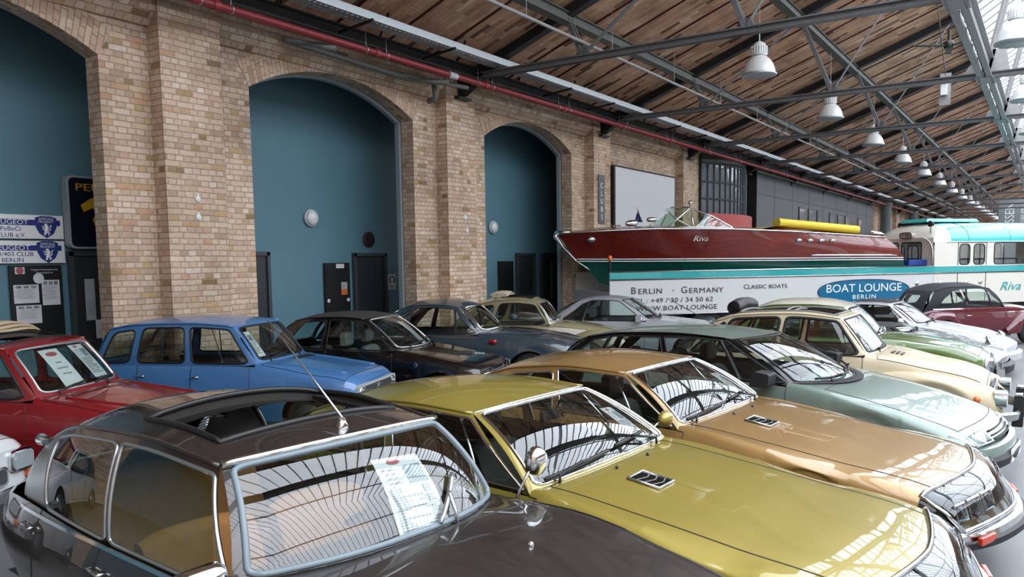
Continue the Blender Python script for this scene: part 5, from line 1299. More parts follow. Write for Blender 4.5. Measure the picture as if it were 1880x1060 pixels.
# --- white and grey sports cars
def make_sport(key, label, P, name='sports_car'):
    B = Body([[.0, .60, .26, .70, .36, .72, .46, .50, .53, .545], [.10, .68, .22, .78, .40, .785, .54, .52, .595, .605], [.45, .74, .20, .83, .46, .80, .70, .52, .68, .69], [.9, .76, .20, .85, .5, .80, .785, .54, .775, .79], [1.45, .76, .20, .85, .54, .79, .845, .6, .87, .89],
              [2.6, .76, .20, .85, .56, .79, .88, .6, .92, .94], [3.4, .78, .22, .88, .56, .80, .86, .62, .92, .95], [3.9, .76, .26, .84, .54, .76, .76, .58, .82, .84], [4.25, .68, .34, .74, .48, .66, .58, .5, .62, .63]], 4.25, nose=(.20, 2, .8), arches=(.92, 3.2), R=.31)
    gh = dict(ws=(1.38, 1.56, .64), rs=(3.6, 3.35, .58), fc=(1.96, 1.27), rc=(2.75, 1.28), roof=[(2.05, .52, 1.255), (2.3, .54, 1.275), (2.55, .53, 1.275), (2.72, .50, 1.255)], crown=.03,
              div=[(0, 0), (.62, .80), (1, 1)], win=[rrect(.08, .03, .03, .12, .06), [(.05, .05), (.6, .08), (.25, .7), (.05, .8)]], wb=.02, sb=.03, wtr=.014, wswin=rrect(.05, .05, .05, .06, .08))
    if key == 'grey':   # open roadster with a low cover
        gh.update(fc=(1.66, .985), rc=(2.9, .97), roof=[(1.72, .58, .965), (2.1, .60, .97), (2.5, .60, .965), (2.85, .56, .95)], crown=.01, win=[None, None], rswin=rrect(.2, .2, .2, .2, .1))
    return make_sport_(key, label, P, name, B, gh)
def make_sport_(key, label, P, name, B, gh):
    K = CARS[key] = car(name, label, B, gh, P, interior='#202124', roof_m=mat('black hood fabric', '#1c1d20', .8), frame_m=None if key == 'white911' else mat('black hood fabric', '#1c1d20'), doors=((1.58, 2.62),), hood=(.10, 1.39, 11), seats=((2.4, .34, .26, .48, True, .55), (2.4, -.34, .26, .48, True, .55)), R=.31, **pose(key))
    return K
make_sport('white911', 'white sports car with black folding roof between the grey and maroon cars', paint('white', '#bfc4c8', rough=.25, coat=.5))
make_sport('grey', 'grey open sports car with a low black cover, mostly hidden behind the leaf green saloon', paint('slate grey', '#77757b', metal=.3, rough=.45))
# --- maroon convertible
make_beetle('cabrio', 'maroon convertible with raised black fabric roof before the coach', paint('maroon', '#5a1022', rough=.25), '#1d1c1e', roof_m=mat('black roof fabric', '#2b2e33', .85, noise=.1, nscale=200, bump=.15),
    screen_trim=M_ALU, ghx=dict(roof=[(1.86, .50, 1.36), (2.3, .55, 1.42), (2.9, .55, 1.42), (3.35, .50, 1.33)], rc=(3.42, 1.33), rs=(3.75, 3.66, .52), fc=(1.80, 1.385), rswin=rrect(.25, .25, .35, .25, .1),
    div=[(0, 0), (.18, .13), (.52, .47), (.86, .86), (1, 1)], win=[[(.12, .05), (.93, .05), (.93, .85), (.75, .85)], rrect(.02, .03, .04, .10, .05), [(.03, .04), (.95, .04), (.86, .45), (.6, .78), (.25, .90), (.03, .90)], None]), frame_m=mat('black roof fabric', '#2b2e33'))
# --- white car whose nose shows at the left edge
B = Body([[.0, .62, .36, .70, .46, .70, .58, .58, .68, .70], [.10, .68, .32, .74, .48, .735, .66, .60, .755, .775], [.6, .72, .26, .775, .52, .75, .80, .6, .845, .87], [1.2, .72, .26, .78, .55, .745, .90, .6, .935, .96], [1.5, .72, .26, .78, .56, .74, .92, .6, .96, .98], [2.8, .72, .26, .77, .56, .73, .92, .6, .96, .97], [3.6, .68, .30, .73, .56, .69, .90, .56, .94, .95], [3.96, .62, .4, .66, .52, .62, .76, .5, .8, .81]], 3.96, nose=(.10, 2, .5), arches=(.75, 3.1), R=.30)
gh = dict(ws=(1.30, 1.45, .64), rs=(3.5, 3.45, .58), fc=(1.75, 1.44), rc=(3.1, 1.42), roof=[(1.85, .56, 1.42), (2.2, .58, 1.45), (2.7, .575, 1.44), (3.05, .54, 1.40)], crown=.05, div=[(0, 0), (.46, .44), (1, 1)], win=[rrect(.10, .05, .05, .1, .08), rrect(.05, .2, .05, .1, .08)])
P_WH = paint('white small car', '#d2d6d9', rough=.28)
KW = CARS['white'] = car('small_saloon', 'white car whose nose and headlight show behind the dark brown saloon', B, gh, P_WH, doors=((1.46, 2.3), (2.3, 3.1)), hood=(.10, 1.31, 10), seats=((2.2, 0, .4, 1.1, False),), R=.30, **pose('white'))
# ------------------------------------------------------------------ things on the walls
YF = YB-.02
WX = plane_M((1, 0, 0), (0, 0, 1))     # lettering that faces the room
M_DOOR = mat('charcoal door', '#2a2e31', .45); M_DFR = mat('door frame grey', '#3a4348', .45)
def door(n, x0, x1, ztop, label=None, window=False, z0=-.06):
    o = MB().box(((x0+x1)/2, YF-.01, (ztop+z0)/2), (x1-x0-.10, .05, ztop-z0-.05)).build('door_%d' % n, M_DOOR); struct(o)
    f = MB()
    for x in (x0+.03, x1-.03): f.box((x, YF-.03, (ztop+z0)/2), (.07, .08, ztop-z0))
    f.box(((x0+x1)/2, YF-.03, ztop-.03), (x1-x0, .08, .07)); f.build('door_frame', M_DFR, o)
    h = MB(); h.tube([(x0+.14, YF-.05, 1.0), (x0+.14, YF-.10, 1.0), (x0+.26, YF-.10, 1.0)], .011, 8); h.build('door_handle', M_ALU, o)
    if window:
        MB().box(((x0+x1)/2+.02, YF-.045, 1.55), (.12, .02, 1.1)).build('door_pane', mat('pale door pane', '#59646a', .2), o)
    return o
door(1, 12.24, 13.23, 2.32); door(2, 9.05, 10.06, 2.34); door(3, 18.40, 19.31, 2.33); door(4, 19.66, 20.79, 2.33, window=True)
d5 = door(5, 6.38, 7.42, 2.34)
for (nm, x0, x1, zt, lb) in (('access_panel', 11.43, 12.11, 2.125, 'black panel on the teal wall with an orange sticker beside the door'), ('access_panel', 17.56, 18.23, 2.115, 'black panel on the teal wall in the third arch beside two doors')):
    t = empty(nm, ((x0+x1)/2, YF-.02, 1.2), label=lb, cat='panel')
    MB().box((0, 0, zt/2-1.2+.3), (x1-x0, .05, zt-.6)).build('board', M_BLACK, t)
    if x0 < 12:
        MB().box((.07, -.028, .86), (.22, .006, .085)).build('name_plate', M_PAPER, t)
        k = MB()
        for x in (-.27, .27): k.lathe([(.035, 0), (.04, .008), (.0, .012)], M=Matrix.Translation((x, -.026, .17)) @ Matrix.Rotation(PI/2, 4, 'X'), n=14)
        k.build('lock', M_PAPER, t)
        MB().box((.17, -.028, .33), (.17, .006, .11)).build('sticker', mat('orange sticker', '#c96a2b', .5), t)
        MB().box((.17, -.028, .46), (.17, .006, .15)).build('sticker', mat('grey sticker', '#a9adb0', .5, noise=.5, nscale=40), t)
def bulkhead(x, z, r, lb):
    t = empty('bulkhead_lamp', (x, YF, z), label=lb, cat='lamp', group='bulkhead lamps on the teal wall'); M = Matrix.Rotation(PI/2, 4, 'X')
    MB().lathe([(r, 0), (r*1.02, .03), (r*.98, .045), (r*.9, .05)], M=M, n=28).build('base', M_WHITE, t, angle=40); MB().lathe([(r*.95, .045), (r*.8, .085), (r*.45, .115), (0, .125)], M=M, n=28).build('diffuser', mat('opal diffuser', '#dfe4e4', .3, coat=.3), t, smooth=True)
bulkhead(11.14, 3.0, .165, 'round white bulkhead lamp on the teal wall in the middle arch'); bulkhead(17.34, 2.99, .165, 'round white bulkhead lamp on the teal wall in the farther arch')
t = empty('wall_vent', (12.74, YF, 2.61), label='round brown vent on the teal wall above the charcoal door', cat='vent'); M = Matrix.Rotation(PI/2, 4, 'X')
MB().lathe([(.165, 0), (.165, .03), (.14, .04)], M=M, n=28).build('vent_rim', mat('vent brown', '#3b2c27', .6), t, angle=40)
v = MB()
for i in range(-5, 6): v.box((0, -.03, i*.026), (2*math.sqrt(max(.0, .14**2-(i*.026)**2)), .02, .012))
v.build('louvres', mat('vent brown', '#3b2c27'), t)
t = empty('notice_sign', (13.42, YF-.01, 1.69), label='small white notice with a round emblem right of the charcoal door', cat='sign'); MB().box((0, 0, 0), (.24, .012, .34)).build('plate', M_PAPER, t)
MB().tube([(.075*math.cos(a), -.01, .05+.075*math.sin(a)) for a in [2*PI*i/24*.8-.9 for i in range(25)]], .016, 6).build('emblem', M_INK, t)
pl = MB()
for i in range(3): pl.box((0, -.008, -.08-.03*i), (.18-.03*i, .003, .012))
pl.build('print', M_INK, t)
# club boards in the first arch
NAVY = mat('navy print', '#25357c', .45)
def shield(mb, x, z, w, h, y): 
    P = [(-.5, .42), (-.25, .5), (.25, .5), (.5, .42), (.48, .0), (.34, -.28), (0, -.5), (-.34, -.28), (-.48, 0)]
    mb.prism([(x+p[0]*w, z+p[1]*h) for p in P], 'y', y-.004, y); return mb
def lion(mb, x, z, s, y):
    def arm(P, r): mb.tube([(x+p[0]*s, y, z+p[1]*s) for p in P], [q*s for q in r], 6)
    arm([(-.15, -.42), (-.05, -.15), (.05, .1), (-.02, .28)], [.06, .10, .12, .10]); arm([(-.02, .28), (-.14, .34)], [.13, .08]); arm([(0, .1), (-.22, .14), (-.30, .22)], [.07, .05, .04]); arm([(.02, .02), (-.20, -.04), (-.28, .03)], [.07, .05, .04]); arm([(.0, -.15), (.18, -.28), (.10, -.42)], [.09, .07, .05]); arm([(.05, -.1), (.28, -.05), (.25, .15), (.34, .28)], [.04, .04, .03, .05])
for (zc, z0, z1, ln, lb) in ((2.685, 2.515, 2.85, ('PeBeCi', 'CLUB e.V.'), 'upper white club board with blue band and shield, above the notice board'), (2.33, 2.17, 2.485, ('203/403 CLUB', 'BERLIN'), 'lower white club board with blue band and shield, above the notice board')):
    t = empty('club_board', (5.66, YF-.02, zc), label=lb, cat='sign', group='white club boards on the teal wall'); h = z1-z0
    MB().box((0, 0, 0), (1.35, .03, h)).build('board', M_WHITE, t, bevel=.004); MB().box((-.02, -.017, h*.18), (1.30, .004, h*.24)).build('blue_band', NAVY, t)
    text('lettering', 'PEUGEOT', .095, M_WHITE, t, (-.05, -.021, h*.18), WX, 'CENTER', .001, 1.15)
    text('lettering', ln[0], .085, NAVY, t, (-.05, -.018, -h*.10), WX, 'CENTER', .001, 1.1); text('lettering', ln[1], .085, NAVY, t, (-.05, -.018, -h*.36), WX, 'CENTER', .001, 1.1)
    s = shield(MB(), .43, .0, .30, .31, -.019).build('shield', NAVY, t); e = MB(); lion(e, .43, -.03, .20, -.026); e.build('shield_emblem', M_WHITE, s); text('lettering', 'AMICALE', .045, M_WHITE, s, (.43, -.0245, .115), WX, 'CENTER', .001, 1.1); text('lettering', 'PEUGEOT', .045, M_WHITE, s, (.43, -.0245, .075), WX, 'CENTER', .001, 1.1)
t = empty('notice_board', (5.91, YF-.02, 1.55), label='black notice board with pinned sheets on the teal wall', cat='notice board'); MB().box((0, 0, 0), (.72, .03, 1.18)).build('board', M_BLACK, t)
for (x, z, w, h, nm) in ((-.15, .19, .34, .26, 'pinned_sheet'), (.19, .20, .25, .36, 'pinned_sheet'), (-.13, -.10, .34, .26, 'pinned_sheet'), (-.22, .52, .13, .095, 'badge')):
    p = MB().box((x, -.018, z), (w, .004, h)).build(nm, M_PAPER, t); q = MB()
    if nm == 'badge': q.lathe([(.05, 0), (0, .002)], M=Matrix.Translation((x, -.021, z)) @ Matrix.Rotation(PI/2, 4, 'X'), n=20); q.build('emblem', mat('sheet emblem', '#a8545a'), p)
    else:
        for i in range(8): q.box((x-.02*(i % 3), -.021, z+h*.25-h*.07*i), (w*.72, .001, h*.025))
        q.build('print', mat('grey print', '#8b8f94'), p); r = MB()
        for i in range(3): r.box((x+w*(-.3+.3*i), -.021, z+h*.38), (w*.22, .001, h*.14))
        r.build('picture', mat('printed photo', '#7d8b92', noise=.5), p)
c = MB(); c.lathe([(.075, 0), (0, .003)], M=Matrix.Translation((.03, -.016, .405)) @ Matrix.Rotation(PI/2, 4, 'X'), n=24); c.build('round_sticker', M_PAPER, t)
for i, s in enumerate(('Peugeot Vorkriegsfreunde', 'Deutschland e.V.')): text('lettering', s, .035, M_PAPER, t, (.12, -.017, .53-.045*i), WX, 'CENTER', .001)
t = empty('illuminated_sign', (6.95, YF-.09, 2.91), label='dark blue sign with yellow lettering and a yellow lion head, half behind the pier', cat='sign')
MB().prism(rounded([(-.60, -.53), (.60, -.53), (.60, .53), (-.60, .53)], .10, 6), 'y', -.07, .07).build('case', mat('sign case grey', '#9aa3a8', .4), t, angle=40)
MB().prism(rounded([(-.57, -.50), (.57, -.50), (.57, .50), (-.57, .50)], .08, 6), 'y', -.085, -.06).build('face', mat('sign navy', '#0b1224', .3), t, angle=40)
YEL = mat('sign yellow', '#c79a22', .4); text('lettering', 'PEUGEOT', .15, YEL, t, (.02, -.086, .36), WX, 'CENTER', .003, 1.55)
lp = [(-.30, .10), (-.20, .17), (-.05, .24), (.14, .27), (.26, .20), (.32, .0), (.34, -.3), (.22, -.42), (.10, -.22), (.02, -.10), (-.04, -.02), (-.06, -.10), (-.14, -.15), (-.17, -.06), (-.10, .02), (-.17, .07), (-.27, .02)]
MB().prism([(p[0]*1.3-.03, p[1]*1.25-.02) for p in lp], 'y', -.105, -.08).build('lion_head', YEL, t)
for i, (x, z, w, h) in enumerate(((6.66, 1.62, .15, .62), (6.82, 1.17, .20, .28), (7.12, 1.05, .30, .62))):
    p = MB().box((x, YF-.055, z), (w, .004, h)).build('door_notice', M_PAPER if i else mat('pale notice', '#a9b4b8', .5), d5); q = MB()
    for k in range(6): q.box((x, YF-.058, z-h*.05-h*.06*k), (w*.7, .001, h*.02))
    q.build('print', mat('grey print', '#8b8f94'), p)
# white enamel hooks on the pier
for k, (x, z) in enumerate(((7.33, 3.06), (7.33, 2.80), (13.72, 3.03), (13.78, 2.76))):
    t = MB().lathe([(.045, 0), (.04, .02), (.015, .03), (0, .03)], M=Matrix.Translation((x, YP, z)) @ Matrix.Rotation(PI/2, 4, 'X') , n=10).box((x, YP-.01, z+.05), (.03, .012, .05)).build('anchor_plate', mat('white enamel', '#e0e2e0', .35), angle=40)
    tag(t, ['upper small white wall anchor on the nearest brick pier', 'lower small white wall anchor on the nearest brick pier', 'upper small white wall anchor on the second brick pier', 'lower small white wall anchor on the second brick pier'][k], 'wall anchor', 'white wall anchors')
# white screen, banner sign, gridded window, grey cladding
t = empty('projection_panel', (22.72, 10.17, 3.05), label='large blank white panel on the brick wall above the boat bow', cat='panel')
MB().box((0, .03, 0), (4.25, .06, 3.3)).build('panel_face', mat('white panel', '#c6cacd', .5), t); MB().box((-2.16, .17, 0), (.08, .34, 3.32)).box((2.16, .17, 0), (.08, .34, 3.32)).box((0, .17, 1.66), (4.25, .34, .05)).build('panel_side', mat('dark panel side', '#2a211d', .6), t)
t = empty('clubs_sign', (19.89, YP-.01, 3.75), label='narrow dark sign with the upright word CLUBS on the brick pier', cat='sign'); MB().box((0, 0, 0), (.35, .03, 1.30)).build('board', mat('clubs sign grey', '#474a54', .5), t)
[text('lettering', c_, .20, M_WHITE, t, (0, -.017, .36-.21*i), WX, 'CENTER', .001, 1.1) for i, c_ in enumerate('CLUBS')]
for k in (5,):
    x0, x1 = 28.0, 33.0
    t = empty('bow_window', (30.5, 10.45, 0), label='curved steel gridded window above the red panel behind the boat', cat='window')
    n = 14; arc = lambda a: (-2.55+5.1*a, -.9*math.sin(PI*min(1, a*1.0))*.55)
    g = MB(); f_ = MB()
    for i in range(n+1):
        x, y = arc(i/n); f_.box((x, y, 4.55), (.05, .05, 2.0))
    for z in (3.6, 4.25, 4.85, 5.5): f_.tube([(arc(i/28)[0], arc(i/28)[1], z) for i in range(29)], .038, 6)
    g.grid([[(arc(i/28)[0], arc(i/28)[1]+.02, 3.5), (arc(i/28)[0], arc(i/28)[1]+.02, 5.55)] for i in range(29)])
    g.build('panes', mat('dark window panes', '#6b747a', .06, spec=1.0), t, smooth=True); f_.build('grid', mat('window grid steel', '#3f464a', .5), t)
    h = MB(); h.grid([[(arc(i/28)[0], arc(i/28)[1], 5.5), (arc(i/28)[0], arc(i/28)[1], 5.9)] for i in range(29)]); h.build('head_panel', M_STEELD, t)
    r = MB(); r.grid([[(arc(i/28)[0], arc(i/28)[1]-.25, 1.5), (arc(i/28)[0], arc(i/28)[1]-.25, 3.72)] for i in range(29)]); r.build('red_apron', mat('red apron panel', '#b5463a', .5), t, smooth=True)
t = empty('grey_cladding', (46.2, 10.2, 0), label='long dark grey clad wall front with small upright windows', cat='cladding')
MB().box((0, .15, 2.8), (26.0, .3, 5.6)).build('cladding', mat('grey cladding', '#50565a', .55, noise=.06, nscale=2), t)
sm_ = MB()
for i in range(9): sm_.box((-13+3.0*i, -.004, 2.8), (.02, .006, 5.6))
sm_.box((0, -.004, 4.75), (26, .006, .03)); sm_.build('panel_joints', mat('joint dark', '#2c3033', .6), t)
MB().box((-13.02, .1, 2.8), (.08, .5, 5.62)).box((0, .1, 5.6), (26, .5, .08)).build('edge_trim', M_BLACK, t)
for x in (40.8, 42.6, 44.4, 47.2, 49.2, 51.2, 55.0):
    p = MB().box((x-46.2, -.015, 3.85), (1.1, .04, 1.35)).build('window', M_BLACK, t); MB().box((x-46.2, -.04, 3.85), (.9, .01, 1.2)).build('pane', mat('slate pane', '#5d6265', .1, spec=.7), p)
for k, x in enumerate((61.5, 74.5)):
    o = MB().lathe([(.42, -.06), (.42, .1), (.34, .3), (.34, 5.5), (.45, 5.8)], M=Matrix.Translation((x, 9.7, 0)), n=16).build('iron_column', mat('pale iron column', '#5f6a6c', .5, noise=.2), angle=40)
    tag(o, ['nearer pale iron column at the end of the grey cladding', 'farther pale iron column beyond the old black car'][k], 'column', 'iron columns')
t = empty('vintage_car', (66.5, 8.2, 3.0), R_(-100), 'old black car raised on a platform between the iron columns', 'car')
b = MB(); b.box((0, 0, .55), (3.0, 1.5, .5)); b.build('body', M_BLACKG, t, bevel=.12); b = MB(); b.box((-.6, 0, 1.15), (1.6, 1.4, .8), taper=(.9, .9)); b.build('cabin', M_BLACKG, t, bevel=.12)
b = MB(); b.box((1.0, 0, .85), (1.3, .8, .35)); b.build('bonnet', M_BLACKG, t, bevel=.1)
for x in (-1.05, 1.2):
    for sg in (-1, 1): wheel(t, x, sg*.75, .42, .14, sg)
for sg in (-1, 1):
    hl = MB(); hl.lathe([(.16, -.1), (.17, 0), (.1, .06), (0, .08)], M=Matrix.Translation((1.62, sg*.5, .98)) @ Matrix.Rotation(PI/2, 4, 'Y'), n=16); hl.build('headlight', M_CHROME, t, smooth=True)
p = MB().box((66.8, 8.9, 2.85), (7, 2.6, .3)).build('platform', M_STEELD); tag(p, 'dark platform carrying the old black car', 'platform')
for k, x in enumerate((64.2, 69.4)):
    o = MB().box((x, 8.9, 1.32), (.2, 3.0, 2.76)).build('platform_support', M_STEELD); tag(o, ['nearer', 'farther'][k]+' dark support under the raised platform', 'support')
t = empty('hanging_banner', (80, 2.72, 4.96), label='grey banner with white upright lettering hanging far down the hall', cat='banner'); MB().box((0, 0, 0), (.04, 2.36, 3.4)).build('cloth', mat('banner grey', '#7d8689', .7), t)
text('lettering', 'CLASSEN', .95, M_WHITE, t, (-.03, .35, -.1), plane_M((0, 0, 1), (0, 1, 0)), 'CENTER', .003, .8); text('lettering', 'IMMOBILIEN', .36, M_WHITE, t, (-.03, -.55, .1), plane_M((0, 0, 1), (0, 1, 0)), 'CENTER', .003, 1.0)
for yy in (-1.1, 1.1): MB().tube([(0, yy, 1.7), (0, yy, 3.7)], .01, 5).build('hanging_wire', M_GALV, t)
# ------------------------------------------------------------------ car details
M_AMBER = mat('amber lens', '#d0682a', .2, coat=.5); M_LENS = glass_mat('lens glass', (.85, .88, .9), .12); M_RED = mat('red lens', '#9a1c1c', .2, coat=.5)
def nose(K, y, z, o=0, d=0): return Vector((K['B'].warp(d, y)+o, y, z))
def stud(K, d, y, r=.014, m=None, name='washer_nozzle'):
    p = K['B'].pt(d, y); MB().lathe([(r, -.005), (r, .008), (r*.6, .018), (0, .02)], M=Matrix.Translation(p), n=10).build(name, m or M_CHROME, K['root'], smooth=True)
def plate(K, x, y, z, w, h, m, name, nrm=(1, 0, 0)):
    return MB().box((x, y, z), (.012, w, h)).build(name, m, K['root'])
def roof_loop(K, a0, a1, b0, b1, o=.004):
    c = K['coons']; P = []
    for t in np.linspace(0, 1, 13)[:-1]: P.append(c(a0+(a1-a0)*t, b0))
    for t in np.linspace(0, 1, 17)[:-1]: P.append(c(a1, b0+(b1-b0)*t))
    for t in np.linspace(0, 1, 13)[:-1]: P.append(c(a1-(a1-a0)*t, b1))
    for t in np.linspace(0, 1, 17)[:-1]: P.append(c(a0, b1-(b1-b0)*t))
    return [p+Vector((0, 0, o)) for p in P]
def well(K, a0, a1, b0, b1, m, depth=.06, rim=.012, rm=None):
    L_ = roof_loop(K, a0, a1, b0, b1); mb = MB(); mb.grid([[p, p-Vector((0, 0, depth))] for p in L_], closed_u=True); o = mb.build('sunroof_frame', m, K['root'])
    MB().tube(L_, rim, 8, closed=True).build('sunroof_seal', rm or M_BLACK, o, smooth=True)
def canvas_fold(K, a0, a1, b, m, folds=3, h=.05, w=.10, name='folded_canvas', lift=.02):
    c = K['coons']; mb = MB()
    for k in range(folds):
        G = []
        for a in np.linspace(a0, a1, 12):
            p = c(a, min(1, b+.0)); u = 2*a-1; bx = Vector((-.03*k, 0, lift+h*k*.8+.012*math.sin(a*9+k)))
            G.append([p+bx+Vector((w*math.cos(q), 0, h*.75*math.sin(q))) for q in np.linspace(0, 2*PI, 11)])
        mb.grid(G); mb.add(G[0][:-1], [tuple(range(10))]); mb.add(G[-1][:-1], [tuple(range(10))])
    return mb.build(name, m, K['root'], angle=60)

# dark brown saloon
K = CARS['ds']; L = K['L']; B = K['B']
well(K, .10, .90, .11, .42, mat('sunroof lining', '#2b2926', .8), .07, .016)
rl = MB(); rl.bar(K['coons'](.86, .14)-Vector((0, 0, .03)), K['coons'](.86, .40)-Vector((0, 0, .03)), .05, .02); rl.build('sunroof_rail', M_BLACK, K['root'])
sl_ = MB(); sl_.grid([[K['coons'](a, b_)-Vector((0, 0, .055)) for b_ in np.linspace(.36, .46, 4)] for a in np.linspace(.12, .88, 12)]); sl_.build('sliding_panel', M_BLACKG, K['root'], smooth=True)
p = K['coons'](.5, .045); an = MB(); an.lathe([(.03, -.01), (.03, .012), (.018, .03), (.016, .045), (0, .05)], M=Matrix.Translation(p), n=14); ao = an.build('aerial_base', M_CHROME, K['root'], angle=40)
MB().tube([p+Vector((0.01, 0, .04)), p+Vector((-.30, .05, .22)), p+Vector((-.74, .12, .47))], [.006, .005, .004], 6).build('aerial_rod', M_ALU, ao, smooth=True)
hd = MB(); hd.tube([K['top_ws'](u)+Vector((.012, 0, .006)) for u in np.linspace(-1, 1, 30)], .018, 8); hd.build('roof_front_moulding', M_CHROME, K['root'], smooth=True)
for sg in (-1, 1):
    q = K['side_top'](1, sg); MB().lathe([(.028, .10), (.034, .09), (.026, .0), (.014, -.14), (0, -.16)], M=Matrix.Translation(q+Vector((.02, sg*.02, .0))) @ Matrix.Rotation(-PI/2, 4, 'Y'), n=16).build('roof_trumpet_lamp', M_CHROME, K['root'], smooth=True)
mirror(K, B.shoulder(2.12, -1)+Vector((0, 0, .0)), (L/2-1.88, -1.0, 1.05), .23, .15, face=(-1, -.1, .1), shape='rect')
mirror(K, B.shoulder(1.95, 1)+Vector((0, 0, .0)), (L/2-1.92, .96, 1.10), .13, .16, face=(-1, .1, .1))
for y in (-.28, .28): stud(K, 1.42, y)
wiper(K, .18, .02, .52, .36, m=M_ALU, arm=(.15, -.03))
handle(K, 3.98, .78, .13); handle(K, 3.0, .78, .13)
strip_on(K, 'waist_moulding', M_CHROME, np.linspace(2.1, 4.3, 24), lambda d: float(np.interp(d, [2.1, 3.2, 4.3], [.892, .872, .83])), .016)
for sg in (-1, 1):
    lamp_round(K, nose(K, sg*.50, .60, -.12), .10, (1, sg*.2, .1)); lamp_round(K, nose(K, sg*.30, .58, -.03), .07, (1, 0, .1))
bumper(K, [(0, -.06), (.05, -.04), (.06, .03), (.02, .06), (-.02, .05)], .66, M_CHROME, zc=.40)
sheet(K, 'large price sheet standing behind the windscreen of the dark brown saloon', .14, .36, .42, .72, tilt=-.12, lines=16)
# olive gold and bronze gold coupes
def sm_details(key, lb):
    K = CARS[key]; L = K['L']; B = K['B']
    # glazed nose: frame, dividers, lamps and cover glass
    fr = MB(); edge = [B.pt(.205, y)+Vector((.004, 0, .006)) for y in np.linspace(-.86, .86, 33)]; low = [nose(K, y, .465, .06) for y in np.linspace(-.82, .82, 33)]
    fr.tube(edge, .016, 8); fr.tube(low, .014, 8)
    for i in (0, 32): fr.tube([edge[i], edge[i].lerp(low[i], .5)+Vector((.02, 0, .01)), low[i]], .014, 8)
    fo = fr.build('nose_frame', M_CHROME, K['root'], smooth=True)
    dv = MB()
    for i in (5, 11, 21, 27): dv.bar(edge[i]+Vector((0, 0, .004)), low[i], .022, .012)
    dv.build('nose_dividers', M_BLACK, fo)
    gl_ = MB(); gl_.grid([[edge[i].lerp(low[i], t)+Vector((.03*4*t*(1-t), 0, .03*4*t*(1-t))) for t in np.linspace(0, 1, 6)] for i in range(33)]); gl_.build('nose_glass', glass_mat('nose glass', (.60, .66, .68), .05), K['root'], smooth=True)
    for sg in (-1, 1):
        for (y0, y1) in ((.78, .66), (.62, .45), (.42, .26)):
            c0, c1 = (B.pt(.14, sg*y0), B.pt(.14, sg*y1)); d0, d1 = nose(K, sg*y0, .49, .02), nose(K, sg*y1, .49, .02)
            quadlamp(K, [d0.lerp(c0, .1)+Vector((.0, 0, .0)), d1.lerp(c1, .1), d1.lerp(c1, .72)+Vector((.06, 0, 0)), d0.lerp(c0, .72)+Vector((.06, 0, 0))], depth=.03)
    bumper(K, [(0, -.055), (.05, -.05), (.075, -.01), (.06, .035), (0, .05)], .82, M_CHROME, zc=.40, off=.05, wrap=.7)
    bumper(K, [(.07, -.05), (.10, -.04), (.10, .0), (.07, .01)], .80, M_RUBBER, 'bumper_rubber', zc=.39, off=.05, wrap=.15)
    for sg in (-1, 1): MB().prism(rounded([(L/2-.42, .355), (L/2-.28, .355), (L/2-.28, .425), (L/2-.42, .425)], .01), 'y', -.0, .0).build('x', M_AMBER) if False else None
    for sg in (-1, 1):
        q0, q1 = nose(K, sg*.76, .40, .118), nose(K, sg*.58, .40, .122); am = MB(); am.bar(q0, q1, .03, .05); am.build('indicator', mat('red orange lens', '#b8381f', .2, coat=.5), K['root'], bevel=.008)
    # bonnet vent
    vo = MB(); d0, d1, y0, y1 = 1.72, 1.52, -.30, -.12
    C4 = [B.pt(d0, y0), B.pt(d1, y0), B.pt(d1, y1), B.pt(d0, y1)]; C4 = [p+Vector((0, 0, .008)) for p in C4]
    vo.tube(C4, .010, 6, closed=True); fo = vo.build('bonnet_vent', M_ALU, K['root'], smooth=True)
    vb = MB(); vb.add([p+Vector((0, 0, .002)) for p in C4], [(0, 1, 2, 3)]); vb.build('vent_grille', M_BLACKG, fo)
    vl = MB()
    for t in (.25, .5, .75): vl.tube([C4[0].lerp(C4[1], t)+Vector((0, 0, .005)), (C4[0].lerp(C4[1], t)+C4[3].lerp(C4[2], t))/2+Vector((.03, 0, .005)), C4[3].lerp(C4[2], t)+Vector((0, 0, .005))], .004, 5)
    vl.build('vent_louvres', M_IRON, fo)
    pd = MB(); pd.tube([B.pt(d, y)+Vector((0, 0, .001)) for d, y in ((1.50, -.30), (1.10, -.28), (1.08, -.12), (1.5, -.12))], .003, 4); pd.build('bonnet_crease', paint(key, '#ffffff'), K['root'])
    for y in (-.18, .22): stud(K, 1.86, y, .01, M_BLACK)
    wiper(K, -.86, .04, -.08, .10, lift=.025, arm=(.12, -.02)); wiper(K, .05, .12, .62, .16, lift=.025, arm=(.62, -.02))
    if key == 'sm1': mirror(K, B.shoulder(2.2, 1), (L/2-2.12, 1.0, 1.0), .15, .11, face=(-1, .1, .05), m=paint(key, '#ffffff'))
    handle(K, 3.05, .78, .14)
    # upright bar of the quarter light
    for sg in (-1, 1):
        s = K['s_side'](sg); q = MB(); q.tube([s(.15, .03), s(.03+.04, .90)], .009, 6); q.build('quarter_light_bar', M_CHROME, K['root'], smooth=True)
    ch = MB(); ch.tube([K['top_ws'](u)+Vector((.008, 0, .002)) for u in np.linspace(-1, 1, 24)], .006, 6); ch.build('screen_moulding', M_CHROME, K['root'], smooth=True)
    im = MB(); q = K['s_ws'](.1, .80); im.box((q.x-.10, q.y, q.z-.08), (.03, .24, .07)); im.tube([(q.x-.06, q.y, q.z-.04), (q.x-.02, q.y, q.z+.04)], .008, 6); im.build('inside_mirror', M_BLACK, K['root'], bevel=.01)
    sheet(K, lb, .66, .36, .22, .52, tilt=-.10)
sm_details('sm1', 'price sheet behind the windscreen of the olive gold coupe'); sm_details('sm2', 'price sheet behind the windscreen of the bronze gold coupe')
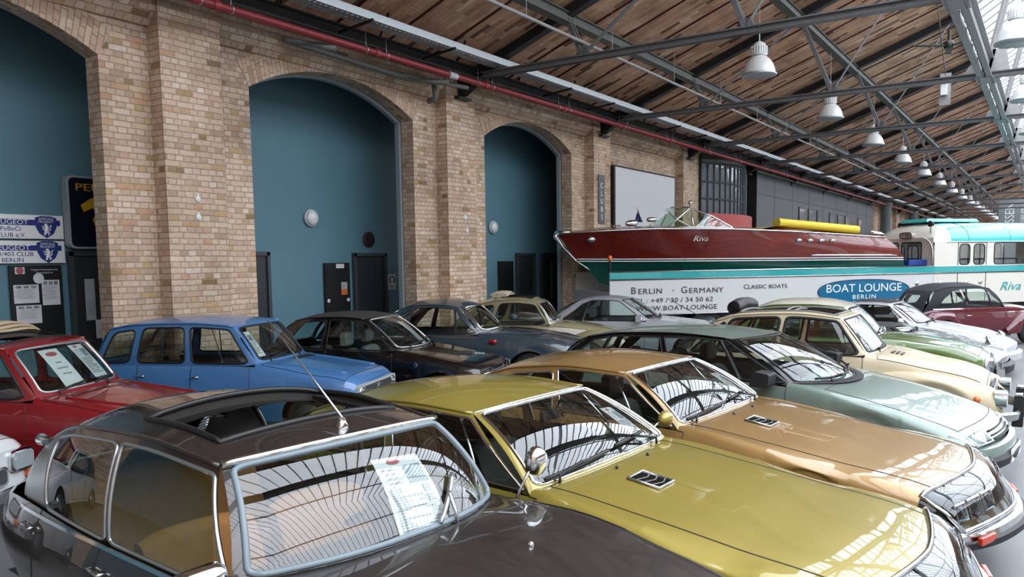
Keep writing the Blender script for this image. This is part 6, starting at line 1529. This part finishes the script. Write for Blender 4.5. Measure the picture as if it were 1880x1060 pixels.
# pale green hatchback
K = CARS['xm']; L = K['L']; B = K['B']
m_ = MB(); m_.prism(rounded([(L/2-1.98, .93), (L/2-1.80, .93), (L/2-1.78, 1.06), (L/2-1.95, 1.08)], .03), 'y', -1.13, -.93); m_.box((L/2-1.88, -.91, .98), (.10, .12, .08)); m_.build('wing_mirror', M_RUBBER, K['root'], angle=40)
m_ = MB(); m_.prism(rounded([(L/2-1.98, .93), (L/2-1.80, .93), (L/2-1.78, 1.06), (L/2-1.95, 1.08)], .03), 'y', .93, 1.13); m_.box((L/2-1.88, .91, .98), (.10, .12, .08)); m_.build('wing_mirror', M_RUBBER, K['root'], angle=40)
cw = MB(); cw.grid([[K['base_ws'](u)+Vector((.01, 0, .012)), K['base_ws'](u)+Vector((.085, 0, .004))] for u in np.linspace(-1.0, 1.0, 30)]); cw.build('black_cowl', M_RUBBER, K['root'], smooth=True)
wiper(K, -.72, .03, .15, .09, lift=.03, arm=(.2, -.02)); wiper(K, .10, .10, .74, .16, lift=.03, arm=(.72, -.02))
for sg in (-1, 1):
    for (y0, y1) in ((.74, .58), (.57, .42)):
        quadlamp(K, [nose(K, sg*y0, .525, .012), nose(K, sg*y1, .525, .012), B.pt(.10, sg*y1)+Vector((.012, 0, -.004)), B.pt(.10, sg*y0)+Vector((.012, 0, -.012))], depth=.035)
    ind = MB(); ind.add([nose(K, sg*.75, .525, .008), Vector((L/2-.30, sg*.852, .54)), Vector((L/2-.30, sg*.850, .62)), B.pt(.10, sg*.75)+Vector((.01, 0, -.01))], [(0, 1, 2, 3)]); ind.build('side_indicator', mat('pale indicator', '#b9bfc0', .15, coat=.6), K['root'])
gr = MB()
for z in (.535, .565, .60): gr.tube([nose(K, y, z, .012-(z-.535)*.9) for y in np.linspace(-.39, .39, 13)], .008, 6)
gr.build('grille_bars', M_RUBBER, K['root'], smooth=True)
bumper(K, [(0, -.10), (.05, -.09), (.07, .02), (.05, .09), (0, .10)], .78, P_XM, zc=.40, off=.02, wrap=.45)
bumper(K, [(.03, -.09), (.075, -.07), (.09, .0), (.06, .03)], .77, M_RUBBER, 'bumper_rubber', zc=.38, off=.03, wrap=.45)
plate(K, L/2+.10, 0, .37, .52, .11, M_WHITE, 'number_plate'); handle(K, 2.8, .80, .14, m=M_RUBBER)
an = MB(); p = K['coons'](.5, .30); an.tube([p, p+Vector((-.10, 0, .05)), p+Vector((-.62, 0, .30))], .004, 5); an.build('aerial', M_BLACK, K['root'])
sheet(K, 'price sheet behind the windscreen of the pale green hatchback', .70, .32, .22, .52, tilt=-.1)
em = MB(); q = K['s_ws'](-.45, .22); em.lathe([(.05, 0), (0, .002)], M=Matrix.Translation(q-Vector((.02, 0, .02))) @ Vector((.5, 0, .85)).to_track_quat('Z', 'Y').to_matrix().to_4x4(), n=20); em.build('emission_badge', mat('green badge', '#2f8a66', .5), K['root'])
for sg in (-1, 1):
    s = K['s_side'](sg); q = MB(); q.bar(s(.17, .02), s(.02+.06, .92), .03, .02); q.build('quarter_light_bar', M_RUBBER, K['root'])
# cream economy car
K = CARS['dyane']; L = K['L']; B = K['B']; PD = P_DY
for sg in (-1, 1):
    fender(K, [[.02, .46, .58, .42, .62], [.12, .44, .67, .34, .72], [.4, .48, .735, .30, .80], [.8, .52, .75, .28, .86], [1.2, .58, .75, .28, .84], [1.42, .62, .74, .28, .74]], .72, .30, sg, PD, gap=.13)
    fender(K, [[2.75, .62, .735, .30, .60], [3.0, .58, .745, .34, .74], [3.4, .54, .72, .38, .72], [3.75, .50, .64, .44, .60]], 3.12, .30, sg, PD, 'rear_wing', gap=.02)
    hb = MB(); hb.prism(rounded([(sg*.46, .52), (sg*.64, .52), (sg*.64, .70), (sg*.46, .70)], .03), 'x', L/2-.10, L/2+.015); ho = hb.build('headlight', M_CHROME, K['root'], angle=40); g = MB(); g.prism(rounded([(sg*.475, .535), (sg*.625, .535), (sg*.625, .685), (sg*.475, .685)], .025), 'x', L/2+.012, L/2+.022); g.build('lens', M_WHITE, ho)
    lm = MB(); lm.lathe([(.035, -.02), (.04, 0), (.025, .018), (0, .022)], M=Matrix.Translation((L/2-.26, sg*.71, .60)) @ Matrix.Rotation(-sg*PI/2, 4, 'X'), n=16); lm.build('indicator', M_AMBER, K['root'], smooth=True)
    ov = MB(); ov.prism(rounded([(L/2+.06, .28), (L/2+.17, .28), (L/2+.17, .62), (L/2+.08, .62)], .02), 'y', sg*.32-.045, sg*.32+.045); oo = ov.build('overrider', M_RUBBER, K['root'], angle=40); MB().box((L/2+.12, sg*.32, .635), (.08, .09, .03)).build('overrider_cap', M_CHROME, oo, bevel=.01)
gr = MB(); gr.box((L/2-.135, 0, .60), (.03, .74, .22)); go = gr.build('grille', M_BLACK, K['root']); gb = MB()
for i in range(6): gb.box((L/2-.115, 0, .51+.035*i), (.02, .72, .012))
gb.build('grille_bars', M_ALU, go)
bumper(K, [(0, -.05), (.04, -.04), (.05, .03), (.02, .05)], .58, M_ALU, zc=.42, off=.10, wrap=.35)
well(K, .12, .88, .06, .80, mat('canvas edge', '#3b3733', .8), .05, .016, mat('grey roof edge', '#6d6e6c', .5))
cr_ = MB()
for b_ in (.40, .44): cr_.tube([K['coons'](a, b_)+Vector((0, 0, -.02 if b_ < .42 else .0)) for a in np.linspace(.12, .88, 14)], .012, 6)
cr_.bar(K['coons'](.12, .06)+Vector((0, 0, .01)), K['coons'](.88, .06)+Vector((0, 0, .01)), .05, .02); cr_.build('roof_crossbar', mat('grey roof edge', '#6d6e6c'), K['root'])
rl = MB(); c0 = K['coons'](.14, .86); c1 = K['coons'](.86, .86); 
def roll(c0, c1, R, n): 
    G = []
    for t in np.linspace(0, 1, n):
        c = c0.lerp(c1, t)+Vector((0, 0, R+.03*math.sin(PI*t))); G.append([c+Vector((R*math.cos(q), 0, R*math.sin(q)))*(1+.04*math.sin(t*14+q*2)) for q in np.linspace(0, 2*PI, 17)])
    return G
rl.grid(roll(c0, c1, .085, 18)); ro_ = rl.build('rolled_canvas', mat('black canvas', '#26272a', .6), K['root'], smooth=True)
sp = MB(); c = c0+Vector((0, -.002, .085)); sp.tube([c+Vector((r*math.cos(a), 0, r*math.sin(a))) for a, r in [(i*.45, .08-.0016*i) for i in range(44)]], .007, 5); sp.build('canvas_spiral', M_BLACK, ro_)
handle(K, 2.30, .92, .10); strip_on(K, 'side_crease', mat('cream crease', '#8d8064', .5), np.linspace(1.45, 3.5, 16), .80, .008, out=.003)
wiper(K, -.5, .06, .2, .10, lift=.015); vn = MB()
for i in range(3): vn.box((L/2-1.16+.05*i, -.22, B.pt(1.16-.05*i, .22).z+.008), (.03, .20, .012))
vn.build('cowl_vent', mat('grey vent', '#5d5a55', .5), K['root'])
tag_ = MB(); q = K['s_ws'](.0, .5)
sheet(K, 'turquoise and white notice behind the windscreen of the cream economy car', -.35, .42, .5, .55, lines=0)[0].children[0].data.materials[0] = mat('turquoise card', '#3fa3a6', .5)
# small high hatchbacks
def r4_details(key, sheets, P):
    K = CARS[key]; L = K['L']; B = K['B']
    gr = MB(); gr.prism(rounded([(-.60, .50), (.60, .50), (.60, .71), (-.60, .71)], .04), 'x', L/2-.06, L/2+.012); go = gr.build('grille_surround', mat('pale grey plastic', '#a9adab', .4), K['root'], angle=40)
    gd = MB(); gd.box((L/2+.010, 0, .605), (.02, .86, .15)); gd.build('grille', M_BLACK, go); gb = MB()
    for i in range(6): gb.box((L/2+.020, 0, .545+.024*i), (.012, .86, .008))
    gb.build('grille_bars', M_ALU, go); bd = MB(); bd.prism([(0, .545), (.03, .605), (0, .665), (-.03, .605)], 'x', L/2+.02, L/2+.032); bd.build('diamond_badge', M_CHROME, go)
    for sg in (-1, 1): lamp_round(K, (L/2+.012, sg*.50, .605), .072, (1, 0, 0))
    bumper(K, [(0, -.05), (.04, -.04), (.05, .03), (.02, .05)], .66, M_ALU, zc=.40, off=.06, wrap=.3)
    handle(K, 2.04, .80, .11); handle(K, 2.80, .80, .11)
    vn = MB(); vn.grid([[B.pt(1.05+.10*j, y)+Vector((0, 0, .006)) for j in (0, 1)] for y in np.linspace(-.02, .44, 8)]) if key == 'r4blue' else vn.grid([[B.pt(1.08+.05*j, y)+Vector((0, 0, .012)) for j in (0, 1)] for y in np.linspace(-.40, .30, 10)])
    vn.build('cowl_vent', M_BLACK if key == 'r4blue' else P, K['root'])
    for sg in (-1, 1):
        c = MB(); c.tube([B.pt(d, sg*(.50-.06*(1.1-d)))+Vector((0, 0, .004)) for d in np.linspace(.2, 1.1, 12)], .012, 6); c.build('bonnet_rib', P, K['root'], smooth=True)
    wiper(K, -.55, .05, -.0, .12, lift=.015, arm=(-.1, -.03)); wiper(K, .15, .05, .66, .12, lift=.015, arm=(.35, -.03))
    for sg in (-1, 1):
        s = K['s_side'](sg); q = MB(); q.tube([s(.185, .06), s(.17, .88)], .007, 6); q.tube([s(.56, .06), s(.545, .88)], .007, 6); q.build('sliding_pane_bar', M_BLACK, K['root'])
    for q_, a in enumerate(sheets):
        t_, Q = sheet(K, *a, **(dict(lines=0) if key == 'r4red' and q_ == 0 else {}))
        if key == 'r4red' and q_ == 0:
            ex = (Q(1, .5)-Q(0, .5)); ey = (Q(.5, 1)-Q(.5, 0))
            for i, w_ in enumerate(('Soeben', 'eingetroffener', 'Neuzugang')): text('lettering', w_, .026, mat('purple grey print', '#6b5f73', .6), t_, Q(.5, .62-.15*i, .003), plane_M(ex, ey), 'CENTER', .0004)
            lo = MB(); lo.add([Q(.5+.30*math.cos(a_), .86+.06*math.sin(a_), .002) for a_ in [2*PI*i/20 for i in range(20)]], [tuple(range(20))]); lo.build('emblem', mat('sheet emblem', '#a8545a', .5), t_)
    return K
K = r4_details('r4blue', (('price sheet in the near corner of the sky blue car windscreen', -.80, .50, .32, .66),), paint('sky blue', '#4678ae'))
K = r4_details('r4red', (('white notice with red emblem, near one of two in the dark red car windscreen', -.20, .50, .44, .76), ('price sheet with a photo, far one of two in the dark red car windscreen', .55, .54, .40, .72)), paint('dark red', '#7d141c'))
canvas_fold(K, .08, .92, .33, mat('beige canvas', '#b9a78c', .8), 3, .035, .13); well(K, .10, .90, .08, .26, mat('canvas edge', '#3b3733'), .05, .012)
plate(K, K['L']/2-.60, 0, .2, .01, .01, M_CHROME, 'badge') if False else None
bd = MB(); bd.box((K['L']/2-.86, -.735, .70), (.10, .01, .05)); bd.build('wing_badge', M_CHROME, K['root']); strip_on(K, 'side_moulding', mat('dark red', '#5d1318', .5), np.linspace(.7, 3.4, 20), .60, .012)
K = CARS['r4blue']; strip_on(K, 'side_moulding', mat('blue shade moulding', '#2f5f96', .5), np.linspace(.3, 3.5, 20), .62, .010, out=.003)
# black hatchback
K = CARS['r5']; L = K['L']; B = K['B']
for sg in (-1, 1):
    quadlamp(K, [nose(K, sg*.70, .45, .03), nose(K, sg*.40, .45, .035), nose(K, sg*.40, .65, .01), nose(K, sg*.70, .65, -.0)], depth=.05)
    q = MB(); q.add([nose(K, sg*.71, .46, .025), Vector((L/2-.26, sg*.765, .48)), Vector((L/2-.26, sg*.758, .64)), nose(K, sg*.71, .65, .0)], [(0, 1, 2, 3)]); q.build('side_indicator', mat('pale indicator', '#b9bfc0'), K['root'])
gb = MB()
for i in range(4): gb.tube([nose(K, y, .50+.03*i, .012-.005*i) for y in np.linspace(-.38, .38, 9)], .007, 6)
gb.build('grille_bars', M_IRON, K['root']); bumper(K, [(0, -.10), (.06, -.08), (.07, .05), (0, .08)], .70, M_RUBBER, zc=.36, off=.03, wrap=.4)
bd = MB(); bd.prism([(L/2-1.0, .66), (L/2-.97, .70), (L/2-1.0, .74), (L/2-1.03, .70)], 'y', -.782, -.77); bd.build('diamond_badge', M_CHROME, K['root'])
wiper(K, -.6, .05, .0, .12); wiper(K, .0, .1, .6, .16, arm=(.4, -.03)); sheet(K, 'price sheet behind the windscreen of the black hatchback', .30, .42, .30, .72, tilt=-.1); handle(K, 2.3, .74, .12, m=M_RUBBER)
# dark blue fifties saloon
K = CARS['darkblue']; L = K['L']; B = K['B']
for sg in (-1, 1): lamp_round(K, nose(K, sg*.58, .64, -.02), .09, (1, sg*.1, .15)); 
wl_ = MB(); p = B.side(1.42, .84, -1); wl_.lathe([(.04, -.06), (.045, -.02), (.03, .04), (0, .08)], M=Matrix.Translation(p+Vector((0, -.02, 0))) @ Matrix.Rotation(-PI/2, 4, 'Y'), n=14); wl_.build('wing_lamp', M_RED, K['root'], smooth=True)
strip_on(K, 'waist_moulding', M_CHROME, np.linspace(1.7, 3.6, 20), .90, .018); bumper(K, [(0, -.05), (.05, -.03), (.05, .03), (0, .05)], .70, M_CHROME, zc=.42, off=.08)
gr = MB()
for i in range(5): gr.tube([nose(K, y, .50+.035*i, .02) for y in np.linspace(-.32, .32, 9)], .010, 6)
gr.build('grille_bars', M_CHROME, K['root']); c = MB(); c.tube([B.pt(d, 0)+Vector((0, 0, .008)) for d in np.linspace(.2, 1.45, 12)], .010, 6); c.build('bonnet_moulding', M_CHROME, K['root'])
c = MB(); c.tube([K['s_ws'](0, v)+Vector((.005, 0, .005)) for v in (0, .5, 1)], .008, 6); c.build('screen_bar', M_CHROME, K['root']) if False else None
for o in K['root'].children:
    if o.name.startswith('steering_wheel'): o.data.materials[0] = mat('ivory plastic', '#d9d5c4', .4)
# ochre and maroon rounded cars
K = CARS['beetle']; L = K['L']; canvas_fold(K, .16, .84, .66, mat('pale canvas', '#bdb29a', .8), 2, .04, .17); well(K, .14, .86, .12, .62, mat('canvas edge', '#3b3733'), .05, .012)
wiper(K, -.5, .06, .0, .14, m=M_ALU); wiper(K, .1, .06, .55, .14, m=M_ALU); strip_on(K, 'waist_moulding', M_ALU, np.linspace(1.5, 3.4, 20), .885, .014); handle(K, 2.52, .80, .11)
bumper(K, [(0, -.04), (.04, -.03), (.04, .03), (0, .04)], .60, M_CHROME, zc=.40, off=.12)
K = CARS['cabrio']; L = K['L']; strip_on(K, 'waist_moulding', M_CHROME, np.linspace(1.4, 3.4, 20), .90, .02); strip_on(K, 'side_moulding', M_CHROME, np.linspace(.9, 3.5, 20), .80, .02); handle(K, 2.48, .74, .13); wiper(K, -.5, .06, .0, .14, m=M_ALU)
bumper(K, [(0, -.04), (.04, -.03), (.04, .03), (0, .04)], .60, M_CHROME, zc=.40, off=.12)
# silver coupe
K = CARS['merc']; L = K['L']; B = K['B']
m_ = MB(); m_.prism(rounded([(L/2-1.92, .92), (L/2-1.82, .92), (L/2-1.80, 1.05), (L/2-1.92, 1.05)], .02), 'y', -1.06, -.88); m_.build('wing_mirror', P_SI, K['root'], angle=40)
for sg in (-1, 1): quadlamp(K, [nose(K, sg*.70, .50, .012), nose(K, sg*.42, .50, .016), nose(K, sg*.42, .63, -.01), nose(K, sg*.70, .63, -.02)])
gr = MB(); gr.box((L/2+.0, 0, .57), (.05, .70, .20)); gr.build('grille', M_CHROME, K['root'], bevel=.01); bumper(K, [(0, -.10), (.06, -.08), (.07, .05), (0, .08)], .76, P_SI, zc=.38, off=.04); wiper(K, -.3, .05, .5, .1, arm=(.1, -.03)); handle(K, 2.86, .78, .13, m=P_SI)
strip_on(K, 'rubbing_strip', mat('grey strip', '#74787c', .5), np.linspace(.5, 4.2, 24), .60, .05)
# leaf green saloon
K = CARS['green']; L = K['L']; B = K['B']
gr = MB(); gr.prism(rounded([(-.40, .46), (.40, .46), (.44, .70), (-.44, .70)], .05), 'x', L/2-.06, L/2+.03); go = gr.build('grille_surround', M_CHROME, K['root'], angle=40); gd = MB(); gd.box((L/2+.026, 0, .58), (.02, .76, .18)); gd.build('grille', M_BLACK, go); gb = MB()
for i in range(9): gb.box((L/2+.038, 0, .50+.021*i), (.012, .76, .008))
gb.build('grille_bars', M_CHROME, go)
for sg in (-1, 1): lamp_round(K, nose(K, sg*.56, .60, .0), .095, (1, sg*.08, .1), rim=.025)
for sg in (-1, 1):
    ov = MB(); ov.prism(rounded([(L/2+.08, .30), (L/2+.18, .30), (L/2+.18, .56), (L/2+.08, .56)], .02), 'y', sg*.36-.04, sg*.36+.04); ov.build('overrider', M_CHROME, K['root'], angle=40)
bumper(K, [(0, -.05), (.05, -.04), (.06, .03), (.02, .05)], .70, M_CHROME, zc=.42, off=.08); wiper(K, -.5, .06, .0, .14, m=M_ALU); wiper(K, .1, .06, .55, .14, m=M_ALU); strip_on(K, 'waist_moulding', M_CHROME, np.linspace(1.5, 3.6, 20), .86, .014); handle(K, 2.36, .80, .11)
# sports cars
for key in ('white911', 'grey'):
    K = CARS[key]; L = K['L']; B = K['B']
    for sg in (-1, 1):
        p = B.pt(.30, sg*.62); lamp_round(K, p+Vector((.05, 0, -.01)), .10, (.75, sg*.1, .6), rim=.012)
        am = MB(); q = nose(K, sg*.66, .42, .0); am.box((q.x, q.y, .42), (.05, .16, .07)); am.build('indicator', M_AMBER, K['root'], bevel=.01)
    bumper(K, [(0, -.09), (.06, -.07), (.07, .04), (0, .08)], .70, CARS[key]['root'].children[0].data.materials[0] if key == 'white911' else M_RUBBER, zc=.36, off=.02, wrap=.4)
    wiper(K, -.5, .05, .1, .10); wiper(K, .1, .05, .6, .12)
    m_ = MB(); p = B.shoulder(1.75, -1); m_.lathe([(.0, -.06), (.06, -.04), (.075, .02), (.07, .03), (0, .03)], M=Matrix.Translation(p+Vector((0, -.10, .08))) @ Matrix.Rotation(-PI/2, 4, 'Y'), n=16); m_.tube([p, p+Vector((0, -.08, .06))], .015, 6); m_.build('wing_mirror', CARS[key]['root'].children[0].data.materials[0], K['root'], smooth=True)
# white car at the left edge
K = CARS['white']; L = K['L']; B = K['B']
for sg in (-1, 1):
    hb = MB(); hb.prism(rounded([(sg*.42, .50), (sg*.70, .50), (sg*.70, .68), (sg*.42, .68)], .06), 'x', L/2-.14, L/2+.005); ho = hb.build('headlight', M_CHROME, K['root'], angle=40)
    g = MB(); g.prism(rounded([(sg*.44, .52), (sg*.68, .52), (sg*.68, .66), (sg*.44, .66)], .05), 'x', L/2+.004, L/2+.02); g.build('lens', mat('headlight lens', '#8f979b', .1, coat=1), ho, angle=40)
    am = MB(); am.box((L/2-.02, sg*.68, .455), (.06, .10, .06)); am.build('indicator', M_AMBER, K['root'], bevel=.01)
gr = MB(); gr.prism(rounded([(-.38, .42), (.38, .42), (.38, .58), (-.38, .58)], .05), 'x', L/2-.05, L/2+.012); go = gr.build('grille_surround', M_CHROME, K['root'], angle=40); MB().prism(rounded([(-.36, .44), (.36, .44), (.36, .56), (-.36, .56)], .04), 'x', L/2+.008, L/2+.016).build('grille', mat('grille mesh', '#3d4145', .4), go)
bumper(K, [(0, -.05), (.05, -.04), (.06, .03), (.02, .05)], .70, M_CHROME, zc=.36, off=.04, wrap=.4)
